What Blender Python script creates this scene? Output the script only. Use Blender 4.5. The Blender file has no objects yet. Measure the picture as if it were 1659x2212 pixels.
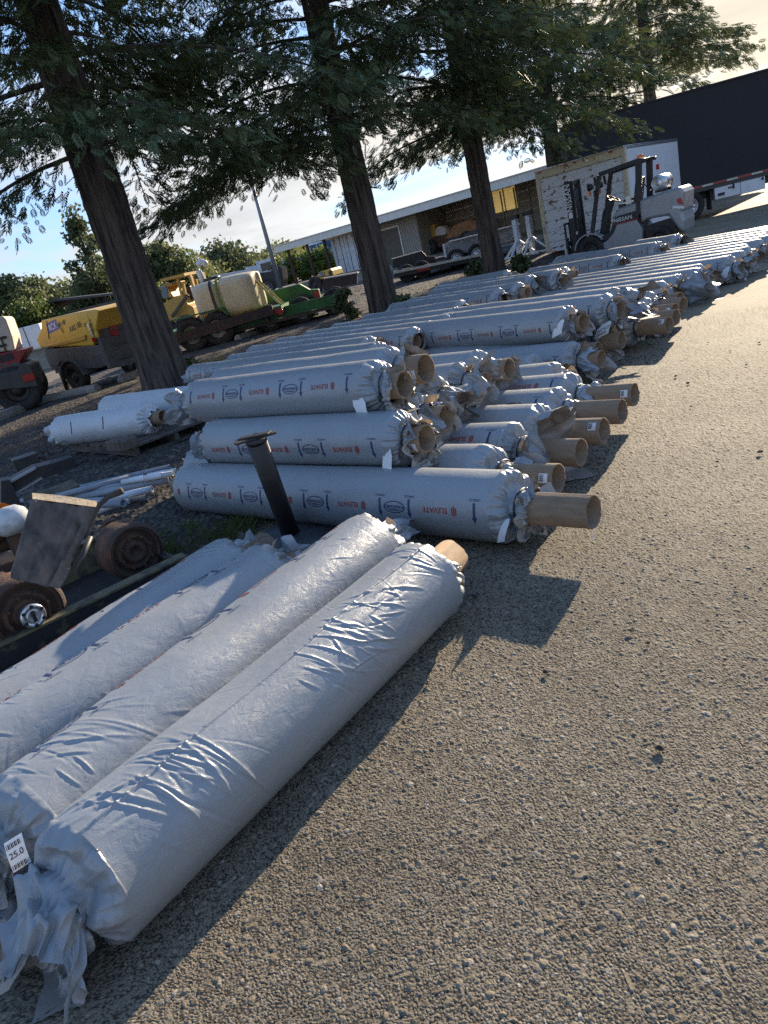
import bpy, math, random
import numpy as np
from mathutils import Vector, Matrix, Euler

random.seed(7)
SC = bpy.context.scene
COL = SC.collection
PI = math.pi
R_ = math.radians

# ------------------------------------------------------------------ camera
F, H, PITCH, ROLL, CX, CY = 1530.0, 1.6, R_(19.74), R_(14.13), 829.5, 1106.0
fw = np.array([0, math.cos(PITCH), -math.sin(PITCH)])
r0 = np.array([1.0, 0, 0])
u0 = np.array([0, math.sin(PITCH), math.cos(PITCH)])
right = r0 * math.cos(ROLL) - u0 * math.sin(ROLL)
up = u0 * math.cos(ROLL) + r0 * math.sin(ROLL)
C0 = np.array([0, 0, H])

def ray(x, y):
    return fw + right * (x - CX) / F - up * (y - CY) / F

def G(x, y, z=0.0):
    d = ray(x, y)
    return C0 + d * ((z - H) / d[2])

def D(x, y, dep):
    return C0 + ray(x, y) * dep

cam_d = bpy.data.cameras.new("camera")
cam_d.sensor_width = 36
cam_d.lens = F / 2212 * 36
cam_d.clip_start = 0.05
cam_d.clip_end = 2000
cam = bpy.data.objects.new("camera", cam_d)
COL.objects.link(cam)
m = Matrix([[right[0], up[0], -fw[0], 0], [right[1], up[1], -fw[1], 0], [right[2], up[2], -fw[2], H], [0, 0, 0, 1]])
cam.matrix_world = m
SC.camera = cam

SUN_AZ, SUN_EL = R_(35.0), R_(18.0)
sund = Vector((math.sin(SUN_AZ) * math.cos(SUN_EL), math.cos(SUN_AZ) * math.cos(SUN_EL), math.sin(SUN_EL)))
sl = bpy.data.lights.new("sun", 'SUN')
sl.energy = 3.1
sl.angle = R_(0.5)
sl.color = (1.0, 0.835, 0.61)
so = bpy.data.objects.new("sun", sl)
COL.objects.link(so)
so.rotation_euler = sund.to_track_quat('Z', 'Y').to_euler()
so.location = (20, 30, 30)

# ------------------------------------------------------------------ world
W = bpy.data.worlds.new("World")
SC.world = W
W.use_nodes = True
nt = W.node_tree
nt.nodes.clear()

def N(t, typ, **kw):
    n = t.nodes.new(typ)
    for k, v in kw.items():
        if k == 'inp':
            for a, b in v.items():
                n.inputs[a].default_value = b
        else:
            setattr(n, k, v)
    return n

def build_world():
    L = nt.links.new
    sky = N(nt, 'ShaderNodeTexSky', sky_type='NISHITA', sun_disc=False, sun_elevation=SUN_EL, sun_rotation=SUN_AZ,
            altitude=50, air_density=1.0, dust_density=0.35, ozone_density=2.5)
    tc = N(nt, 'ShaderNodeTexCoord')
    sep = N(nt, 'ShaderNodeSeparateXYZ')
    L(tc.outputs['Generated'], sep.inputs[0])
    zc = N(nt, 'ShaderNodeMath', operation='ADD', inp={1: 0.09})
    L(sep.outputs['Z'], zc.inputs[0])
    zm = N(nt, 'ShaderNodeMath', operation='MAXIMUM', inp={1: 0.03})
    L(zc.outputs[0], zm.inputs[0])
    dx = N(nt, 'ShaderNodeMath', operation='DIVIDE')
    dy = N(nt, 'ShaderNodeMath', operation='DIVIDE')
    L(sep.outputs['X'], dx.inputs[0]); L(zm.outputs[0], dx.inputs[1])
    L(sep.outputs['Y'], dy.inputs[0]); L(zm.outputs[0], dy.inputs[1])
    cmb = N(nt, 'ShaderNodeCombineXYZ')
    L(dx.outputs[0], cmb.inputs[0]); L(dy.outputs[0], cmb.inputs[1])
    n1 = N(nt, 'ShaderNodeTexNoise', inp={'Scale': 0.55, 'Detail': 9.0, 'Roughness': 0.6, 'Distortion': 0.5})
    mp = N(nt, 'ShaderNodeMapping')
    mp.inputs['Location'].default_value = (3.1, 1.7, 0)
    mp.inputs['Scale'].default_value = (1.0, 0.75, 1.0)
    L(cmb.outputs[0], mp.inputs[0]); L(mp.outputs[0], n1.inputs['Vector'])
    # more cloud low down and toward the sun
    low = N(nt, 'ShaderNodeMapRange', inp={'From Min': 0.0, 'From Max': 0.42, 'To Min': 0.19, 'To Max': -0.06})
    L(sep.outputs['Z'], low.inputs[0])
    dot = N(nt, 'ShaderNodeVectorMath', operation='DOT_PRODUCT')
    dot.inputs[1].default_value = tuple(sund)
    L(tc.outputs['Generated'], dot.inputs[0])
    sw = N(nt, 'ShaderNodeMapRange', inp={'From Min': 0.80, 'From Max': 1.0, 'To Min': 0.0, 'To Max': 0.10})
    L(dot.outputs['Value'], sw.inputs[0])
    a1 = N(nt, 'ShaderNodeMath', operation='ADD')
    L(n1.outputs['Fac'], a1.inputs[0]); L(low.outputs[0], a1.inputs[1])
    a2 = N(nt, 'ShaderNodeMath', operation='ADD')
    L(a1.outputs[0], a2.inputs[0]); L(sw.outputs[0], a2.inputs[1])
    rp = N(nt, 'ShaderNodeMapRange', interpolation_type='SMOOTHSTEP', inp={'From Min': 0.50, 'From Max': 0.68, 'To Min': 0.0, 'To Max': 0.92})
    L(a2.outputs[0], rp.inputs[0])
    # cloud brightness: forward scattering toward the sun
    # (unseen clouds behind the viewer are brightened too, as added fill light)
    ab = N(nt, 'ShaderNodeMath', operation='ABSOLUTE')
    L(dot.outputs['Value'], ab.inputs[0])
    cb = N(nt, 'ShaderNodeMapRange', inp={'From Min': 0.55, 'From Max': 1.0, 'To Min': 2.15, 'To Max': 3.3})
    L(ab.outputs[0], cb.inputs[0])
    dn = N(nt, 'ShaderNodeMapRange', inp={'From Min': 0.55, 'From Max': 0.95, 'To Min': 1.0, 'To Max': 0.62})
    L(a2.outputs[0], dn.inputs[0])
    mb = N(nt, 'ShaderNodeMath', operation='MULTIPLY')
    L(cb.outputs[0], mb.inputs[0]); L(dn.outputs[0], mb.inputs[1])
    cc = N(nt, 'ShaderNodeVectorMath', operation='SCALE')
    wc = N(nt, 'ShaderNodeMix', data_type='RGBA')
    wf = N(nt, 'ShaderNodeMapRange', inp={'From Min': 0.78, 'From Max': 0.97})
    L(dot.outputs['Value'], wf.inputs[0]); L(wf.outputs[0], wc.inputs['Factor'])
    wc.inputs[6].default_value = (0.98, 0.97, 0.95, 1); wc.inputs[7].default_value = (1.0, 0.86, 0.63, 1)
    L(wc.outputs[2], cc.inputs[0])
    L(mb.outputs[0], cc.inputs['Scale'])
    tint = N(nt, 'ShaderNodeMix', data_type='RGBA', blend_type='MULTIPLY')
    tint.inputs['Factor'].default_value = 1.0
    gm = N(nt, 'ShaderNodeGamma', inp={'Gamma': 0.52})
    L(sky.outputs[0], gm.inputs[0])
    L(gm.outputs[0], tint.inputs[6])
    tint.inputs[7].default_value = (0.67, 0.90, 1.28, 1)
    mx = N(nt, 'ShaderNodeMix', data_type='RGBA')
    L(rp.outputs[0], mx.inputs['Factor']); L(tint.outputs[2], mx.inputs[6]); L(cc.outputs[0], mx.inputs[7])
    bg = N(nt, 'ShaderNodeBackground', inp={"Strength": 0.12})
    L(mx.outputs[2], bg.inputs[0])
    out = N(nt, 'ShaderNodeOutputWorld')
    L(bg.outputs[0], out.inputs[0])
build_world()
vs = SC.view_settings
vs.view_transform = 'Standard'
vs.look = 'None'
vs.exposure = 1.76
vs.gamma = 1
SC.render.engine = 'CYCLES'
SC.cycles.max_bounces = 6
SC.cycles.transparent_max_bounces = 8
try:
    SC.cycles.use_denoising = False
except Exception:
    pass

# ------------------------------------------------------------------ materials
MATS = {}

def mat(name, col, rough=0.6, metal=0.0, var=0.0, vscale=4.0, col2=None, bump=0.0, bscale=30.0, stretch=(1, 1, 1),
        spec=0.5, transl=0.0, thr=(0.35, 0.65), coat=0.0, back=None):
    """procedural material: base colour, noise variation to col2, noise bump"""
    if name in MATS:
        return MATS[name]
    M = bpy.data.materials.new(name)
    M.use_nodes = True
    t = M.node_tree
    t.nodes.clear()
    L = t.links.new
    b = N(t, 'ShaderNodeBsdfPrincipled')
    out = N(t, 'ShaderNodeOutputMaterial')
    b.inputs['Roughness'].default_value = rough
    b.inputs['Metallic'].default_value = metal
    b.inputs['Specular IOR Level'].default_value = spec
    if coat:
        b.inputs['Coat Weight'].default_value = coat
        b.inputs['Coat Roughness'].default_value = 0.15
    tc = N(t, 'ShaderNodeTexCoord')
    mp = N(t, 'ShaderNodeMapping')
    mp.inputs['Scale'].default_value = stretch
    L(tc.outputs['Object'], mp.inputs[0])
    csock = None
    c1 = tuple(col) + (1,)
    if col2 is not None or var:
        n = N(t, 'ShaderNodeTexNoise', inp={'Scale': vscale, 'Detail': 7.0, 'Roughness': 0.62})
        L(mp.outputs[0], n.inputs['Vector'])
        mr = N(t, 'ShaderNodeMapRange', inp={'From Min': thr[0], 'From Max': thr[1]})
        L(n.outputs['Fac'], mr.inputs[0])
        mx = N(t, 'ShaderNodeMix', data_type='RGBA')
        c2 = tuple(col2) + (1,) if col2 is not None else tuple(max(0, c * (1 - var)) for c in col) + (1,)
        mx.inputs[6].default_value = c1
        mx.inputs[7].default_value = c2
        L(mr.outputs[0], mx.inputs['Factor'])
        csock = mx.outputs[2]
        rr = N(t, 'ShaderNodeMapRange', inp={'To Min': max(0.05, rough - 0.08), 'To Max': min(1, rough + 0.12)})
        L(n.outputs['Fac'], rr.inputs[0])
        L(rr.outputs[0], b.inputs['Roughness'])
    if back is not None:
        geo = N(t, 'ShaderNodeNewGeometry')
        mb = N(t, 'ShaderNodeMix', data_type='RGBA')
        L(geo.outputs['Backfacing'], mb.inputs['Factor'])
        if csock is not None:
            L(csock, mb.inputs[6])
        else:
            mb.inputs[6].default_value = c1
        mb.inputs[7].default_value = tuple(back) + (1,)
        csock = mb.outputs[2]
    if csock is not None:
        L(csock, b.inputs['Base Color'])
    else:
        b.inputs['Base Color'].default_value = c1
    if bump:
        n2 = N(t, 'ShaderNodeTexNoise', inp={'Scale': bscale, 'Detail': 6.0, 'Roughness': 0.6})
        L(mp.outputs[0], n2.inputs['Vector'])
        bp = N(t, 'ShaderNodeBump', inp={'Strength': bump, 'Distance': 0.02})
        L(n2.outputs['Fac'], bp.inputs['Height'])
        L(bp.outputs[0], b.inputs['Normal'])
    if transl:
        tr = N(t, 'ShaderNodeBsdfTranslucent')
        ms = N(t, 'ShaderNodeMixShader', inp={0: transl})
        if csock is not None:
            L(csock, tr.inputs[0])
        else:
            tr.inputs[0].default_value = c1
        L(b.outputs[0], ms.inputs[1]); L(tr.outputs[0], ms.inputs[2])
        L(ms.outputs[0], out.inputs[0])
    else:
        L(b.outputs[0], out.inputs[0])
    MATS[name] = M
    return M

def film_mat(name, col, rough, dust):
    M = bpy.data.materials.new(name)
    M.use_nodes = True
    t = M.node_tree
    t.nodes.clear()
    L = t.links.new
    b = N(t, 'ShaderNodeBsdfPrincipled')
    out = N(t, 'ShaderNodeOutputMaterial')
    tc = N(t, 'ShaderNodeTexCoord')
    info = N(t, 'ShaderNodeObjectInfo')
    add = N(t, 'ShaderNodeVectorMath', operation='ADD')
    L(tc.outputs['Object'], add.inputs[0])
    sc = N(t, 'ShaderNodeVectorMath', operation='SCALE')
    sc.inputs[0].default_value = (37, 91, 13)
    L(info.outputs['Random'], sc.inputs['Scale'])
    L(sc.outputs[0], add.inputs[1])
    n1 = N(t, 'ShaderNodeTexNoise', inp={'Scale': 3.0, 'Detail': 8.0, 'Roughness': 0.65})
    L(add.outputs[0], n1.inputs['Vector'])
    mr = N(t, 'ShaderNodeMapRange', inp={'From Min': 0.42, 'From Max': 0.75})
    L(n1.outputs['Fac'], mr.inputs[0])
    mx = N(t, 'ShaderNodeMix', data_type='RGBA')
    mx.inputs[6].default_value = tuple(col) + (1,)
    mx.inputs[7].default_value = tuple(dust) + (1,)
    mf = N(t, 'ShaderNodeMath', operation='MULTIPLY', inp={1: 0.55})
    L(mr.outputs[0], mf.inputs[0])
    L(mf.outputs[0], mx.inputs['Factor'])
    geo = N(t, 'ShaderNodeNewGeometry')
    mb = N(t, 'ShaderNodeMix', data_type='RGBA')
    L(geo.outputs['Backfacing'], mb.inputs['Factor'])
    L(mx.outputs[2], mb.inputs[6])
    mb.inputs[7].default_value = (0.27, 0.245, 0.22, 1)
    L(mb.outputs[2], b.inputs['Base Color'])
    rr = N(t, 'ShaderNodeMapRange', inp={'To Min': rough - 0.07, 'To Max': rough + 0.16})
    L(n1.outputs['Fac'], rr.inputs[0])
    L(rr.outputs[0], b.inputs['Roughness'])
    b.inputs['Metallic'].default_value = 0.12
    b.inputs['Specular IOR Level'].default_value = 0.6
    # fine wrinkles, finer crease lines
    mp = N(t, 'ShaderNodeMapping')
    mp.inputs['Scale'].default_value = (1.0, 1.6, 1.6)
    L(add.outputs[0], mp.inputs[0])
    n2 = N(t, 'ShaderNodeTexNoise', inp={'Scale': 14.0, 'Detail': 5.0, 'Roughness': 0.55, 'Distortion': 0.6})
    L(mp.outputs[0], n2.inputs['Vector'])
    n3 = N(t, 'ShaderNodeTexVoronoi', feature='DISTANCE_TO_EDGE', inp={'Scale': 7.0})
    L(n2.outputs['Color'], n3.inputs['Vector'])
    dist = N(t, 'ShaderNodeVectorMath', operation='ADD')
    L(mp.outputs[0], dist.inputs[0]); L(n2.outputs['Color'], dist.inputs[1])
    n3.inputs['Scale'].default_value = 5.0
    L(dist.outputs[0], n3.inputs['Vector'])
    m3 = N(t, 'ShaderNodeMapRange', inp={'From Min': 0.0, 'From Max': 0.05, 'To Min': 0.0, 'To Max': 1.0})
    L(n3.outputs['Distance'], m3.inputs[0])
    sm = N(t, 'ShaderNodeMath', operation='MULTIPLY_ADD', inp={1: 0.10})
    L(m3.outputs[0], sm.inputs[0]); L(n2.outputs['Fac'], sm.inputs[2])
    bp = N(t, 'ShaderNodeBump', inp={'Strength': 0.22, 'Distance': 0.02})
    L(sm.outputs[0], bp.inputs['Height'])
    L(bp.outputs[0], b.inputs['Normal'])
    L(b.outputs[0], out.inputs[0])
    return M

FILM = film_mat('silver_film', (0.275, 0.295, 0.31), 0.35, (0.25, 0.248, 0.235))
WFILM = film_mat('white_film', (0.52, 0.54, 0.56), 0.45, (0.45, 0.44, 0.42))
M = {}
M['blue_ink'] = mat('blue_ink', (0.022, 0.034, 0.105), 0.5)
M['red_ink'] = mat('red_ink', (0.27, 0.028, 0.014), 0.5)
M['black_ink'] = mat('black_ink', (0.015, 0.015, 0.016), 0.5)
M['card'] = mat('cardboard', (0.265, 0.19, 0.125), 0.85, col2=(0.205, 0.145, 0.095), vscale=9, stretch=(1, 4, 4), bump=0.15, bscale=40)
M['kraft'] = mat('kraft_paper', (0.45, 0.33, 0.23), 0.75, col2=(0.34, 0.25, 0.18), vscale=14, bump=0.2, transl=0.15)
M['paper'] = mat('white_paper', (0.78, 0.78, 0.77), 0.6, transl=0.12)
M['strap'] = mat('black_strap', (0.012, 0.012, 0.013), 0.5)
M['black_steel'] = mat('black_steel', (0.018, 0.018, 0.020), 0.5, col2=(0.035, 0.028, 0.024), vscale=8, bump=0.1)
M['dark_paint'] = mat('dark_grey_paint', (0.035, 0.036, 0.040), 0.5, col2=(0.06, 0.056, 0.052), vscale=5)
M['rust'] = mat('rusted_steel', (0.16, 0.065, 0.028), 0.85, col2=(0.045, 0.028, 0.02), vscale=12, bump=0.5, bscale=50)
M['rust_dark'] = mat('dark_rusted_steel', (0.055, 0.036, 0.027), 0.8, col2=(0.13, 0.06, 0.03), vscale=9, bump=0.4, bscale=45, thr=(0.5, 0.7))
M['plate'] = mat('dark_steel_plate', (0.075, 0.08, 0.09), 0.6, col2=(0.045, 0.045, 0.048), vscale=7, bump=0.15)
M['rail_paint'] = mat('worn_black_rail', (0.02, 0.02, 0.021), 0.55, col2=(0.12, 0.10, 0.05), vscale=11, bump=0.2, thr=(0.55, 0.72))
M['rail_top'] = mat('worn_yellow_rail_edge', (0.17, 0.145, 0.07), 0.7, col2=(0.05, 0.045, 0.035), vscale=16, bump=0.3)
M['tyre'] = mat('tyre_rubber', (0.016, 0.016, 0.016), 0.85, col2=(0.045, 0.04, 0.035), vscale=10, bump=0.2)
M['alu'] = mat('aluminium', (0.62, 0.63, 0.65), 0.3, metal=0.85, var=0.25)
M['steel_rim'] = mat('steel_rim_grey', (0.35, 0.35, 0.36), 0.5, metal=0.3, var=0.4)
M['silver_paint'] = mat('silver_paint', (0.27, 0.285, 0.31), 0.35, metal=0.3, col2=(0.22, 0.225, 0.24), vscale=6, thr=(0.5, 0.75))
M['forklift_dark'] = mat('forklift_dark_frame', (0.022, 0.024, 0.028), 0.45, var=0.3)
M['white_paint'] = mat('white_paint', (0.70, 0.71, 0.72), 0.5, col2=(0.52, 0.51, 0.49), vscale=3, thr=(0.45, 0.8))
M['cream_paint'] = mat('cream_paint', (0.60, 0.52, 0.36), 0.6, col2=(0.33, 0.22, 0.12), vscale=5, thr=(0.55, 0.75))
M['yellow'] = mat('yellow_paint', (0.60, 0.37, 0.05), 0.42, col2=(0.45, 0.28, 0.05), vscale=3, thr=(0.5, 0.85))
M['yellow_dull'] = mat('dull_yellow_paint', (0.52, 0.30, 0.05), 0.55, col2=(0.28, 0.17, 0.05), vscale=4, thr=(0.45, 0.8))
M['orange'] = mat('orange_paint', (0.42, 0.17, 0.04), 0.6, col2=(0.14, 0.07, 0.03), vscale=3)
M['plastic_grey'] = mat('dark_grey_plastic', (0.065, 0.066, 0.078), 0.55, col2=(0.10, 0.098, 0.098), vscale=4, bump=0.05)
M['green'] = mat('green_paint', (0.025, 0.15, 0.03), 0.5, col2=(0.02, 0.08, 0.025), vscale=3)
M['brown_steel'] = mat('brown_primer_steel', (0.055, 0.030, 0.024), 0.7, col2=(0.03, 0.02, 0.018), vscale=5, bump=0.1)
M['tank'] = mat('cream_poly_tank', (0.72, 0.62, 0.42), 0.5, col2=(0.62, 0.53, 0.36), vscale=2, transl=0.18)
M['red_paint'] = mat('red_paint', (0.33, 0.022, 0.03), 0.45, var=0.4)
M['red_lens'] = mat('red_lens', (0.36, 0.01, 0.01), 0.2)
M['amber'] = mat('amber_lens', (0.8, 0.17, 0.01), 0.25)
M['cream_hood'] = mat('cream_hood', (0.62, 0.55, 0.45), 0.5, var=0.2)
M['concrete'] = mat('concrete', (0.30, 0.28, 0.25), 0.9, col2=(0.20, 0.185, 0.16), vscale=6, bump=0.4, bscale=40)
M['wood_grey'] = mat('weathered_wood', (0.18, 0.132, 0.098), 0.9, col2=(0.05, 0.042, 0.037), vscale=10, stretch=(1, 1, 0.12), bump=0.7, bscale=30)
M['wood_cut'] = mat('fresh_sawn_wood', (0.55, 0.43, 0.28), 0.8, col2=(0.40, 0.29, 0.17), vscale=20, bump=0.3)
M['pallet_wood'] = mat('pallet_wood', (0.13, 0.105, 0.085), 0.9, col2=(0.06, 0.05, 0.042), vscale=8, stretch=(0.2, 1, 1), bump=0.5)
M['pvc_grey'] = mat('grey_pvc', (0.30, 0.33, 0.37), 0.5, var=0.25)
M['pvc_white'] = mat('white_pvc', (0.66, 0.70, 0.74), 0.45, var=0.2)
M['tarp'] = mat('black_tarp', (0.012, 0.012, 0.014), 0.72, col2=(0.02, 0.02, 0.022), vscale=2, bump=0.25, bscale=5)
M['peeled'] = mat('peeled_white_door', (0.64, 0.66, 0.68), 0.55, col2=(0.16, 0.12, 0.09), vscale=3.6, thr=(0.575, 0.60), stretch=(1.0, 1.0, 2.0))
M['white_box'] = mat('white_truck_side', (0.72, 0.74, 0.77), 0.45, var=0.12)
M['fascia'] = mat('cream_fascia', (0.80, 0.76, 0.67), 0.7, var=0.15)
M['soffit'] = mat('tan_soffit', (0.60, 0.51, 0.37), 0.8, var=0.3, stretch=(1, 5, 1))
M['siding'] = mat('tan_siding', (0.30, 0.255, 0.19), 0.8, var=0.25)
M['sheet'] = mat('tan_sheet_metal', (0.36, 0.32, 0.26), 0.6, var=0.2)
M['door_dark'] = mat('dark_tan_door', (0.14, 0.12, 0.09), 0.7, var=0.2)
M['post_wood'] = mat('brown_post', (0.10, 0.062, 0.045), 0.85, var=0.3)
M['pole_metal'] = mat('grey_pole', (0.25, 0.26, 0.28), 0.5, metal=0.3, var=0.2)
M['blue_glass'] = mat('windscreen_glass', (0.05, 0.10, 0.18), 0.1)
M['glass_dark'] = mat('dark_glass', (0.02, 0.025, 0.03), 0.1)
M['strap_yellow'] = mat('yellow_strap', (0.50, 0.42, 0.13), 0.7, var=0.3)
M['strap_green'] = mat('green_strap', (0.16, 0.24, 0.05), 0.7, var=0.3)
M['leaf_debris'] = mat('dry_leaf', (0.03, 0.022, 0.016), 0.9)
M['bark'] = mat('redwood_bark', (0.115, 0.090, 0.076), 0.95, col2=(0.030, 0.024, 0.021), vscale=11, stretch=(1, 1, 0.07), bump=1.0, bscale=16, thr=(0.40, 0.60))
M['bark_oak'] = mat('oak_bark', (0.07, 0.055, 0.045), 0.95, var=0.4)
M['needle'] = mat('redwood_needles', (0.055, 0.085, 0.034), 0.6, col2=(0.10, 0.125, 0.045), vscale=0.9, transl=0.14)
M['needle_lit'] = mat('redwood_needles_lit', (0.065, 0.095, 0.036), 0.6, col2=(0.125, 0.14, 0.05), vscale=0.9, transl=0.24)  # paler copy of the needles, sunlight put into its colour
M['oak_mid'] = mat('oak_leaves', (0.12, 0.145, 0.055), 0.6, col2=(0.18, 0.19, 0.075), vscale=0.5, transl=0.5)
M['oak_dark'] = mat('dark_oak_leaves', (0.07, 0.095, 0.045), 0.6, col2=(0.115, 0.135, 0.06), vscale=0.5, transl=0.45)
M['oak_light'] = mat('light_oak_leaves', (0.09, 0.125, 0.025), 0.6, col2=(0.14, 0.16, 0.04), vscale=0.5, transl=0.4)
M['hedge'] = mat('hedge_leaves', (0.19, 0.24, 0.04), 0.6, col2=(0.10, 0.15, 0.03), vscale=1.2, transl=0.5)
M['grass'] = mat('grass_blades', (0.075, 0.11, 0.022), 0.6, col2=(0.12, 0.12, 0.04), vscale=3, transl=0.35)
M['roof_dark'] = mat('dark_shed_roof', (0.07, 0.07, 0.075), 0.7, var=0.3)

# ------------------------------------------------------------------ object helpers
def link(o):
    COL.objects.link(o)
    return o

def tag(o, label=None, cat=None, group=None, kind=None):
    if label: o['label'] = label
    if cat: o['category'] = cat
    if group: o['group'] = group
    if kind: o['kind'] = kind
    return o

def thing(name, label, cat, loc=(0, 0, 0), rz=0.0, group=None):
    o = bpy.data.objects.new(name, None)
    o.empty_display_size = 0.2
    link(o)
    o.location = tuple(loc)
    o.rotation_euler = (0, 0, rz)
    return tag(o, label, cat, group)

def np_mesh(name, V, Fq, mats, mi=None, smooth=False):
    """V (n,3) array, Fq list of (k, m) int arrays of m-gons"""
    me = bpy.data.meshes.new(name)
    V = np.asarray(V, np.float32)
    if not isinstance(Fq, list): Fq = [Fq]
    Fq = [np.asarray(f, np.int32) for f in Fq if len(f)]
    nf = sum(len(f) for f in Fq)
    nl = sum(f.size for f in Fq)
    me.vertices.add(len(V)); me.loops.add(nl); me.polygons.add(nf)
    me.vertices.foreach_set('co', V.ravel())
    me.loops.foreach_set('vertex_index', np.concatenate([f.ravel() for f in Fq]))
    starts = []
    s = 0
    for f in Fq:
        starts.append(s + np.arange(len(f)) * f.shape[1])
        s += f.size
    me.polygons.foreach_set('loop_start', np.concatenate(starts).astype(np.int32))
    if mi is not None:
        me.polygons.foreach_set('material_index', np.asarray(mi, np.int32))
    me.polygons.foreach_set('use_smooth', np.full(nf, smooth))
    for mm in mats: me.materials.append(mm)
    me.update(calc_edges=True)
    me.validate()
    return me

def put(name, me, parent=None, label=None):
    o = bpy.data.objects.new(name, me)
    link(o)
    if parent: o.parent = parent
    if label: o['label'] = label
    return o

class MB:
    def __init__(s):
        s.v = []; s.f = []; s.sm = []
    def add(s, vs, fs, smooth=False):
        k = len(s.v)
        s.v += [tuple(map(float, v)) for v in vs]
        s.f += [tuple(i + k for i in f) for f in fs]
        s.sm += [smooth] * len(fs)
        return s
    def box(s, c, d, rot=None):
        x, y, z = d[0] / 2, d[1] / 2, d[2] / 2
        P = [Vector(p) for p in ((-x, -y, -z), (x, -y, -z), (x, y, -z), (-x, y, -z), (-x, -y, z), (x, -y, z), (x, y, z), (-x, y, z))]
        if rot is not None:
            E = Euler(rot).to_matrix() if not isinstance(rot, Matrix) else rot
            P = [E @ p for p in P]
        P = [p + Vector(c) for p in P]
        return s.add(P, [(0, 3, 2, 1), (4, 5, 6, 7), (0, 1, 5, 4), (1, 2, 6, 5), (2, 3, 7, 6), (3, 0, 4, 7)])
    def beam(s, a, b, w, h, upv=(0, 0, 1)):
        a = Vector(a); b = Vector(b); d = (b - a)
        L = d.length; d.normalize()
        u = Vector(upv)
        sd = d.cross(u)
        if sd.length < 1e-4: sd = d.cross(Vector((1, 0, 0)))
        sd.normalize(); u = sd.cross(d)
        P = []
        for e in (a, b):
            for i, j in ((-1, -1), (1, -1), (1, 1), (-1, 1)):
                P.append(e + sd * (i * w / 2) + u * (j * h / 2))
        return s.add(P, [(0, 1, 2, 3), (7, 6, 5, 4), (0, 4, 5, 1), (1, 5, 6, 2), (2, 6, 7, 3), (3, 7, 4, 0)])
    def cyl(s, a, b, r1, r2=None, n=16, caps=True):
        if r2 is None: r2 = r1
        a = Vector(a); b = Vector(b); d = (b - a).normalized()
        t = Vector((0, 0, 1)) if abs(d.z) < 0.9 else Vector((1, 0, 0))
        u = d.cross(t).normalized(); w = d.cross(u)
        P = []
        for e, r in ((a, r1), (b, r2)):
            for i in range(n):
                an = 2 * PI * i / n
                P.append(e + u * (r * math.cos(an)) + w * (r * math.sin(an)))
        s.add(P, [(i, (i + 1) % n, n + (i + 1) % n, n + i) for i in range(n)], True)
        if caps:
            k = len(s.v) - 2 * n
            s.f += [tuple(k + i for i in reversed(range(n))), tuple(k + n + i for i in range(n))]
            s.sm += [False, False]
        return s
    def lathe(s, prof, o=(0, 0, 0), axis=(0, 0, 1), n=24, closed=False):
        """prof: list of (r, h) along axis"""
        o = Vector(o); d = Vector(axis).normalized()
        t = Vector((0, 0, 1)) if abs(d.z) < 0.9 else Vector((1, 0, 0))
        u = d.cross(t).normalized(); w = d.cross(u)
        P = []
        for r, h in prof:
            for i in range(n):
                an = 2 * PI * i / n
                P.append(o + d * h + u * (r * math.cos(an)) + w * (r * math.sin(an)))
        m = len(prof)
        fs = []
        rng = range(m) if closed else range(m - 1)
        for j in rng:
            j2 = (j + 1) % m
            for i in range(n):
                fs.append((j * n + i, j * n + (i + 1) % n, j2 * n + (i + 1) % n, j2 * n + i))
        return s.add(P, fs, True)
    def prism(s, poly, y0, y1, tf=None):
        """poly: (x,z) outline, extruded y0..y1; tf maps (x,y,z)"""
        n = len(poly)
        P = [(x, y0, z) for x, z in poly] + [(x, y1, z) for x, z in poly]
        if tf: P = [tf(*p) for p in P]
        fs = [tuple(range(n)), tuple(reversed(range(n, 2 * n)))] + [(i, i + n, (i + 1) % n + n, (i + 1) % n) for i in range(n)]
        return s.add(P, fs)
    def tube(s, pts, r, n=10):
        pts = [Vector(p) for p in pts]
        P = []
        for k, p in enumerate(pts):
            d = (pts[min(k + 1, len(pts) - 1)] - pts[max(k - 1, 0)]).normalized()
            t = Vector((0, 0, 1)) if abs(d.z) < 0.95 else Vector((1, 0, 0))
            u = d.cross(t).normalized(); w = d.cross(u)
            rr = r[k] if isinstance(r, (list, tuple)) else r
            for i in range(n):
                an = 2 * PI * i / n
                P.append(p + u * (rr * math.cos(an)) + w * (rr * math.sin(an)))
        m = len(pts)
        fs = [(j * n + i, j * n + (i + 1) % n, (j + 1) * n + (i + 1) % n, (j + 1) * n + i) for j in range(m - 1) for i in range(n)]
        fs += [tuple(reversed(range(n))), tuple((m - 1) * n + i for i in range(n))]
        return s.add(P, fs, True)
    def build(s, name, material, parent=None, label=None, bevel=0.0, tf=None):
        me = bpy.data.meshes.new(name)
        v = s.v if tf is None else [tf(p) for p in s.v]
        me.from_pydata([tuple(p) for p in v], [], s.f)
        me.polygons.foreach_set('use_smooth', s.sm)
        me.materials.append(material)
        me.update()
        o = put(name, me, parent, label)
        if bevel:
            b = o.modifiers.new('bevel', 'BEVEL')
            b.width = bevel; b.segments = 2; b.limit_method = 'ANGLE'; b.angle_limit = R_(40)
        return o

def copy_tree(o, parent=None):
    c = o.copy()
    link(c)
    if parent: c.parent = parent
    for ch in list(o.children):
        copy_tree(ch, c)
    return c

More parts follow.
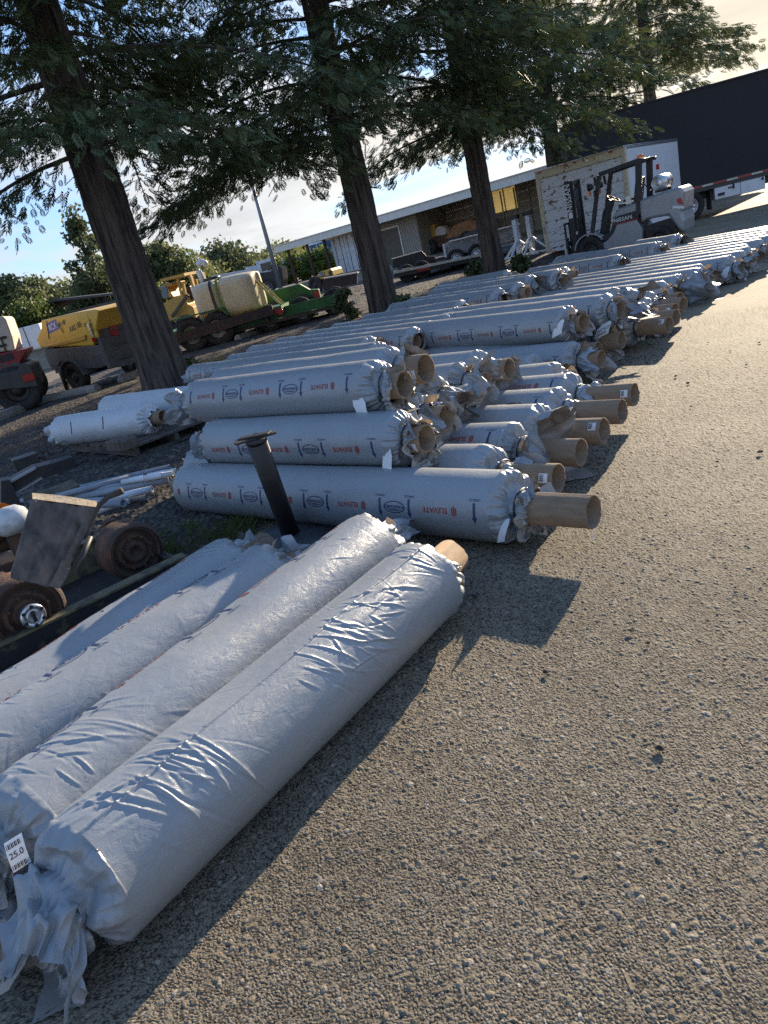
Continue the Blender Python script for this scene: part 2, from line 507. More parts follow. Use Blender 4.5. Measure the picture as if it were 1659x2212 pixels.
_TXT = {}
def text_mesh(s, size=1.0, bold=0.0):
    """returns (verts (n,2), faces) of flat text, origin at centre, height about size*0.7"""
    key = (s, bold)
    if key not in _TXT:
        cu = bpy.data.curves.new('t', 'FONT')
        cu.body = s
        cu.align_x = 'CENTER'; cu.align_y = 'CENTER'
        cu.offset = bold
        cu.resolution_u = 3
        o = bpy.data.objects.new('t', cu)
        COL.objects.link(o)
        bpy.context.view_layer.update()
        dg = bpy.context.evaluated_depsgraph_get()
        me = o.evaluated_get(dg).to_mesh()
        v = np.array([list(p.co)[:2] for p in me.vertices])
        f = [tuple(p.vertices) for p in me.polygons]
        o.evaluated_get(dg).to_mesh_clear()
        bpy.data.objects.remove(o)
        bpy.data.curves.remove(cu)
        _TXT[key] = (v, f)
    v, f = _TXT[key]
    return v * size, f

def text_on(name, s, size, o, ux, uy, material, parent, bold=0.0, sx=1.0):
    """flat lettering as its own thin mesh at o, with in-plane axes ux, uy"""
    v, f = text_mesh(s, size, bold)
    o = Vector(o); ux = Vector(ux).normalized(); uy = Vector(uy).normalized()
    mb = MB()
    mb.add([o + ux * (p[0] * sx) + uy * p[1] for p in v], f)
    return mb.build(name, material, parent)

# ------------------------------------------------------------------ noise helpers
def lat(rng, nu, nv, U, V, wrap=True):
    """bilinear lattice noise; U in 0..nu, V in 0..nv (wraps in V)"""
    g = rng.random((nu + 2, nv + (0 if wrap else 2))) * 2 - 1
    U = np.clip(U, 0, nu + 0.999)
    i = np.floor(U).astype(int); fu = U - i
    j = np.floor(V).astype(int); fv = V - j
    m = g.shape[1]
    j0 = j % m; j1 = (j + 1) % m
    i1 = np.minimum(i + 1, nu + 1)
    return (g[i, j0] * (1 - fu) * (1 - fv) + g[i1, j0] * fu * (1 - fv) + g[i, j1] * (1 - fu) * fv + g[i1, j1] * fu * fv)

def slat(rng, nu, nv, U, V):
    g = rng.random((nu + 2, nv)) * 2 - 1
    U = np.clip(U, 0, nu + 0.999)
    i = np.floor(U).astype(int); fu = U - i; fu = fu * fu * (3 - 2 * fu)
    j = np.floor(V).astype(int); fv = V - j; fv = fv * fv * (3 - 2 * fv)
    j0 = j % nv; j1 = (j + 1) % nv; i1 = np.minimum(i + 1, nu + 1)
    return (g[i, j0] * (1 - fu) * (1 - fv) + g[i1, j0] * fu * (1 - fv) + g[i, j1] * (1 - fu) * fv + g[i1, j1] * fu * fv)

# ------------------------------------------------------------------ ground
def gz(x, y):
    return np.clip((np.asarray(y, float) - 26.0) / 28.0, 0, 1) * 0.8

_rt = np.random.default_rng(11)
TAB = _rt.random((512, 512, 6))

def stones(X, Y, cell, amin, amax):
    gx = X / cell; gy = Y / cell
    ix = np.floor(gx).astype(int); iy = np.floor(gy).astype(int)
    h = np.full(X.shape, -1.0); cid = np.zeros(X.shape)
    for di in (-1, 0, 1):
        for dj in (-1, 0, 1):
            a = (ix + di) % 512; b = (iy + dj) % 512
            T = TAB[a, b]
            sx = ix + di + T[..., 0]; sy = iy + dj + T[..., 1]
            ddx = gx - sx; ddy = gy - sy
            A = np.maximum(amin + (amax - amin) * T[..., 2] ** 1.6, 0)
            rad = 0.42 + 0.38 * T[..., 3]
            ang = T[..., 4] * 6.283
            st = 0.75 + 0.5 * T[..., 5]
            px = (ddx * np.cos(ang) + ddy * np.sin(ang)) * st
            py = (-ddx * np.sin(ang) + ddy * np.cos(ang)) / st
            d = np.maximum(np.abs(px) + 0.35 * np.abs(py), np.abs(py) * 1.02 + 0.2 * np.abs(px)) / rad
            hh = A * np.clip(2.3 - 2.3 * d, -1, 1.0) + A * 0.75 * (px * np.cos(ang * 3) + py * np.sin(ang * 5))
            k = hh > h
            h = np.where(k, hh, h); cid = np.where(k, TAB[b, a][..., 4], cid)
    return np.maximum(h, 0), cid

def build_asphalt():
    ang_d = np.concatenate([np.arange(-62, -34, 0.2), np.arange(-34, 36, 0.092), np.arange(36, 62.01, 0.2)]) * PI / 180
    ang_c = np.linspace(R_(62), R_(298), 56)[1:-1]
    A = np.concatenate([ang_d, ang_c])
    nd = len(ang_d)
    rad = [0.12, 0.4, 0.7]
    r = 0.9
    while r < 8.5: rad.append(r); r *= 1.0025 if r < 3.5 else 1.004
    while r < 30: rad.append(r); r *= 1.02
    while r < 600: rad.append(r); r *= 1.12
    Rr = np.array(rad)
    RR, AA = np.meshgrid(Rr, A, indexing='ij')
    X = RR * np.sin(AA); Y = RR * np.cos(AA)
    h, cid = stones(X, Y, 0.0064, 0.0006, 0.0025)
    hb, cb_ = stones(X + 3.3, Y + 1.7, 0.0145, -0.013, 0.0048)
    cid = np.where(hb > h, cb_, cid); h = np.maximum(h, hb)
    fade = np.clip((9.5 - RR) / 3.0, 0, 1) * np.clip((R_(62) - np.abs(np.where(AA > PI, AA - 2 * PI, AA))) / R_(4), 0, 1)
    fade = fade * (RR > 0.85)
    rng = np.random.default_rng(3)
    big = slat(rng, 60, 64, np.clip(Y * 2.0 + 8, 0, 59), X * 2.0 + 32) * 0.0022
    Z = (h - 0.004) * fade + gz(X, Y) + big * fade
    V = np.stack([X, Y, Z], -1).reshape(-1, 3)
    nr, na = RR.shape
    i, j = np.meshgrid(np.arange(nr - 1), np.arange(na), indexing='ij')
    j2 = (j + 1) % na
    Q = np.stack([i * na + j, i * na + j2, (i + 1) * na + j2, (i + 1) * na + j], -1).reshape(-1, 4)[:, ::-1]
    c = len(V)
    V = np.concatenate([V, [[0, 0, 0]]])
    Tn = np.stack([np.full(na, c), np.arange(na), (np.arange(na) + 1) % na], -1)[:, ::-1]
    Mt = bpy.data.materials.new('asphalt'); Mt.use_nodes = True
    t = Mt.node_tree; t.nodes.clear(); L = t.links.new
    b = N(t, 'ShaderNodeBsdfPrincipled', inp={'Roughness': 0.8, 'Specular IOR Level': 0.2})
    out = N(t, 'ShaderNodeOutputMaterial')
    at = N(t, 'ShaderNodeAttribute', attribute_name='stone')
    tc = N(t, 'ShaderNodeTexCoord')
    n0 = N(t, 'ShaderNodeTexNoise', inp={'Scale': 55.0, 'Detail': 4.0, 'Roughness': 0.7})
    L(tc.outputs['Object'], n0.inputs['Vector'])
    ad = N(t, 'ShaderNodeMath', operation='MULTIPLY_ADD', inp={1: 0.36, 2: -0.18})
    L(n0.outputs['Fac'], ad.inputs[0])
    sm = N(t, 'ShaderNodeMath', operation='ADD')
    L(at.outputs['Fac'], sm.inputs[0]); L(ad.outputs[0], sm.inputs[1])
    rp = N(t, 'ShaderNodeValToRGB')
    L(sm.outputs[0], rp.inputs[0])
    e = rp.color_ramp.elements
    e[0].position = 0.0; e[0].color = (0.055, 0.047, 0.038, 1)
    e[1].position = 1.0; e[1].color = (0.40, 0.37, 0.32, 1)
    for p, cl in ((0.14, (0.111, 0.091, 0.066, 1)), (0.35, (0.216, 0.177, 0.119, 1)), (0.55, (0.243, 0.204, 0.144, 1)), (0.72, (0.164, 0.141, 0.116, 1)), (0.86, (0.280, 0.234, 0.167, 1))):
        el = e.new(p); el.color = cl
    n1 = N(t, 'ShaderNodeTexNoise', inp={'Scale': 0.7, 'Detail': 8.0, 'Roughness': 0.65})
    L(tc.outputs['Object'], n1.inputs['Vector'])
    mr = N(t, 'ShaderNodeMapRange', inp={'From Min': 0.3, 'From Max': 0.7, 'To Min': 0.58, 'To Max': 1.22})
    L(n1.outputs['Fac'], mr.inputs[0])
    ml = N(t, 'ShaderNodeVectorMath', operation='SCALE')
    L(rp.outputs[0], ml.inputs[0]); L(mr.outputs[0], ml.inputs['Scale'])
    L(ml.outputs[0], b.inputs['Base Color'])
    vo = N(t, 'ShaderNodeTexVoronoi', inp={'Scale': 130.0})
    L(tc.outputs['Object'], vo.inputs['Vector'])
    n2 = N(t, 'ShaderNodeTexNoise', inp={'Scale': 260.0, 'Detail': 3.0})
    L(tc.outputs['Object'], n2.inputs['Vector'])
    s2 = N(t, 'ShaderNodeMath', operation='MULTIPLY_ADD', inp={1: -0.8})
    L(vo.outputs['Distance'], s2.inputs[0]); L(n2.outputs['Fac'], s2.inputs[2])
    bp = N(t, 'ShaderNodeBump', inp={'Strength': 0.42, 'Distance': 0.004})
    L(s2.outputs[0], bp.inputs['Height']); L(bp.outputs[0], b.inputs['Normal'])
    L(b.outputs[0], out.inputs[0])
    me = np_mesh('asphalt', V, [Q, Tn], [Mt])
    a = me.attributes.new('stone', 'FLOAT', 'POINT')
    val = np.where(fade > 0.01, np.where(h > 0.0007, 0.16 + 0.80 * cid, 0.0), 0.42).reshape(-1)
    a.data.foreach_set('value', np.concatenate([val, [0.5]]).astype(np.float32))
    tag(put('asphalt_yard', me), kind='structure')
build_asphalt()

SQ = math.sqrt(0.5)
def AN(a, n, z=0.0):
    """a: along the rolls toward the camera's right, n: from row to row away from the camera"""
    return np.array([SQ * (a + n), SQ * (n - a), z])

def edge_a(n):
    return np.interp(n, [-3, 1.0, 1.8, 2.6, 3.4, 5, 7, 12, 20, 34], [-3.3, -3.5, -3.75, -4.15, -5.0, -6.0, -8.2, -9.2, -10.2, -12.5])

def build_dirt():
    # fine grid near, coarse far; edges dip under the asphalt
    a = np.concatenate([np.arange(-30.0, -17.0, 0.08), np.arange(-17.0, -3.0, 0.035)])
    n = np.concatenate([np.arange(-2.0, 8.0, 0.03), np.arange(8.0, 33, 0.07)])
    NN, AAA = np.meshgrid(n, a, indexing='ij')
    rng = np.random.default_rng(5)
    AAA = np.minimum(AAA, -3.0)
    X = SQ * (AAA + NN); Y = SQ * (NN - AAA)
    h, cid = stones(X, Y, 0.034, 0.003, 0.020)
    lo = slat(rng, 40, 50, (NN + 3), AAA * 1.0 + 35) * 0.035 + slat(rng, 200, 200, (NN + 3) * 4, AAA * 4 + 100) * 0.012
    wob = slat(rng, 200, 8, (NN + 3) * 3, NN * 0 + 1) * 0.12 + slat(rng, 400, 8, (NN + 3) * 9, NN * 0 + 3) * 0.05
    e = edge_a(NN) + wob
    dist = e - AAA
    back = AAA + 27.0 + slat(rng, 60, 8, (NN + 3) * 1.2, NN * 0 + 2) * 0.8
    ins = np.minimum(dist / 0.25, back / 1.5)
    ins = np.minimum(ins, (NN + 2.0) / 0.3)
    Z = np.clip(ins, -1, 1) * 0.028 - 0.004 + (h + lo * 0.6) * np.clip(ins, 0, 1) + gz(X, Y)
    keep = ins > -0.9
    nn, na = NN.shape
    i, j = np.meshgrid(np.arange(nn - 1), np.arange(na - 1), indexing='ij')
    ok = (keep[:-1, :-1] | keep[1:, :-1] | keep[:-1, 1:] | keep[1:, 1:])
    Q = np.stack([i * na + j, i * na + j + 1, (i + 1) * na + j + 1, (i + 1) * na + j], -1)[ok][:, ::-1]
    used = np.unique(Q)
    rm = np.full(nn * na, -1); rm[used] = np.arange(len(used))
    V = np.stack([X, Y, Z], -1).reshape(-1, 3)[used]
    Mt = bpy.data.materials.new('dirt'); Mt.use_nodes = True
    t = Mt.node_tree; t.nodes.clear(); L = t.links.new
    b = N(t, 'ShaderNodeBsdfPrincipled', inp={'Roughness': 0.9, 'Specular IOR Level': 0.3})
    out = N(t, 'ShaderNodeOutputMaterial')
    at = N(t, 'ShaderNodeAttribute', attribute_name='stone')
    tc = N(t, 'ShaderNodeTexCoord')
    n0 = N(t, 'ShaderNodeTexNoise', inp={'Scale': 2.2, 'Detail': 8.0, 'Roughness': 0.7})
    L(tc.outputs['Object'], n0.inputs['Vector'])
    ad = N(t, 'ShaderNodeMath', operation='MULTIPLY_ADD', inp={1: 0.9, 2: -0.45})
    L(n0.outputs['Fac'], ad.inputs[0])
    sm = N(t, 'ShaderNodeMath', operation='ADD')
    L(at.outputs['Fac'], sm.inputs[0]); L(ad.outputs[0], sm.inputs[1])
    rp = N(t, 'ShaderNodeValToRGB'); L(sm.outputs[0], rp.inputs[0])
    el = rp.color_ramp.elements
    el[0].position = 0.1; el[0].color = (0.030, 0.025, 0.022, 1)
    el[1].position = 1.0; el[1].color = (0.17, 0.145, 0.12, 1)
    q = el.new(0.5); q.color = (0.050, 0.042, 0.036, 1)
    q = el.new(0.8); q.color = (0.088, 0.075, 0.063, 1)
    L(rp.outputs[0], b.inputs['Base Color'])
    n2 = N(t, 'ShaderNodeTexNoise', inp={'Scale': 90.0, 'Detail': 4.0})
    L(tc.outputs['Object'], n2.inputs['Vector'])
    bp = N(t, 'ShaderNodeBump', inp={'Strength': 0.5, 'Distance': 0.008})
    L(n2.outputs['Fac'], bp.inputs['Height']); L(bp.outputs[0], b.inputs['Normal'])
    L(b.outputs[0], out.inputs[0])
    me = np_mesh('dirt', V, rm[Q], [Mt])
    at_ = me.attributes.new('stone', 'FLOAT', 'POINT')
    at_.data.foreach_set('value', cid.reshape(-1)[used].astype(np.float32))
    tag(put('dirt_bed', me), kind='structure')
build_dirt()

# ------------------------------------------------------------------ film-wrapped rolls
def print_unit():
    """one repeat of the printed marks on the film, flat: list of (verts(x,y), faces, ink) with y up in reading direction"""
    out = []
    v, f = text_mesh('ELEVATE', 0.042, 0.016)
    out.append((v * [1.05, 1.0] + [0.025, 0], f, 2))
    # emblem: hexagon-like leaf of slanted bars
    bars = []
    for k, (x0, hh) in enumerate(((-0.115, 0.020), (-0.103, 0.027), (-0.091, 0.020))):
        bars.append(np.array([[x0 - 0.005, -hh + 0.006], [x0 + 0.004, -hh - 0.002], [x0 + 0.004, hh - 0.012], [x0 - 0.005, hh - 0.004]]))
        bars.append(np.array([[x0 - 0.005, hh - 0.001], [x0 + 0.004, hh - 0.009], [x0 + 0.004, hh + 0.001], [x0 - 0.003, hh + 0.005]]))
    for q in bars: out.append((q, [(0, 1, 2, 3)], 2))
    for ax in (0.21, 0.43):
        ys = np.linspace(-0.050, 0.030, 9)
        vv = np.concatenate([np.stack([np.full(9, ax - 0.0075), ys], -1), np.stack([np.full(9, ax + 0.0075), ys], -1)])
        out.append((vv, [(i, i + 9, i + 10, i + 1) for i in range(8)], 1))
        out.append((np.array([[ax - 0.017, 0.028], [ax + 0.017, 0.028], [ax, 0.062]]), [(0, 1, 2)], 1))
        v, f = text_mesh('UNROLL', 0.020, 0.0)
        out.append((v + [ax, -0.066], f, 1))
    n = 28
    an = np.linspace(0, 2 * PI, n, endpoint=False)
    o1 = np.stack([0.32 + 0.080 * np.cos(an), 0.036 * np.sin(an)], -1)
    o2 = np.stack([0.32 + 0.073 * np.cos(an), 0.0305 * np.sin(an)], -1)
    out.append((np.concatenate([o1, o2]), [(i, (i + 1) % n, n + (i + 1) % n, n + i) for i in range(n)], 1))
    v, f = text_mesh('PONDGARD', 0.026, 0.018)
    out.append((v + [0.32, -0.003], f, 1))
    # swoosh band in the lower half of the oval
    xs = np.linspace(-0.058, 0.058, 9)
    lo = -0.0245 * np.sqrt(1 - (xs / 0.080) ** 2); hi = lo + 0.008 * (1 - (xs / 0.06) ** 2)
    vv = np.concatenate([np.stack([0.32 + xs, -lo * 0 - lo - 0.003], -1), np.stack([0.32 + xs, -hi - 0.003], -1)])
    out.append((vv, [(i, i + 1, i + 10, i + 9) for i in range(8)], 1))
    return out
PUNIT = print_unit()
PERIOD = 0.665

def crease_field(X, S, Rcirc, creases):
    """sum of ridge creases (u0, s0, ang, length, width, height)"""
    Dd = np.zeros_like(X)
    xs = X[:, 0]; ss = S[0]
    for (u0, s0, an, ln, w, hh) in creases:
        ca, sa = math.cos(an), math.sin(an)
        ex = abs(ca) * ln / 2 + 4 * w; es = abs(sa) * ln / 2 + 4 * w
        i0, i1 = np.searchsorted(xs, [u0 - ex, u0 + ex])
        if i1 - i0 < 2: continue
        dv = (ss - s0 + Rcirc / 2) % Rcirc - Rcirc / 2
        jj = np.where(np.abs(dv) < es)[0]
        if len(jj) < 2: continue
        dx = (xs[i0:i1] - u0)[:, None]; ds = dv[jj][None, :]
        al = dx * ca + ds * sa; pe = -dx * sa + ds * ca
        pe = pe + 0.10 * al * al / max(ln, 0.02) * (1 if (u0 * 977) % 1 > 0.5 else -1)
        tp = np.clip(1 - (2 * al / ln) ** 2, 0, 1)
        prof = np.exp(-np.abs(pe / w) ** 1.4) - 0.45 * np.exp(-((pe - 1.8 * w) / (1.5 * w)) ** 2)
        Dd[i0:i1, jj] += hh * prof * tp
    return Dd

def end_rows(R, rc, k, st):
    """rows outward from the body end: (dx, r, pleat, crumple, ruff)"""
    sh, nk, cl, fl = st['sh'], st['nk'], st['cl'], st['fl']
    rn = rc * 1.10
    rows = []
    n1 = max(5, int(12 * k)); n2 = max(3, int(4 * k)); n3 = max(4, int(12 * k))
    for i in range(1, n1 + 1):
        t = i / n1
        rows.append((sh * math.sin(t * PI / 2) ** 0.8, rn + (R - rn) * (max(0, math.cos(t * PI / 2)) ** 0.75), math.sin(t * PI) ** 0.7, 0.5 + 0.5 * t, 0, t))
    for i in range(1, n2 + 1):
        t = i / n2
        rows.append((sh + nk * t, rn * (1 + 0.05 * t), 0.30 * (1 - t) + 0.1, 0.35, 0, 1))
    if cl > 0:
        for i in range(1, n3 + 1):
            t = i / n3
            rows.append((sh + nk + cl * t, rn * 1.05 + fl * t ** 0.85, 0.25, 0.7 + 0.6 * t, t, 1))
    return rows

def film_mesh(name, Lb, R, rc, seed, nu, nv, eL, eR, q=1.0, creases=(), pr=None, wr=1.0, flip=False, mats=None, seam=None, sag=0.0, pshift=0.0):
    rng = np.random.default_rng(seed)
    phi = np.arange(nv) * 2 * PI / nv
    ub = np.linspace(0, Lb, nu)
    U, PH = np.meshgrid(ub, phi, indexing='ij')
    circ = 2 * PI * R
    S = PH * R
    Dd = np.zeros_like(U)
    cr = list(creases)
    # scattered small creases, more toward the ends
    for _ in range(int(34 * wr * Lb)):
        b = rng.random()
        u0 = Lb * (b if rng.random() < 0.45 else (0.12 * rng.random() if rng.random() < 0.5 else 1 - 0.12 * rng.random()))
        cr.append((u0, rng.random() * circ, rng.normal(0, 0.5) + (PI / 2 if rng.random() < 0.55 else 0), rng.uniform(0.06, 0.22), rng.uniform(0.004, 0.008), rng.uniform(-0.002, 0.0035) * min(1.3, wr)))
    Dd += crease_field(U, S, circ, cr)
    nc = max(3, int(Lb * 3.2))
    Dd += slat(rng, nc, 6, U / Lb * nc, PH / (2 * PI) * 6) * (0.0035 if seam is None else 0.0065)
    Dd += slat(rng, nc * 3, 14, U / Lb * nc * 3, PH / (2 * PI) * 14) * 0.0016 * wr
    # taut bands around the roll
    for _ in range(rng.integers(2, 5) if seam is None else 0):
        u0 = rng.uniform(0.1, 0.9) * Lb
        Dd += 0.0008 * np.exp(-((U - u0 - 0.02 * np.sin(PH + rng.random() * 6)) / 0.004) ** 2)
    if seam is not None:
        sp, hh = seam
        wv = sp + 0.03 * np.sin(U * 3.1 + 1) + 0.015 * np.sin(U * 9)
        dv = (PH - wv + PI) % (2 * PI) - PI
        Dd += hh * np.exp(-(dv * R / 0.0055) ** 2) + np.where((dv > 0) & (dv * R < 0.16), 0.0022, 0) * np.clip(1 - dv * R / 0.16, 0, 1)
    taper = np.clip(np.minimum(U, Lb - U) / 0.05, 0, 1)
    Dd *= 0.25 + 0.75 * taper
    def rows_for(st, side):
        xs, rs = [], []
        if st is None: return None
        pn = np.zeros(nv)
        for kk in range(3):
            fr = rng.integers(7, 13) + kk * 7
            ph = rng.random() * 6
            pn += (1 - 2 * np.abs(np.sin(phi * fr / 2 + ph + 0.9 * np.sin(phi * 2 + ph)))) * (0.55, 0.3, 0.25)[kk]
        ln = sum(rng.normal(0, 1) * np.cos(k_ * phi + rng.random() * 6) / (k_ ** 0.7) for k_ in range(1, 9)) * 0.30
        fl = sum(rng.normal(0, 1) * np.cos(k_ * phi + rng.random() * 6) / (k_ ** 0.6) for k_ in range(1, 8)) * 0.42
        tooth = lat(rng, 1, 22, phi * 0, phi / (2 * PI) * 22) * 0.25
        er = end_rows(R, rc, q, st)
        tt = np.linspace(0, 1, len(er))
        UU, PP = np.meshgrid(tt, phi, indexing='ij')
        cm = np.abs(lat(rng, 5, 13, UU * 5, PP / (2 * PI) * 13)) * 1.2 + np.abs(lat(rng, 9, 27, UU * 9, PP / (2 * PI) * 27)) * 0.7 - 0.6
        cx = lat(rng, 6, 11, UU * 6, PP / (2 * PI) * 11)
        DX, RR2 = [], []
        for i, (dx, r, pl, cru, ru, sht) in enumerate(er):
            am = st.get('pl', 0.020)
            rr = r + am * pl * pn + st.get('cr', 0.018) * cru * cm[i] * (0.4 if ru == 0 else 1.2)
            x = dx + cx[i] * st.get('cr', 0.018) * 0.9 * cru - (am * 0.8 * pl * np.abs(pn) if ru == 0 else 0)
            if ru > 0:
                x = x + ru * st['cl'] * (ln + tooth) * st.get('tear', 1.0)
                rr = rr + ru * st['fl'] * fl * st.get('tear', 1.0)
                rr = np.maximum(rr, rc * 1.02 if st.get('tube', True) else 0.012)
                if st.get('close'):
                    rr = rr * (1 - 0.75 * st['close'] * ru)
            else:
                rr = np.maximum(rr, rc * 1.03)
            DX.append(x); RR2.append(rr)
        return np.array(DX), np.array(RR2)
    parts_x = [U]; parts_r = [R + Dd]
    a = rows_for(eL, -1); b = rows_for(eR, 1)
    if a is not None:
        parts_x.insert(0, -a[0][::-1]); parts_r.insert(0, a[1][::-1])
    if b is not None:
        parts_x.append(Lb + b[0]); parts_r.append(b[1])
    XX = np.concatenate(parts_x); RRR = np.concatenate(parts_r)
    PHH = np.broadcast_to(phi, XX.shape)
    def place(x, r, ph):
        z = r * np.cos(ph); y = -r * np.sin(ph)
        fl_ = -R + 0.010
        z = np.where(z < fl_, fl_ + (z - fl_) * 0.25, z)
        if sag:
            # collars droop
            over = np.maximum(0, np.maximum(-x, x - Lb) - 0.10)
            z = z - sag * over
            z = np.maximum(z, -R + 0.004)
        return np.stack([x, y, z], -1)
    V = place(XX, RRR, PHH).reshape(-1, 3)
    nr = XX.shape[0]
    i, j = np.meshgrid(np.arange(nr - 1), np.arange(nv), indexing='ij')
    j2 = (j + 1) % nv
    Q = np.stack([i * nv + j, i * nv + j2, (i + 1) * nv + j2, (i + 1) * nv + j], -1).reshape(-1, 4)
    mi = [np.zeros(len(Q), int)]
    polys = [Q]
    if pr is not None:
        # printed marks conform to the displaced film
        Vp, Fp, Mp = [], {}, []
        base = len(V)
        cnt = 0
        nrep = int((Lb - 0.1) / PERIOD) + 2
        allv = []; tri = {3: ([], []), 4: ([], [])}
        for r_ in range(nrep):
            for (v, f, ink) in PUNIT:
                x = v[:, 0] + r_ * PERIOD - 0.35 + pshift
                if x.min() < 0.03 or x.max() > Lb - 0.04: continue
                uu = x if flip else Lb - x   # on most rolls the marks read upside-down from the camera side
                ph = pr - v[:, 1] / R if flip else pr + v[:, 1] / R
                fi = np.clip(uu / Lb * (nu - 1), 0, nu - 1.001); ii = fi.astype(int); fu = fi - ii
                fj = (ph % (2 * PI)) / (2 * PI) * nv; jj = fj.astype(int) % nv; fv = fj - np.floor(fj)
                jn = (jj + 1) % nv
                dd = Dd[ii, jj] * (1 - fu) * (1 - fv) + Dd[ii + 1, jj] * fu * (1 - fv) + Dd[ii, jn] * (1 - fu) * fv + Dd[ii + 1, jn] * fu * fv
                allv.append(place(uu, R + dd + 0.0016 + 0.00035 * R * 0, ph))
                for p in f:
                    if len(p) == 3: tri[3][0].append([base + cnt + k for k in p]); tri[3][1].append(ink)
                    elif len(p) == 4: tri[4][0].append([base + cnt + k for k in p]); tri[4][1].append(ink)
                    else:
                        for k in range(1, len(p) - 1):
                            tri[3][0].append([base + cnt + p[0], base + cnt + p[k], base + cnt + p[k + 1]]); tri[3][1].append(ink)
                cnt += len(v)
        if allv:
            V = np.concatenate([V] + allv)
            for s in (3, 4):
                if tri[s][0]:
                    polys.append(np.array(tri[s][0])); mi.append(np.array(tri[s][1]))
    me = np_mesh(name, V, polys, mats or [FILM, M['blue_ink'], M['red_ink']], np.concatenate(mi), smooth=True)
    return me

def core_mesh(x0, x1, ro, wall=0.009, n=36, seed=0):
    rng = np.random.default_rng(seed)
    mb = MB()
    ri = ro - wall
    mb.lathe([(ro, x0), (ro, (x0 + x1) / 2), (ro, x1), (ri, x1), (ri, x1 - 0.35), (ri, x0 + 0.3), (ri, x0)], (0, 0, 0), (1, 0, 0), n, closed=True)
    v = [list(p) for p in mb.v]
    for p in v:   # slightly out of round, worn rim
        e = 1 + 0.02 * math.sin(2 * math.atan2(p[2], p[1]) + seed)
        p[1] *= e; p[2] *= 2 - e
        if abs(p[0] - x1) < 1e-4: p[0] += rng.normal(0, 0.0025)
    mb.v = [tuple(p) for p in v]
    return mb

def paper_flap(rng, x, rad, ph, size, mb, out=0.6):
    """a crumpled torn flap standing off the core"""
    n = 4
    P = []
    w = size * rng.uniform(0.5, 0.9)
    k1, k2 = rng.normal(0, 0.35), rng.normal(0, 0.35)
    for i in range(n + 1):
        for j in range(n + 1):
            s = (j / n - 0.5) * w
            t = i / n * size
            rr = rad + 0.004 + out * t + 0.25 * abs(s) * k1 + rng.normal(0, size * 0.03)
            ang = ph + s / max(rad, 0.06) + k2 * t / size * 0.5
            xx = x + t * (1 - out * 0.6) + rng.normal(0, size * 0.05)
            P.append((xx, -rr * math.sin(ang), rr * math.cos(ang)))
    fs = [(i * (n + 1) + j, i * (n + 1) + j + 1, (i + 1) * (n + 1) + j + 1, (i + 1) * (n + 1) + j) for i in range(n) for j in range(n)]
    mb.add(P, fs)

TIGHT = dict(sh=0.055, nk=0.05, cl=0.0, fl=0.0, pl=0.016)
COLLAR = dict(sh=0.06, nk=0.045, cl=0.085, fl=0.028)
WIDE = dict(sh=0.065, nk=0.045, cl=0.13, fl=0.055, cr=0.022)
BAG = dict(sh=0.09, nk=0.05, cl=0.22, fl=0.05, cr=0.03, tube=False, close=0.5)

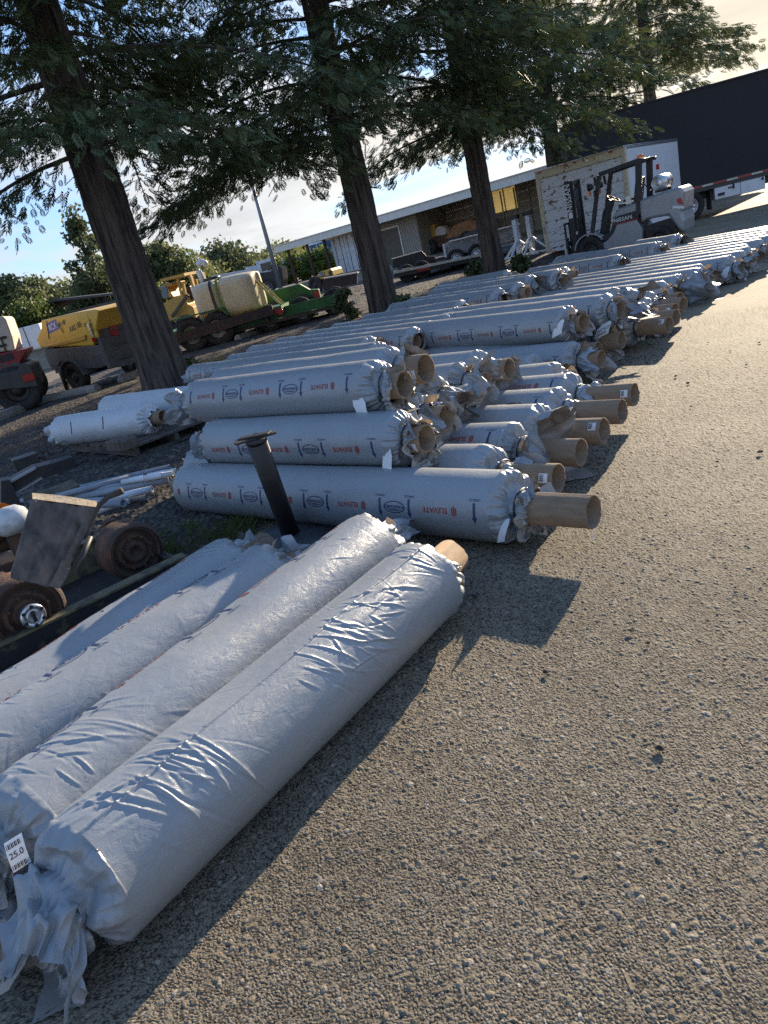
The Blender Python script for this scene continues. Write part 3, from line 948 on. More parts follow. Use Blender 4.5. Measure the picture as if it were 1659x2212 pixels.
ROLL_N = [0]
def film_roll(A, B, R, label, group=None, rc=0.086, tube=(0.0, 0.3), eL=TIGHT, eR=COLLAR, pr=PI / 2 - 0.2, res=1.0, flap=2, tagp=None,
              strap=True, mesh=None, creases=(), wr=1.0, seed=None, seam=None, roll=0.0, name='film_roll', cat='film roll', mats=None, sag=0.35, flip=False, clabel=None, taptext=None, pshift=0.0, lflap=0):
    """A, B: axis points of the film ends; local +x runs A to B"""
    A = Vector(A); B = Vector(B)
    d = B - A
    Lb = d.length
    ROLL_N[0] += 1
    seed = seed if seed is not None else ROLL_N[0] * 13 + 5
    rng = np.random.default_rng(seed + 1000)
    o = bpy.data.objects.new(name, None)
    o.empty_display_size = 0.2
    link(o)
    x = d.normalized(); y = Vector((0, 0, 1)).cross(x).normalized(); z = x.cross(y)
    Mx = Matrix((x, y, z)).transposed().to_4x4()
    Mx.translation = A
    o.matrix_world = Mx
    tag(o, label, cat, group)
    if mesh is None:
        nu = max(24, int(Lb * 70 * (res if res < 2 else res * 1.35))); nv = max(32, int(130 * min(res, 2.5)))
        mesh = film_mesh('film_wrap', Lb, R, rc, seed, nu, nv, eL, eR, min(1.3, max(0.5, res)), creases, pr, wr, mats=mats, seam=seam, sag=sag, pshift=pshift, flip=flip)
    fo = put('film_wrap', mesh, o)
    if tube is not None:
        cm = core_mesh(-tube[0], Lb + tube[1], rc, seed=seed, n=36 if res > 0.7 else 20)
        co = cm.build('cardboard_core', M['card'], o)
        if clabel:
            lm = MB(); P = []
            for k in range(5):
                t = clabel - 0.3 + 0.15 * k
                for dx in (-0.075, -0.02): P.append((Lb + tube[1] + dx, -(rc + 0.003) * 1.015 * math.sin(t), (rc + 0.003) * 1.015 * math.cos(t)))
            lm.add(P, [(2 * k, 2 * k + 2, 2 * k + 3, 2 * k + 1) for k in range(4)], True); lb = lm.build('core_label', M['paper'], co)
            lm = MB()
            for k in range(7):
                t0 = clabel - 0.22 + 0.065 * k; q = []
                for t, dx in ((t0, -0.07), (t0 + 0.025 + 0.015 * (k % 2), -0.07), (t0 + 0.025 + 0.015 * (k % 2), -0.045), (t0, -0.045)):
                    q.append((Lb + tube[1] + dx, -(rc + 0.006) * 1.02 * math.sin(t), (rc + 0.006) * 1.02 * math.cos(t)))
                lm.add(q, [(0, 1, 2, 3)])
            lm.build('label_print', M['black_ink'], lb)
    if strap and res > 0.45:
        mb = MB()
        xs = Lb + eR['sh'] + eR['nk'] * 0.6
        n = 40
        mb.lathe([(rc * 1.20 + 0.004 * math.sin(k), xs + dx) for k, dx in enumerate((-0.006, -0.002, 0.003, 0.006))], (0, 0, 0), (1, 0, 0), n)
        mb.build('strap', M['strap'], o)
    if flap and res > 0.35:
        mb = MB()
        for _ in range(flap):
            paper_flap(rng, Lb + eR['sh'] + eR['nk'] * 0.4, rc * 1.05, rng.uniform(-1.6, 2.4), rng.uniform(0.06, 0.13), mb, rng.uniform(0.2, 0.75))
        f = mb.build('paper_flap', M['kraft'], o)
    if lflap:
        mb = MB()
        for _ in range(lflap):
            paper_flap(rng, -0.02, R * 0.86, rng.uniform(-0.3, 2.2), rng.uniform(0.08, 0.13), mb, 0.1)
        mb.build('paper_flap', M['kraft'], o)
        o.children[-1].data.transform(Matrix.Scale(-1, 4, (1, 0, 0)))
    if tagp:
        # hanging paper tag: (x, phi, radius, w, h, lean)
        tx, tph, trad, tw, th, lean = tagp
        mb = MB()
        c = Vector((Lb + tx, -trad * math.sin(tph), trad * math.cos(tph)))
        e1 = Vector((math.cos(lean), 0.0, math.sin(lean)))
        e2 = Vector((-math.sin(lean), -0.25, -math.cos(lean))).normalized()
        P = []
        for i in range(6):
            for j in range(4):
                p = c + e1 * ((j / 3 - 0.5) * tw * (0.6 if i == 0 else 1)) + e2 * (i / 5 * th)
                p.y -= 0.016 * math.sin(i / 5 * 3.0) + 0.004 * j
                P.append(p)
        mb.add(P, [(i * 4 + j, (i + 1) * 4 + j, (i + 1) * 4 + j + 1, i * 4 + j + 1) for i in range(5) for j in range(3)], True)
        tg = mb.build('paper_tag', M['paper'], o)
        # barcode and lettering
        mb2 = MB()
        off = Vector((0, -0.028, 0))
        def pt(a, b):
            return c + e1 * ((a - 0.5) * tw) + e2 * (b * th) + Vector((0, -0.016 * math.sin(b * 3.0) - 0.012 * a - 0.003, 0))
        if taptext:
            for k in range(12):
                a = 0.16 + k * 0.055
                wd = 0.018 if k % 3 else 0.034
                mb2.add([pt(a, 0.66), pt(a + wd, 0.66), pt(a + wd, 0.84), pt(a, 0.84)], [(0, 3, 2, 1)])
            v, f = text_mesh(taptext, 0.21, 0.01)
            mb2.add([pt(0.5 + p[0], 0.45 - p[1] * tw / th) for p in v], f)
            mb2.build('tag_lettering', M['black_ink'], tg)
    return o

def build_rolls():
    rng = np.random.default_rng(21)
    def rc_(u, s, a, l, w, h): return (u, s, a, l, w, h)
    # ---- four big rolls in the foreground
    R1 = 0.195
    def cl(u0, s0, n, spread_u, spread_s, a0, da, l0, w0, h0, sd):
        r = np.random.default_rng(sd)
        n = int(n * 1.15); w0 *= 0.55; h0 *= 0.55; l0 *= 1.2; da *= 0.6
        return [(u0 + r.normal(0, spread_u), s0 + r.normal(0, spread_s), a0 + r.normal(0, da), l0 * r.uniform(0.5, 1.4), w0 * r.uniform(0.7, 1.3), h0 * r.uniform(0.4, 1.2) * (1 if r.random() < 0.8 else -0.7)) for _ in range(n)]
    circ = 2 * PI * R1
    c1 = []
    # local phi is positive toward the right-hand side of the roll (seen from its near end)
    c1 += cl(0.25, 0.06, 16, 0.09, 0.06, 1.2, 0.35, 0.20, 0.009, 0.007, 1)      # near end, folds running down from the seam
    c1 += cl(0.10, 0.02, 10, 0.05, 0.06, 0.2, 0.4, 0.14, 0.010, 0.008, 2)
    c1 += cl(1.02, 0.20, 20, 0.10, 0.05, 1.0, 0.40, 0.15, 0.009, 0.007, 3)      # big crumple right of the seam, mid length
    c1 += cl(1.20, 0.14, 14, 0.09, 0.05, 0.7, 0.45, 0.12, 0.008, 0.007, 4)
    c1 += cl(1.36, 0.12, 8, 0.05, 0.03, 0.2, 0.3, 0.16, 0.009, 0.009, 5)
    c1 += cl(1.02, -0.06, 12, 0.12, 0.02, -0.9, 0.25, 0.05, 0.005, 0.004, 6)
    c1 += cl(1.62, 0.08, 12, 0.07, 0.10, 1.3, 0.5, 0.14, 0.008, 0.005, 7)
    c1 += cl(0.65, 0.10, 8, 0.25, 0.12, 0.9, 0.6, 0.18, 0.005, 0.003, 8)
    c1 += cl(0.35, 0.22, 7, 0.10, 0.04, 1.25, 0.2, 0.30, 0.010, 0.006, 9)
    film_roll((-1.03, 1.583, R1), (0.091, 2.873, R1), R1, 'large wrinkled grey film roll in front, outermost of four, bunched end toward the camera',
              'rolls in the foreground row', rc=0.088, tube=(-0.1, 0.26), sag=0.9, eL=dict(sh=0.07, nk=0.03, cl=0.13, fl=0.05, tear=0.45, cr=0.050, pl=0.010, tube=False),
              eR=dict(sh=0.07, nk=0.03, cl=0.06, fl=0.02, cr=0.016, pl=0.016), pr=3.0, res=3.3, flap=1, strap=False, creases=c1, wr=0.45, seed=101, seam=(0.28, 0.009))
    c2 = cl(0.15, 0.0, 14, 0.08, 0.10, 1.2, 0.4, 0.16, 0.009, 0.006, 11) + cl(1.60, -0.05, 16, 0.07, 0.10, 0.3, 0.5, 0.10, 0.008, 0.006, 12) + cl(0.32, 0.02, 8, 0.08, 0.06, 1.0, 0.3, 0.24, 0.010, 0.005, 13)
    f2 = film_roll((-1.29, 1.855, 0.2), (-0.12, 3.371, 0.2), 0.2, 'large grey roll second from the right in front, its far end scrunched into a bag',
              'rolls in the foreground row', rc=0.088, tube=(-0.1, -0.05), eL=dict(sh=0.09, nk=0.04, cl=0.09, fl=0.05, cr=0.04, pl=0.012, tube=False), eR=BAG, pr=-0.40, flip=True, res=2.9, flap=1, strap=False,
              creases=c2, wr=0.45, seed=102, seam=(-0.5, 0.003), pshift=0.25,
              tagp=None)
    # paper tag at the near end of the second roll
    tc = G(38, 1842, 0.24) - ray(38, 1842) * 0.09
    e1 = Vector(right * math.cos(0.45) + up * math.sin(0.45)) + Vector((0, 0.25, 0)); e1.normalize()
    e2 = Vector(-right * math.sin(0.45) + up * math.cos(0.45)) + Vector((0.1, 0, -0.15)); e2.normalize()
    nr = e1.cross(e2)
    tm = MB(); P = []
    for i in range(5):
        for j in range(4):
            P.append(Vector(tc) + e1 * ((j / 3 - 0.5) * 0.052) + e2 * ((i / 4 - 0.5) * 0.085) + nr * (0.006 * math.sin(i * 0.8)))
    tm.add(P, [(i * 4 + j, i * 4 + j + 1, (i + 1) * 4 + j + 1, (i + 1) * 4 + j) for i in range(4) for j in range(3)], True)
    tg = tm.build('paper_tag', M['paper'], f2)
    tx = MB(); v, f = text_mesh('25.0', 0.024, 0.012)
    tx.add([Vector(tc) + e1 * p[0] + e2 * p[1] + nr * 0.009 for p in v], f)
    for k in range(9):
        for y0, y1 in ((0.020, 0.034), (-0.037, -0.024)):
            a0 = -0.021 + k * 0.0047
            tx.add([Vector(tc) + e1 * (a0 + da) + e2 * yy + nr * 0.009 for da, yy in ((0, y0), (0.002 + 0.0014 * (k % 2), y0), (0.002 + 0.0014 * (k % 2), y1), (0, y1))], [(0, 1, 2, 3)])
    tl_ = tx.build('tag_lettering', M['black_ink'], tg)
    tg.matrix_parent_inverse = f2.matrix_world.inverted()
    c3 = cl(0.35, -0.02, 16, 0.18, 0.02, 1.3, 0.2, 0.07, 0.006, 0.005, 14) + cl(0.8, -0.04, 12, 0.2, 0.02, 1.2, 0.3, 0.05, 0.005, 0.004, 15) + cl(0.15, 0.0, 14, 0.1, 0.06, 0.9, 0.4, 0.16, 0.008, 0.006, 16)
    film_roll((-1.82, 2.03, 0.186), (-0.672, 3.36, 0.186), 0.19, 'grey roll third from the right in front, half in shade, small wrinkled seam',
              'rolls in the foreground row', rc=0.086, tube=(0.0, 0.26), eL=COLLAR, eR=dict(sh=0.1, nk=0.05, cl=0.16, fl=0.06, cr=0.03), pr=-0.34, flip=True, res=2.4, flap=1, strap=False, creases=c3, wr=0.8, seed=103,
              seam=(-0.35, 0.004), pshift=0.1)
    c4 = cl(0.35, -0.05, 14, 0.15, 0.06, 0.7, 0.4, 0.16, 0.008, 0.006, 17) + cl(1.7, 0.0, 14, 0.07, 0.1, 0.5, 0.6, 0.12, 0.009, 0.006, 18)
    film_roll((-2.02, 2.21, 0.180), (-0.915, 3.63, 0.180), 0.186, 'grey film roll leftmost of four in front, lying against the black steel rail',
              'rolls in the foreground row', rc=0.086, tube=(0.0, 0.33), eL=COLLAR, eR=dict(sh=0.09, nk=0.05, cl=0.10, fl=0.03, cr=0.03), pr=-0.3, res=2.2, flap=1, strap=False, creases=c4, wr=0.9, seed=104, seam=(-0.1, 0.003))
    # ---- right-hand bottom row: parallel, tube ends toward the drive
    RB = 0.197
    def row(n, aR, L, yaw=0.0, z=RB):
        t = math.tan(R_(yaw))
        B = AN(aR, n, z); A = AN(aR - L * math.cos(R_(yaw)), n + L * math.sin(R_(yaw)), z)
        return A, B
    gB = 'rolls on the asphalt, bottom layer'
    bot = [
        (2.945, -1.97, 2.95, 0.0, 0.39, 'longest grey roll, front of the stack behind the steel stand, tube sticking far out', dict(res=1.9, flap=2, pr=PI / 2 - 0.22, tagp=(0.10, PI / 2 - 0.05, 0.16, 0.06, 0.13, 0.35), lflap=0, wr=0.5, eR=dict(sh=0.075, nk=0.045, cl=0.06, fl=0.045, pl=0.014, cr=0.042))),
        (3.355, -2.38, 3.0, 0.0, 0.40, 'grey film roll on the ground, second tube from the front of the stack', dict(res=1.3, flap=1, wr=0.6, eL=COLLAR, eR=dict(sh=0.12, nk=0.05, cl=0.14, fl=0.05, pl=0.02, cr=0.028))),
        (3.775, -2.42, 3.1, 0.0, 0.38, 'grey roll on the ground, third tube from the front, torn film trailing on asphalt', dict(res=1.4, flap=3, wr=0.6, pr=0.75, eR=dict(sh=0.06, nk=0.05, cl=0.22, fl=0.16, cr=0.04))),
        (4.175, -2.45, 3.1, 0.0, 0.38, 'grey film roll on the ground, fourth tube from the front of the stack', dict(res=1.2, flap=2, wr=0.5, eR=WIDE)),
        (4.590, -2.52, 3.1, 0.0, 0.40, 'grey roll on the ground, fifth tube from the front of the stack, torn paper collar', dict(res=1.2, flap=3, pr=0.9, wr=0.5)),
        (5.010, -2.62, 3.1, 0.0, 0.42, 'grey roll on the ground, sixth tube from the front, wide loose collar behind it', dict(res=1.2, flap=2, pr=0.7, wr=0.5, eR=WIDE)),
        (5.43, -2.98, 3.1, 0.0, 0.10, 'grey roll on the ground just behind the six long tubes, short end tucked back', dict(res=0.9, flap=2, eR=COLLAR)),
        (5.86, -3.42, 3.0, 0.0, 0.24, 'grey roll on the ground with short tube, set back two places behind the long tubes', dict(res=0.9, flap=3)),
        (6.28, -3.22, 3.1, 2.0, 0.20, 'grey roll on the ground, crumpled film bulging round its tube, below the middle stack', dict(res=0.9, flap=3, eR=WIDE)),
        (6.69, -3.45, 3.1, 4.0, 0.22, 'grey roll on the ground under the middle stack, tube half hidden by paper', dict(res=0.9, flap=3)),
        (7.10, -3.45, 3.1, 6.0, 0.30, 'grey roll on the ground, loose film hanging like a bag with white tag', dict(res=1.0, flap=2, eR=dict(sh=0.08, nk=0.04, cl=0.20, fl=0.12, cr=0.04), tagp=(0.12, PI / 2 + 0.3, 0.16, 0.12, 0.2, -0.3))),
        (7.66, -3.24, 3.1, 8.0, 0.38, 'grey roll on the ground with long clean tube and dark strap beyond the middle stack', dict(res=1.0, flap=1, pr=PI / 2 - 0.3, eR=dict(sh=0.10, nk=0.05, cl=0.02, fl=0.01, pl=0.016))),
        (8.07, -3.25, 3.1, 9.0, 0.32, 'grey roll on the ground just behind the long clean tube, kraft paper round it', dict(res=0.8, flap=4)),
        (8.48, -3.38, 3.1, 10.0, 0.30, 'grey film roll on the ground in the right row, kraft strip lying along its tube', dict(res=0.8, flap=3)),
        (8.89, -3.48, 3.1, 11.0, 0.36, 'grey film roll on the ground in the right row with a tall bare tube', dict(res=0.8, flap=1)),
    ]
    for i, (n, aR, L, yaw, tb, lab, kw) in enumerate(bot):
        A, B = row(n, aR - 0.06, L, yaw)
        tb += 0.10
        kw = dict(kw)
        res = kw.pop('res')
        if kw.get('flap', 0) > 1: kw['flap'] -= 1
        film_roll(A, B, RB, lab, gB, rc=0.086, clabel=(None, 1.2, None, 0.9)[i % 4], tube=(0.10 if i else 0.24, tb), res=res, seed=200 + i, **kw)
    A0 = AN(-5.5, 3.36, RB)
    # farther rows of the right-hand group, single layer
    gF = 'rolls in the far rows on the right'
    far = []
    n = 9.30
    k = 0
    while n < 15.3:
        far.append(n); n += 0.41
    labs = {0: 'grey roll with bare tube, nearest of the far right rows',
            1: 'grey film roll in the far right rows with two curled kraft sheets at its end',
            2: 'grey roll in the far right rows, large torn bag of film at its end',
            3: 'grey roll in the far right rows, just behind the torn bag of film',
            5: 'grey roll in the far right rows, printed front showing past its neighbours, pale tag',
            6: 'grey roll in the far right rows, next behind the one with the pale tag'}
    shared = [film_mesh('film_wrap', 3.1, RB, 0.086, 300 + q, 70, 48, TIGHT, (COLLAR, WIDE, COLLAR)[q], 0.5, (), (PI / 2 - 0.2, 0.8, PI / 2 + 0.2)[q], 0.6, sag=0.35) for q in range(3)]
    for i, n in enumerate(far):
        aR = (-3.62, -3.68, -3.62, -3.5, -3.6, -3.30, -3.28, -3.3)[i] if i < 8 else -3.35 + 0.1 * math.sin(i * 2.1)
        A, B = row(n, aR, 3.1, 12.0)
        lab = labs.get(i, 'grey roll in the far right rows, seen mostly as one bright ridge')
        if i in (0, 2, 5):
            film_roll(A, B, RB, lab, gF, tube=(0.1, (0.36, 0, 0.0, 0, 0, 0.12)[i]), res=0.9, seed=320 + i, flap=3, pr=PI / 2 - 0.35 if i == 5 else PI / 2,
                      eR=(COLLAR, WIDE, dict(sh=0.06, nk=0.04, cl=0.34, fl=0.14, cr=0.05, tube=False), WIDE, WIDE, COLLAR)[i],
                      tagp=(0.07, PI / 2 - 0.3, 0.2, 0.13, 0.16, 0.3) if i in (2, 5) else None)
        else:
            film_roll(A, B, RB, lab, gF, tube=(0.1, (0.25, 0.2, 0.1, 0.15)[i % 4]), mesh=shared[i % 3], res=0.5, seed=330 + i, flap=3)
    # ---- second and third tier at the front (shorter rolls)
    RS = 0.176
    z1 = 0.514; z2 = 0.80
    gU = 'shorter rolls stacked on top'
    up_ = [
        (3.150, -2.86, 1.86, 0.0, z1, 0.17, 'short grey roll on the two front bottom rolls, long white tag hanging from its strap', dict(res=1.9, flap=3, pr=PI / 2 + 0.03, wr=0.45, eL=dict(sh=0.09, nk=0.04, cl=0.05, fl=0.06, cr=0.03), tagp=(0.03, PI / 2 + 0.05, 0.15, 0.085, 0.235, 0.06), eR=dict(sh=0.075, nk=0.04, cl=0.08, fl=0.05, pl=0.014, cr=0.036))),
        (3.560, -3.05, 1.98, 0.0, z1, 0.22, 'short grey film roll in the second tier, kraft paper flared round its tube', dict(res=1.2, flap=5, wr=0.6, eR=WIDE)),
        (3.970, -3.20, 1.98, 0.0, z1, 0.0, 'short roll in the second tier, loose plastic and a printed tag at its end', dict(res=1.1, flap=2, wr=0.7, eR=dict(sh=0.08, nk=0.05, cl=0.2, fl=0.08, cr=0.035, tube=False), tagp=(0.12, PI / 2 - 0.7, 0.12, 0.1, 0.15, 0.4), taptext='1.5 X 50.0')),
        (3.355, -3.16, 1.92, 0.0, z2, 0.22, 'short grey film roll on the very top of the stack, printed side toward the camera', dict(res=1.9, flap=3, pr=PI / 2 - 0.42, wr=0.5, eL=dict(sh=0.12, nk=0.05, cl=0.06, fl=0.08, cr=0.03), tagp=(0.0, PI / 2 + 0.1, 0.155, 0.12, 0.12, -0.25), eR=dict(sh=0.10, nk=0.05, cl=0.10, fl=0.05, pl=0.014, cr=0.042))),
        (3.765, -3.36, 1.96, 0.0, z2, 0.28, 'short grey film roll on top behind the topmost printed one, with a wide labelled tube', dict(res=1.3, flap=3, wr=0.6, pr=2.4, rc=0.098, eR=dict(sh=0.09, nk=0.05, cl=0.08, fl=0.07, pl=0.03))),
        (4.380, -3.25, 1.98, 0.0, z1, 0.20, 'short grey film roll in the second tier with a barcode tag and crumpled collar', dict(res=1.5, flap=5, wr=0.4, pr=2.3, eR=dict(sh=0.06, nk=0.05, cl=0.20, fl=0.10, pl=0.03, cr=0.03), tagp=(0.05, PI / 2 + 0.5, 0.14, 0.1, 0.1, 0.5), taptext='PGTLLC')),
        (4.800, -3.35, 1.98, 0.0, z1, 0.26, 'short grey film roll in the second tier with a pointed kraft flap over its tube', dict(res=1.3, flap=5, wr=0.4, pr=2.5, eR=WIDE)),
        (6.55, -3.42, 2.06, 12.0, z1, 0.16, 'short printed grey roll on top of the middle stack, left end torn, paper capped', dict(res=1.5, flap=3, pr=PI / 2 + 0.02, wr=0.6, lflap=3, eL=dict(sh=0.05, nk=0.06, cl=0.16, fl=0.07, cr=0.02), tagp=(0.05, PI / 2 - 0.45, 0.16, 0.14, 0.15, 0.3))),
        (7.00, -3.22, 2.4, 12.0, z1, 0.13, 'grey film roll behind the printed middle one, lettered white label hanging under its tube', dict(res=1.0, flap=4, tagp=(0.1, PI / 2 + 0.5, 0.17, 0.2, 0.14, 0.35), taptext='NUT SLIT')),
        (7.42, -3.32, 2.4, 12.0, z1, 0.0, 'grey film roll on top of the middle stack ending in a big torn kraft-edged collar', dict(res=1.0, flap=4, eR=dict(sh=0.05, nk=0.04, cl=0.26, fl=0.12, cr=0.045, tube=False))),
    ]
    for i, (n, aR, L, yaw, z, tb, lab, kw) in enumerate(up_):
        A, B = row(n, aR, L, yaw, z)
        kw = dict(kw); kw['flap'] = (kw['flap'] + 1) // 2; tb += 0.04; res = kw.pop('res'); rcc = kw.pop('rc', 0.086)
        film_roll(A, B, RS, lab, gU, rc=rcc, clabel=(1.9, None)[i % 2] if i != 4 else 1.7, tube=(0.06, tb), res=res, seed=400 + i, **kw)
    # ---- left-hand group under the trees (second layer shows, its support below)
    gL = 'rolls in the left rows under the trees'
    left = [
        ((424, 812), (820, 772), 'grey film roll nearest the left trunk, its left end showing past the top printed roll', 0.1, COLLAR),
        ((508, 790), (800, 757), 'grey film roll in the left rows, second ridge behind the topmost printed roll', 0.0, COLLAR),
        ((552, 770), (895, 738), 'grey film roll in the left rows with a shaded pleated end and black strap', 0.04, TIGHT),
        ((607, 754), (930, 724), 'grey film roll in the left rows with a dark open tube beside the kraft-capped end', 0.05, TIGHT),
        ((672, 738), (975, 708), 'grey film roll in the left rows reaching behind the kraft-capped end', 0.0, COLLAR),
        ((730, 722), (985, 694), 'grey film roll in the left rows, thin ridge left of the kraft-capped end', 0.0, COLLAR),
        ((798, 702), (996, 674), 'grey film roll below the middle trunk, its round pleated end lit', 0.0, TIGHT),
        ((855, 676), (1078, 648), 'grey film roll below the middle trunk ending in crumpled bright film', 0.0, COLLAR),
        ((893, 665), (1120, 635), 'grey roll in the left rows with a bare tube, right of the middle trunk', 0.20, TIGHT),
        ((940, 646), (1148, 618), 'grey roll in the left rows with loose film folded over its end', 0.0, WIDE),
        ((950, 636), (1205, 606), 'grey film roll in the left rows, long ridge ending in a kraft-lined tube', 0.1, COLLAR),
        ((958, 629), (1096, 603), 'short grey film roll farthest to the left, loose film at both ends', 0.0, COLLAR),
        ((1040, 632), (1222, 598), 'grey film roll with a strapped end and bare tube near the thin black pipes', 0.22, TIGHT),
        ((1150, 598), (1334, 572), 'grey film roll with print showing, in front of the forklift front wheel', 0.06, COLLAR),
        ((1209, 571), (1388, 547), 'grey film roll lying closest to the forklift front wheel', 0.06, COLLAR),
        ((1300, 560), (1420, 543), 'small grey film roll end with kraft paper, in front of the forklift chassis', 0.1, COLLAR),
        ((1377, 538), (1462, 526), 'grey film roll lying below the forklift counterweight', 0.0, WIDE),
    ]
    for i, (pa, pb, lab, tb, er) in enumerate(left):
        z = 0.514 if i < 12 else 0.40
        A = G(*pa, z); B = G(*pb, z)
        film_roll(A, B, 0.176, lab, gL, tube=(0.06, tb), res=0.7 if i < 12 else 0.6, seed=500 + i, eL=COLLAR, eR=er, flap=2, pr=PI / 2 - 0.25, wr=0.7)
    # supports below the left rows, mostly hidden
    sup = [film_mesh('film_wrap', 3.2, RB, 0.086, 600, 60, 40, TIGHT, COLLAR, 0.5, (), None, 0.6)]
    n = 6.0
    i = 0
    while n < 12.6:
        a0 = -5.75 - 0.1 * (i % 3)
        t = 11.0
        B = AN(a0, n, 0.19); A = AN(a0 - 3.2 * math.cos(R_(t)), n + 3.2 * math.sin(R_(t)), 0.19)
        film_roll(A, B, RB, 'grey film roll lying under the left rows, mostly covered by the rolls above it', 'covered rolls under the left rows',
                  tube=(0.05, 0.05), mesh=sup[0], res=0.4, seed=620 + i, flap=0, strap=False)
        n += 0.42; i += 1
build_rolls()

# ------------------------------------------------------------------ trees
def leaf_mesh(P, Dv, Nv, S, tmpl, mat_):
    """place template leaves: tmpl (T,3,3) triangles in local (along, side, normal)"""
    n = len(P)
    Dv = Dv / np.linalg.norm(Dv, axis=1, keepdims=True)
    Sd = np.cross(Nv, Dv); Sd /= np.linalg.norm(Sd, axis=1, keepdims=True) + 1e-9
    Nn = np.cross(Dv, Sd)
    T = tmpl.reshape(-1, 3)
    V = P[:, None, :] + S[:, None, None] * (T[None, :, 0:1] * Dv[:, None, :] + T[None, :, 1:2] * Sd[:, None, :] + T[None, :, 2:3] * Nn[:, None, :])
    V = V.reshape(-1, 3)
    Fq = np.arange(len(V)).reshape(-1, 3)
    return np_mesh('crown', V, Fq, [mat_])

def frond():
    T = [[(0, -0.02, 0), (0, 0.02, 0), (0.98, 0, -0.10)]]
    for k in range(4):
        x = 0.08 + 0.20 * k
        ln = 0.46 * (1 - 0.36 * abs(k - 1) / 3)
        z = -0.10 * x
        for s in (-1, 1):
            dx = ln * 0.78; dy = ln * 0.60 * s
            T.append([(x, 0, z), (x + dx * 0.55 + 0.075, dy * 0.42, z - 0.01), (x + dx, dy, z - 0.07)])
            T.append([(x, 0, z), (x + dx * 0.5 - 0.055, dy * 0.58 + 0.03 * s, z - 0.02), (x + dx, dy, z - 0.07)])
    T.append([(0.80, -0.05, -0.09), (0.80, 0.05, -0.09), (1.18, 0, -0.16)])
    return np.array(T, float)
FROND = frond()

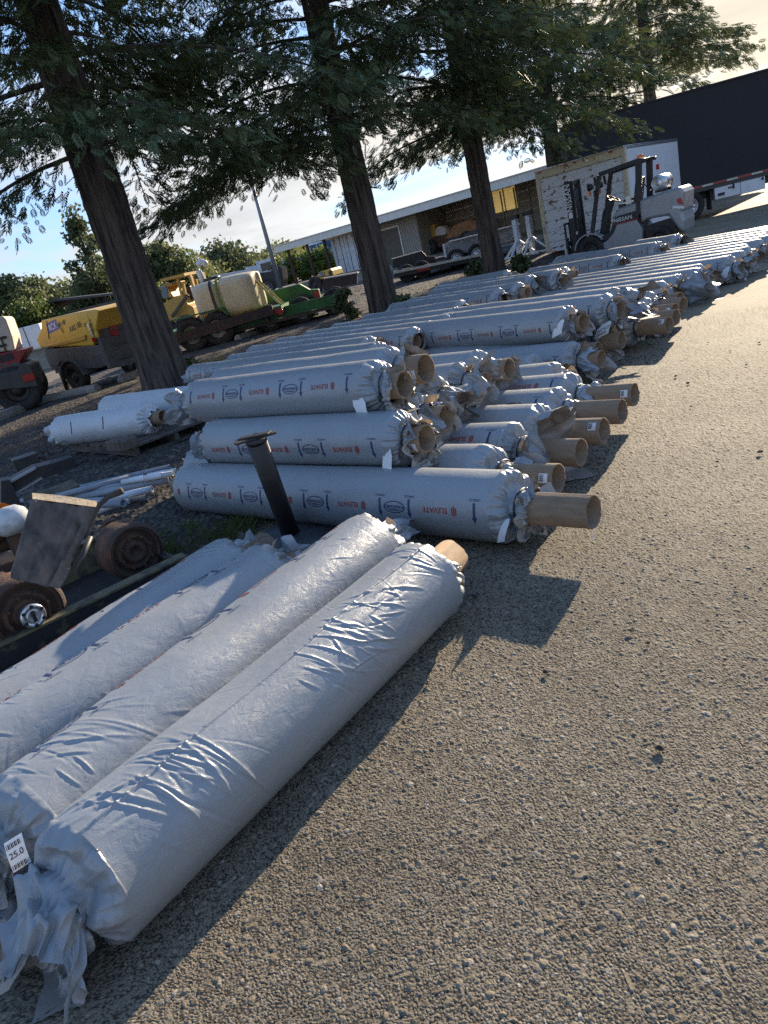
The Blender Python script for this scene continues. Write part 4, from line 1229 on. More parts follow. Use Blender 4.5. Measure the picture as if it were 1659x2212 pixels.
def redwood(base, rb, rtop, htop, z0, z1, lmax, nbr, per, seed, label, needle, zfull=None, bend=(0, 0), skew=None, fs=(0.15, 0.30), low=()):
    rng = np.random.default_rng(seed)
    o = thing('redwood_tree', label, 'tree', base, 0, 'redwoods along the edge of the yard')
    nv, nz = 110, 170
    zz = np.linspace(-0.25, htop, nz); ph = np.arange(nv) * 2 * PI / nv
    Z, PH = np.meshgrid(zz, ph, indexing='ij')
    t = np.clip(Z / htop, 0, 1)
    Rr = rb * (1 - t) + rtop * t
    Rr = Rr * (1 + 0.30 * np.exp(-np.clip(Z, 0, 9) / 0.45) * (0.75 + 0.35 * np.cos(PH * 5 + seed) + 0.2 * np.cos(PH * 3)))
    w = PH / (2 * PI)
    dr = slat(rng, 14, 26, t * 14, w * 26 + 0.6 * np.sin(Z * 0.9)) * 0.6 + slat(rng, 40, 52, t * 40, w * 52) * 0.4
    Rr = Rr * (1 - 0.20 * np.abs(dr) ** 0.8 + 0.05) + slat(rng, 80, 36, t * 80, w * 36) * 0.008
    X = Rr * np.cos(PH) + bend[0] * t * t; Y = Rr * np.sin(PH) + bend[1] * t * t
    V = np.stack([X, Y, Z], -1).reshape(-1, 3)
    i, j = np.meshgrid(np.arange(nz - 1), np.arange(nv), indexing='ij'); j2 = (j + 1) % nv
    Q = np.stack([i * nv + j, i * nv + j2, (i + 1) * nv + j2, (i + 1) * nv + j], -1).reshape(-1, 4)
    put('trunk', np_mesh('trunk', V, Q, [M['bark']], smooth=True), o)
    mb = MB()
    P, Dv, Nv, S = [], [], [], []
    specs = []
    for b in range(nbr):
        z = z0 + (z1 - z0) * (b + rng.random()) / nbr
        az = b * 2.39996 + rng.normal(0, 0.4)
        f = (z - z0) / (z1 - z0)
        ln = lmax * (1 - f ** 1.5) * rng.uniform(0.65, 1.1) + 0.5
        specs.append((z, az, ln, rng.uniform(-0.18, 0.10) - 0.02 * (1 - f)))
    specs += list(low)
    for z, az, ln, slope in specs:
        if skew is not None: ln *= skew(az)
        tt = z / htop
        c = np.array([bend[0] * tt * tt, bend[1] * tt * tt, z])
        dirv = np.array([math.cos(az), math.sin(az), 0]); sd = np.array([-math.sin(az), math.cos(az), 0])
        K = 9
        pts = []
        for k in range(K + 1):
            s = k / K
            pts.append(c + dirv * (ln * s) + sd * (0.10 * ln * math.sin(s * 2.2 + az * 3)) + np.array([0, 0, ln * (slope * s + 0.05 * math.sin(s * 3.0) - 0.16 * s * s)]))
        pts = np.array(pts)
        rb0 = 0.012 + 0.0085 * ln
        mb.tube(pts, [rb0 * (1 - 0.85 * k / K) for k in range(K + 1)], 5)
        m_ = int(per * ln)
        s = np.clip(0.10 + 0.93 * rng.random(m_) ** 0.8, 0, 1)
        idx = np.clip(s * K, 0, K - 1e-3); i0 = idx.astype(int); fr = (idx - i0)[:, None]
        p = pts[i0] * (1 - fr) + pts[i0 + 1] * fr
        # side twigs: fan out and hang
        tw = np.clip(rng.normal(0, 1, m_), -1.7, 1.7) * (0.26 + 0.50 * (1 - np.abs(s - 0.55))) * min(1.0, ln / 3.5)
        drop = np.abs(tw) * rng.uniform(0.15, 0.55, m_) + np.minimum(rng.exponential(0.08, m_), 0.22)
        p = p + sd * tw[:, None] + dirv * (np.abs(tw) * 0.45)[:, None] + np.stack([rng.normal(0, 0.07, m_), rng.normal(0, 0.07, m_), -drop + rng.normal(0, 0.06, m_)], -1)
        d = dirv * rng.uniform(0.2, 0.9, m_)[:, None] + sd * (np.sign(tw) * rng.uniform(0.1, 0.9, m_))[:, None] + np.stack([rng.normal(0, 0.25, m_), rng.normal(0, 0.25, m_), rng.uniform(-0.75, 0.05, m_)], -1)
        nn = np.stack([rng.normal(0, 0.55, m_), rng.normal(0, 0.55, m_), np.ones(m_)], -1)
        P.append(p); Dv.append(d); Nv.append(nn); S.append(rng.uniform(fs[0], fs[1], m_))
    mb.build('limbs', M['bark'], o)
    P = np.concatenate(P); Dv = np.concatenate(Dv); Nv = np.concatenate(Nv); S = np.concatenate(S)
    put('crown', leaf_mesh(P, Dv, Nv, S, FROND, needle), o)
    return o

def build_redwoods():
    redwood(tuple(G(372, 858)), 0.40, 0.23, 13.0, 4.7, 12.2, 4.3, 50, 108, 1, 'thick redwood at the left, trunk behind the pallet and the yellow air compressor', M['needle'],
            low=[(5.6, R_(-85), 2.6, -0.1), (6.4, R_(-65), 2.8, -0.1), (7.2, R_(-100), 2.6, -0.1), (4.5, R_(-50), 3.4, -0.04), (4.3, R_(5), 2.6, -0.06), (4.7, R_(200), 4.0, -0.08), (4.6, R_(240), 3.6, -0.08), (4.2, R_(175), 3.8, -0.12)])
    redwood(tuple(G(836, 693)), 0.34, 0.21, 13.5, 4.6, 12.6, 4.9, 52, 94, 2, 'redwood in the middle, trunk right of the cream tank and green trailer', M['needle'],
            low=[(5.4, R_(-95), 2.8, -0.1), (6.3, R_(-75), 2.8, -0.1), (7.4, R_(-90), 2.8, -0.1), (4.4, R_(180), 4.6, -0.04), (4.2, R_(215), 4.2, -0.03), (4.3, R_(250), 3.6, -0.05), (4.4, R_(-30), 3.2, -0.06), (4.6, R_(160), 4.6, -0.05)])
    redwood(tuple(G(1072, 606)), 0.30, 0.20, 13.5, 4.5, 12.8, 4.4, 50, 88, 3, 'redwood standing in front of the open tan shed, left of the white truck box', M['needle'],
            low=[(5.2, R_(-100), 2.8, -0.1), (6.3, R_(-80), 2.8, -0.1), (4.2, R_(180), 3.6, -0.05), (4.4, R_(-10), 3.2, -0.02), (4.4, R_(-60), 3.2, -0.02), (4.2, R_(230), 3.2, -0.04)])
    p4 = D(1196, 340, 28.5)
    redwood((p4[0], p4[1], float(gz(0, p4[1]))), 0.34, 0.20, 14.0, 5.0, 13.4, 5.0, 52, 66, 4, 'redwood rising behind the white truck box, at the end of the black tarped trailer', M['needle_lit'], fs=(0.20, 0.37),
            low=[(5.6, R_(190), 4.0, -0.08), (5.8, R_(-20), 4.0, -0.03)])
    p5 = D(1396, 120, 36.0)
    redwood((p5[0], p5[1], float(gz(0, p5[1]))), 0.36, 0.20, 13.0, 6.6, 12.2, 4.0, 44, 50, 5, 'redwood farthest right, its sunlit branches sweeping over the black tarped trailer', M['needle_lit'], fs=(0.24, 0.42),
            low=[(6.4, R_(-20), 4.8, 0.16), (6.0, R_(-35), 4.4, 0.10), (7.0, R_(-15), 4.6, 0.20), (5.6, R_(200), 4.5, -0.05)])
build_redwoods()

QUAD = np.array([[(0, -0.5, 0), (1, -0.25, 0.05), (0.55, 0.5, -0.05)], [(0, -0.5, 0), (0.55, 0.5, -0.05), (-0.35, 0.3, 0.1)]], float)

def leafy_tree(name, base, h, w, seed, label, group, leafm, nblob=16, per=260, ls=0.34, trunk=True, crown0=0.25, cat='tree', thin=False):
    rng = np.random.default_rng(seed)
    o = thing(name, label, cat, base, 0, group)
    P, Nv = [], []
    mb = MB()
    if trunk:
        mb.tube([(0, 0, -0.2), (0.05 * w, 0, h * 0.25), (0, 0.03 * w, h * 0.5), (0.02 * w, 0, h * (0.95 if thin else 0.7))], [h * 0.028, h * 0.022, h * 0.016, h * 0.005], 8)
    for b in range(nblob):
        f = (b + 0.5) / nblob
        zc = h * (crown0 + (0.95 - crown0) * f)
        env = math.sin(PI * min(1, (0.28 + 0.72 * f))) ** 0.6 if not thin else (1.05 - f)
        rr = w * 0.5 * env
        a = rng.uniform(0, 2 * PI); q = rr * math.sqrt(rng.uniform(0.05, 1)) * 0.85
        c = np.array([q * math.cos(a), q * math.sin(a), zc + rng.normal(0, 0.03 * h)])
        br = w * rng.uniform(0.13, 0.24) * (1 if not thin else 0.6)
        if trunk:
            mb.tube([(0, 0, max(0.2 * h, c[2] - 0.35 * q - 0.1 * h)), tuple(c * [0.5, 0.5, 1] - [0, 0, 0.05 * h]), tuple(c)], [h * 0.010, h * 0.007, h * 0.003], 5)
        v = rng.normal(0, 1, (per, 3)); v /= np.linalg.norm(v, axis=1, keepdims=True)
        rad = br * (0.35 + 0.75 * rng.random(per) ** 0.5)
        lump = 1 + 0.25 * np.sin(v[:, 0] * 5 + b) * np.sin(v[:, 1] * 6 + 2 * b)
        p = c + v * (rad * lump)[:, None] * np.array([1.15, 1.15, 0.8])
        P.append(p); Nv.append(v + rng.normal(0, 0.7, (per, 3)))
    P = np.concatenate(P); Nv = np.concatenate(Nv)
    P[:, 2] = np.maximum(P[:, 2], 0.05)
    Dv = rng.normal(0, 1, P.shape)
    if trunk: mb.build('trunk', M['bark_oak'], o)
    put('crown', leaf_mesh(P, Dv, Nv, rng.uniform(0.6, 1.2, len(P)) * ls, QUAD, leafm), o)
    return o

def build_oaks():
    g = 'trees beyond the yard'
    # px x, y of the top, depth, width (m), material, label
    L = [
        (5, 608, 46, 4.5, 'oak_mid', 'mid green tree at the left edge, behind the red machine'),
        (52, 663, 40, 4.1, 'oak_light', 'bright green low tree left of the yellow air compressor'),
        (66, 610, 58, 5.4, 'oak_dark', 'dark green round tree left of the tall thin pine'),
        (215, 583, 54, 6.3, 'oak_mid', 'broad olive tree right of the tall thin pine, behind the compressor'),
        (275, 548, 58, 5.9, 'oak_dark', 'dark tree close left of the left redwood trunk'),
        (345, 536, 60, 6.3, 'oak_mid', 'pale olive tree just right of the left redwood trunk'),
        (395, 573, 64, 5.9, 'oak_mid', 'olive tree behind the yellow grader and cream tank'),
        (470, 536, 78, 7.7, 'oak_dark', 'tall dark oak behind the cream tank'),
        (430, 588, 72, 7.2, 'oak_mid', 'low oak left of the tall dark oak'),
        (520, 570, 84, 8.1, 'oak_mid', 'oak left of the grey light pole'),
        (600, 543, 105, 9.9, 'oak_mid', 'distant oak right of the grey light pole'),
        (650, 540, 112, 10.8, 'oak_light', 'distant oak above the far end of the shed roof'),
        (560, 568, 100, 9.0, 'oak_dark', 'distant dark oak behind the grey light pole'),
        (330, 628, 50, 4.5, 'oak_light', 'low bright tree behind the yellow grader'),
        (130, 628, 62, 6.3, 'oak_mid', 'olive tree at the foot of the tall thin pine'),
    ]
    for i, (px, py, dep, w, mt, lab) in enumerate(L):
        p = D(px, py, dep)
        zb = float(gz(0, p[1])) - 0.3
        leafy_tree('oak_tree', (p[0], p[1], zb), p[2] - zb, w, 40 + i, lab, g, M[mt], nblob=30, per=300 if dep < 70 else 220, ls=0.0040 * dep, crown0=0.22)
    p = D(148, 448, 50)
    leafy_tree('pine_tree', (p[0], p[1], 0.4), p[2] - 0.4, 5.0, 77, 'tall thin pine with sparse open crown, left of the left redwood', g, M['oak_dark'], nblob=26, per=85, ls=0.22, crown0=0.35, thin=True)
    # hedge under the carport
    a = D(600, 600, 60); b = D(695, 558, 60)
    for k in range(4):
        q = a + (b - a) * (k / 3)
        lab = ('clipped bright green hedge shrub behind the light pole', 'bright green hedge shrub between the first two carport posts', 'bright green hedge shrub beside the middle carport post', 'bright green hedge shrub left of the white shipping container')[k]
        leafy_tree('hedge_shrub', (q[0], q[1], 0.75), 2.2, 2.6, 90 + k, lab, 'hedge along the carport', M['hedge'], nblob=12, per=160, ls=0.16, trunk=True, crown0=0.12, cat='shrub')
    # weeds and sprouts at the trunks
    for k, (px, py, h, w, lab) in enumerate(((760, 690, 0.9, 0.9, 'leafy redwood sprouts at the foot of the middle redwood'), (875, 690, 0.5, 0.7, 'low sprouts right of the middle redwood base'),
                                            (1030, 610, 0.6, 0.8, 'low sprouts at the left foot of the shed-side redwood'), (1128, 590, 0.5, 0.7, 'low dry shoots right of the shed-side redwood base'), (418, 825, 0.45, 0.5, 'small green weeds at the right foot of the left redwood'))):
        p = G(px, py)
        leafy_tree('sprout_bush', (p[0], p[1], float(gz(0, p[1]))), h, w, 120 + k, lab, 'sprouts at the tree feet', M['needle'], nblob=8, per=70, ls=0.10, trunk=True, crown0=0.08, cat='bush')
build_oaks()

def build_grass():
    rng = np.random.default_rng(8)
    P = []
    spots = []
    for (a, b, n, sp) in (((300, 1190), (430, 1150), 50, 0.07), ((420, 1190), (560, 1125), 110, 0.10), ((440, 800), (480, 770), 120, 0.2), ((330, 1215), (380, 1200), 60, 0.06), ((720, 720), (840, 705), 200, 0.3)):
        A = G(*a); B = G(*b)
        for _ in range(n):
            t = rng.random()
            spots.append((A + (B - A) * t + np.array([rng.normal(0, sp), rng.normal(0, sp), 0]), rng.uniform(0.05, 0.14)))
    V, Fq = [], []
    for p, h in spots:
        for _ in range(3):
            an = rng.uniform(0, 2 * PI); ln = rng.normal(0, 0.4, 2) * h
            w = 0.0035
            c = p + np.array([rng.normal(0, 0.012), rng.normal(0, 0.012), 0])
            k = len(V)
            dx, dy = math.cos(an) * w, math.sin(an) * w
            V += [(c[0] - dx, c[1] - dy, 0.0), (c[0] + dx, c[1] + dy, 0.0), (c[0] + ln[0] * .5 + dx * .7, c[1] + ln[1] * .5 + dy * .7, h * 0.65), (c[0] + ln[0], c[1] + ln[1], h)]
            Fq += [(k, k + 1, k + 2), (k, k + 2, k + 3)]
    o = put('grass', np_mesh('grass', V, np.array(Fq), [M['grass']]))
    tag(o, 'thin green grass along the edge of the asphalt and at the tree feet', 'grass', kind='stuff')
build_grass()

# ------------------------------------------------------------------ vehicles and yard
def K1(x, y): return (.26664 * x, 497.7 + .26664 * y)
def K2(x, y): return (387.1 + .26664 * x, 497.7 + .26664 * y)
def K3(x, y): return (774.2 + .26664 * x, 331.8 + .26664 * y)
def K4(x, y): return (1106 + x / 3, 276.5 + y / 3)
def K5(x, y): return (553 + x / 6, 497.7 + y / 6)
def K6(x, y): return (829.5 + .5 * x, .5 * y)
def K7(x, y): return (.175 * x, 995.4 + .175 * y)
def K8(x, y): return (x / 3, 940 + y / 3)
def K9(x, y): return (.3 * x, 801.9 + .3 * y)
def K10(x, y): return (.11249 * x, 636 + .11249 * y)

class Fr:
    """local frame standing at o; local +x points at compass azimuth az, +y lies to its left, +z up"""
    def __init__(s, o, az):
        s.o = np.array([o[0], o[1], o[2] if len(o) > 2 else 0.0], float)
        s.az = R_(az)
        s.x = np.array([math.sin(s.az), math.cos(s.az), 0]); s.y = np.array([-math.cos(s.az), math.sin(s.az), 0])
        s.rz = PI / 2 - s.az
    def xz(s, p, y=0.0):
        d = ray(*p); q = s.o + s.y * y
        t = ((q - C0) @ s.y) / (d @ s.y)
        w = C0 + d * t - s.o
        return float(w @ s.x), float(w[2])
    def yz(s, p, x=0.0):
        d = ray(*p); q = s.o + s.x * x
        t = ((q - C0) @ s.x) / (d @ s.x)
        w = C0 + d * t - s.o
        return float(w @ s.y), float(w[2])

def wheel(parent, c, ax, r, w, rimm, n=28, dual=False, holes=0, rimr=0.62):
    ax = Vector(ax).normalized(); c = Vector(c)
    mb = MB()
    ri = r * rimr
    mb.lathe([(ri, -w / 2), (r * 0.88, -w / 2), (r * 0.97, -w * 0.42), (r, -w * 0.3), (r, w * 0.3), (r * 0.97, w * 0.42), (r * 0.88, w / 2), (ri, w / 2)], c, ax, n, closed=True)
    # tread grooves as raised ribs
    for h in (-0.18, 0.0, 0.18):
        mb.lathe([(r * 1.0, (h - 0.045) * w), (r * 1.012, (h - 0.03) * w), (r * 1.012, (h + 0.03) * w), (r * 1.0, (h + 0.045) * w)], c, ax, n)
    t = mb.build('tyre', M['tyre'], parent)
    mr = MB()
    mr.lathe([(ri * 1.01, w / 2 - 0.01), (ri * 0.96, w / 2 + 0.002), (ri * 0.9, w * 0.36), (ri * 0.78, w * 0.25), (ri * 0.45, w * 0.22), (ri * 0.42, w * 0.40), (ri * 0.30, w * 0.46), (ri * 0.12, w * 0.5), (0.001, w * 0.5)], c, ax, n)
    mr.lathe([(ri * 1.0, -w / 2 + 0.01), (ri * 0.8, -w * 0.3), (0.001, -w * 0.25)], c, ax, n)
    for k in range(holes):
        an = 2 * PI * k / holes
        tv = Vector((0, 0, 1)) if abs(ax.z) < 0.9 else Vector((1, 0, 0))
        u = ax.cross(tv).normalized(); v = ax.cross(u)
        q = c + u * (ri * 0.55 * math.cos(an)) + v * (ri * 0.55 * math.sin(an))
        mr.cyl(q + ax * (w * 0.21), q + ax * (w * 0.27), ri * 0.05, n=6)
    mr.build('rim', rimm, t)
    if holes:
        mh = MB()
        tv = Vector((0, 0, 1)) if abs(ax.z) < 0.9 else Vector((1, 0, 0))
        u = ax.cross(tv).normalized(); v = ax.cross(u)
        for k in range(holes):
            an = 2 * PI * (k + 0.5) / holes
            q = c + u * (ri * 0.68 * math.cos(an)) + v * (ri * 0.68 * math.sin(an))
            mh.cyl(q + ax * (w * 0.20), q + ax * (w * 0.262), ri * 0.085, n=10)
        mh.build('hand_hole', M['black_ink'], t)
    return t

def build_forklift():
    fr = Fr((*(G(1281, 571)[:2] + np.array([0.62, 0.79]) * 0.52), 0), -50)
    o = thing('forklift', 'silver and black forklift with gas bottle, parked in front of the peeling white truck box', 'forklift', fr.o, fr.rz)
    S = M['silver_paint']; K = M['forklift_dark']
    def side(poly, y0, y1): return MB().prism(poly, y0, y1)
    # chassis side panels and dark upper body
    side([(-0.05, 0.42), (-0.38, 0.30), (-1.30, 0.22), (-1.34, 0.60), (-1.22, 0.86), (-0.72, 0.84), (-0.62, 0.66), (-0.42, 0.50)], -0.50, 0.50).build('chassis', S, o, bevel=0.02)
    side([(-0.10, 0.55), (-0.46, 0.50), (-0.66, 0.68), (-0.74, 0.845), (-1.24, 0.865), (-1.28, 0.90), (-1.30, 1.04), (-0.80, 1.02), (-0.66, 0.96), (-0.56, 0.72), (-0.30, 0.62)], -0.49, 0.505).build('body_panel', K, o, bevel=0.015)
    side([(-0.64, 0.835), (-1.30, 0.852), (-1.30, 0.875), (-0.66, 0.862)], 0.504, 0.512).build('red_stripe', M['red_paint'], o)
    MB().prism([(-0.60, 0.98), (-0.80, 1.20), (-1.34, 1.26), (-1.36, 1.02)], -0.47, 0.47).build('engine_cover', S, o, bevel=0.05)
    cw = MB()
    cw.prism([(-1.32, 0.74), (-1.50, 0.80), (-1.98, 0.78), (-2.18, 0.42), (-2.30, 0.32), (-2.34, 0.60), (-2.30, 0.80), (-2.33, 0.86), (-2.38, 1.22), (-2.30, 1.36), (-1.90, 1.34), (-1.34, 1.28)], -0.52, 0.52)
    cw.build('counterweight', S, o, bevel=0.06)
    MB().prism([(-2.22, 1.00), (-2.34, 0.95), (-2.31, 1.12), (-2.20, 1.10)], 0.517, 0.53).build('tail_lamp', M['red_lens'], o, bevel=0.006)
    MB().prism([(-2.08, 0.93), (-2.345, 0.86), (-2.35, 0.91), (-2.12, 0.97)], 0.517, 0.53).build('tail_lamp', M['paper'], o)
    # front fender
    fm = MB()
    pts = [(0.42 * math.cos(a) - 0.0, 0.36 + 0.42 * math.sin(a)) for a in np.linspace(R_(10), R_(150), 12)]
    inn = [(0.385 * math.cos(a), 0.36 + 0.385 * math.sin(a)) for a in np.linspace(R_(150), R_(10), 12)]
    for s in (0.30, -0.56): fm.prism(pts + inn, s, s + 0.27)
    fm.build('front_fender', S, o)
    # wheel arch in counterweight: dark disc behind rear tyre
    for y in (0.44, -0.44):
        wheel(o, (0, y, 0.35), (0, 1 if y > 0 else -1, 0), 0.35, 0.26, M['forklift_dark'], 24)
    for y in (0.45, -0.45):
        wheel(o, (-1.72, y, 0.29), (0, 1 if y > 0 else -1, 0), 0.29, 0.20, M['forklift_dark'], 24)
    MB().prism([(-1.40, 0.10), (-1.34, 0.64), (-2.06, 0.70), (-2.10, 0.2)], -0.50, 0.36).build('wheel_well', M['black_steel'], o)
    # mast
    ms = MB()
    for y in (-0.34, 0.34):
        ms.box((0.46, y, 1.10), (0.15, 0.07, 2.06)); ms.box((0.40, y * 0.78, 1.12), (0.12, 0.055, 2.0))
    for z in (0.35, 1.15, 2.06): ms.box((0.45, 0, z), (0.10, 0.70, 0.09))
    for y in (-0.15, 0.15): ms.cyl((0.42, y, 0.3), (0.42, y, 1.9), 0.035, n=10)
    ms.tube([(0.40, 0.05, 1.9), (0.38, 0.06, 1.0), (0.42, 0.05, 0.4)], 0.018, 6)
    ms.tube([(0.40, -0.06, 1.95), (0.36, -0.05, 1.1), (0.42, -0.05, 0.4)], 0.018, 6)
    mast = ms.build('mast', K, o, bevel=0.008)
    cg = MB()
    for z in (0.30, 0.62): cg.box((0.60, 0, z), (0.06, 0.98, 0.11))
    for y in (-0.47, -0.16, 0.16, 0.47): cg.box((0.62, y, 0.82), (0.045, 0.045, 0.62))
    cg.box((0.62, 0, 1.12), (0.05, 1.0, 0.05))
    cg.build('carriage', K, o)
    for y in (-0.28, 0.28):
        fk = MB(); fk.box((0.68, y, 0.40), (0.05, 0.12, 0.72)); fk.prism([(0.66, 0.04), (1.72, 0.055), (1.72, 0.07), (0.66, 0.09)], y - 0.06, y + 0.06)
        fk.build('fork', M['black_steel'], o)
    MB().box((0.66, 0.50, 0.42), (0.01, 0.14, 0.30)).build('lift_chart', M['paper'], o)
    # overhead guard
    gd = MB()
    for y in (-0.46, 0.46):
        gd.beam((-0.02, y, 0.55), (-0.42, y * 0.97, 2.06), 0.075, 0.10, (1, 0, 0))
        gd.beam((-0.42, y * 0.97, 2.08), (-1.42, y * 0.97, 2.16), 0.075, 0.10)
        gd.beam((-1.30, y, 0.95), (-1.40, y * 0.97, 2.17), 0.085, 0.15, (1, 0, 0))
        gd.beam((-1.36, y * 0.97, 2.17), (-1.56, y * 0.97, 2.13), 0.08, 0.08)
    for t in np.linspace(0.0, 1.0, 8): gd.box((-0.44 - 0.98 * t, 0, 2.085 + 0.08 * t), (0.035, 0.90, 0.05))
    gd.build('overhead_guard', K, o, bevel=0.01)
    MB().box((-1.45, 0.46, 2.235), (0.14, 0.09, 0.07)).build('amber_lamp', M['amber'], o, bevel=0.01)
    MB().box((-1.59, -0.40, 1.92), (0.05, 0.09, 0.12)).build('stop_lamp', M['red_lens'], o)
    for y in (-0.36, 0.36):
        h = MB(); h.cyl((-0.20, y, 1.86), (-0.08, y, 1.84), 0.07, 0.09, 14); h.box((-0.27, y, 1.95), (0.05, 0.05, 0.2))
        hl = h.build('headlight', K, o)
        MB().cyl((-0.079, y, 1.84), (-0.074, y, 1.84), 0.08, n=14).build('lens', M['white_paint'], hl)
        MB().box((-0.12, y + 0.04, 1.70), (0.05, 0.07, 0.10)).build('turn_lamp', M['amber'], o)
    # seat, column, wheel
    st = MB(); st.box((-0.98, 0, 1.22), (0.50, 0.46, 0.12)); st.box((-1.22, 0, 1.52), (0.12, 0.44, 0.56), (0, R_(-12), 0)); st.box((-1.02, 0.27, 1.34), (0.28, 0.06, 0.05)); st.box((-1.02, -0.27, 1.34), (0.28, 0.06, 0.05))
    st.build('seat', M['black_steel'], o, bevel=0.04)
    MB().box((-1.02, 0.305, 1.33), (0.13, 0.02, 0.17)).build('seat_tag', M['paper'], o)
    c = MB(); c.prism([(-0.12, 0.55), (-0.30, 0.55), (-0.42, 1.12), (-0.56, 1.42), (-0.50, 1.46), (-0.30, 1.20)], -0.16, 0.16)
    c.tube([(-0.34, 0.18, 1.1), (-0.46, 0.22, 1.34)], 0.012, 6); c.tube([(-0.32, -0.20, 1.1), (-0.44, -0.24, 1.36)], 0.012, 6)
    c.build('steering_column', K, o, bevel=0.02)
    w = MB(); ax = Vector((-0.55, 0, 0.83)).normalized(); ce = Vector((-0.57, 0.03, 1.45))
    u = ax.cross(Vector((0, 1, 0))).normalized(); v = Vector((0, 1, 0))
    w.tube([ce + u * (0.17 * math.cos(a)) + v * (0.17 * math.sin(a)) for a in np.linspace(0, 2 * PI, 25)], 0.014, 8)
    for a in (0.4, 2.5, 4.6): w.tube([ce, ce + u * (0.17 * math.cos(a)) + v * (0.17 * math.sin(a))], 0.010, 6)
    w.build('steering_wheel', M['black_steel'], o)
    # gas bottle across the counterweight
    tk = MB()
    tk.lathe([(0.001, -0.40), (0.11, -0.385), (0.175, -0.33), (0.188, -0.28), (0.188, 0.28), (0.175, 0.33), (0.10, 0.385), (0.001, 0.40)], (-1.78, 0, 1.55), (0, 1, 0), 28)
    tk.lathe([(0.13, 0.35), (0.14, 0.46), (0.13, 0.46), (0.12, 0.36)], (-1.78, 0, 1.55), (0, 1, 0), 24)
    tk.build('gas_bottle', M['alu'], o)
    b = MB()
    for y in (-0.2, 0.2): b.lathe([(0.19, y - 0.02), (0.194, y - 0.02), (0.194, y + 0.02), (0.19, y + 0.02)], (-1.78, 0, 1.55), (0, 1, 0), 24); b.box((-1.78, y, 1.37), (0.28, 0.05, 0.06))
    b.tube([(-1.6, 0.1, 1.46), (-1.5, 0.2, 1.42), (-1.42, 0.2, 1.6)], 0.012, 6)
    b.build('bottle_bracket', M['black_steel'], o)
    # mirrors
    for y in (0.5, -0.5):
        q = MB(); q.tube([(-0.36, y, 1.62), (-0.30, y * 1.1, 1.66)], 0.010, 6); q.box((-0.30, y * 1.12, 1.66), (0.03, 0.10, 0.17))
        q.build('mirror', K, o)
    # lettering: on mast upright and on the dark panel
    text_on('lettering', 'NISSAN', 0.20, (0.455, 0.378, 1.72), (0, 0, 1), (1, 0, 0), M['paper'], mast, bold=0.01)
    text_on('lettering', 'NISSAN', 0.125, (-0.90, 0.513, 0.935), (-1, 0, 0.03), (0, 0, 1), M['paper'], o, bold=0.008, sx=1.1)
    MB().box((0.455, 0.379, 1.30), (0.10, 0.004, 0.14)).build('warning_sticker', M['paper'], o)
    MB().box((0.40, 0.345, 0.84), (0.10, 0.004, 0.07)).build('warning_sticker', M['paper'], o)
build_forklift()

def build_boxtruck():
    tl = D(1154, 373, 23.0)
    zb = 0.0
    fr = Fr((tl[0], tl[1], zb), 133.5)
    w, ztop = fr.xz((1349, 325))
    _, z0 = fr.xz((1182, 548))
    ztop = tl[2]
    dep = 6.2
    o = thing('truck_box', 'white truck box with peeling roll-up door and rusty cream frame, behind the forklift', 'truck box', fr.o, fr.rz)
    MB().box((w / 2, 0.08, (z0 + ztop - 0.24) / 2), (w - 0.24, 0.08, ztop - z0 - 0.26)).build('roll_up_door', M['peeled'], o)
    ln = MB()
    for k in range(1, 7):
        ln.box((w / 2, 0.036, z0 + (ztop - z0 - 0.25) * k / 7), (w - 0.26, 0.012, 0.012))
    ln.build('door_seam', M['steel_rim'], o)
    f = MB()
    f.box((0.06, 0.07, (z0 + ztop) / 2), (0.12, 0.14, ztop - z0)); f.box((w - 0.06, 0.07, (z0 + ztop) / 2), (0.12, 0.14, ztop - z0))
    f.box((w / 2, 0.07, ztop - 0.12), (w - 0.24, 0.14, 0.24))
    f.build('door_frame', M['cream_paint'], o, bevel=0.01)
    s = MB(); s.box((w - 0.025, 0.14 + dep / 2, (z0 + ztop) / 2), (0.05, dep, ztop - z0 - 0.01)); s.box((0.025, 0.14 + dep / 2, (z0 + ztop) / 2), (0.05, dep, ztop - z0 - 0.01))
    s.box((w / 2, 0.14 + dep - 0.03, (z0 + ztop) / 2), (w - 0.1, 0.05, ztop - z0 - 0.02))
    s.build('side_wall', M['white_box'], o)
    r = MB(); r.box((w / 2, dep / 2 + 0.05, ztop + 0.012), (w + 0.02, dep + 0.2, 0.04))
    r.box((w - 0.02, dep / 2 + 0.1, ztop - 0.04), (0.055, dep, 0.07))
    r.build('roof', M['alu'], o, bevel=0.01)
    c = MB(); c.box((w / 2, dep / 2 + 0.2, z0 - 0.08), (w - 0.1, dep - 0.2, 0.14))
    for y in (0.5, 2.0, 3.5, 5.5):
        for x in (0.4, w - 0.4): c.box((x, y, (z0 - 0.15) / 2), (0.3, 0.3, z0 - 0.15))
    c.build('under_frame', M['black_steel'], o)
    for x in (0.18, w * 0.36, w * 0.47, w * 0.58, w * 0.86):
        MB().box((x, -0.008, ztop - 0.05), (0.10, 0.02, 0.05)).build('marker_lamp', M['red_lens'], o)
    MB().box((0.30, 0.0, z0 + 0.02), (0.12, 0.03, 0.05)).build('marker_lamp', M['amber'], o)
    MB().box((0.06, -0.012, z0 + 0.75), (0.03, 0.02, 0.22)).build('grab_handle', M['steel_rim'], o)
    MB().box((w - 0.06, -0.012, z0 + 0.9), (0.03, 0.02, 0.22)).build('grab_handle', M['steel_rim'], o)
build_boxtruck()

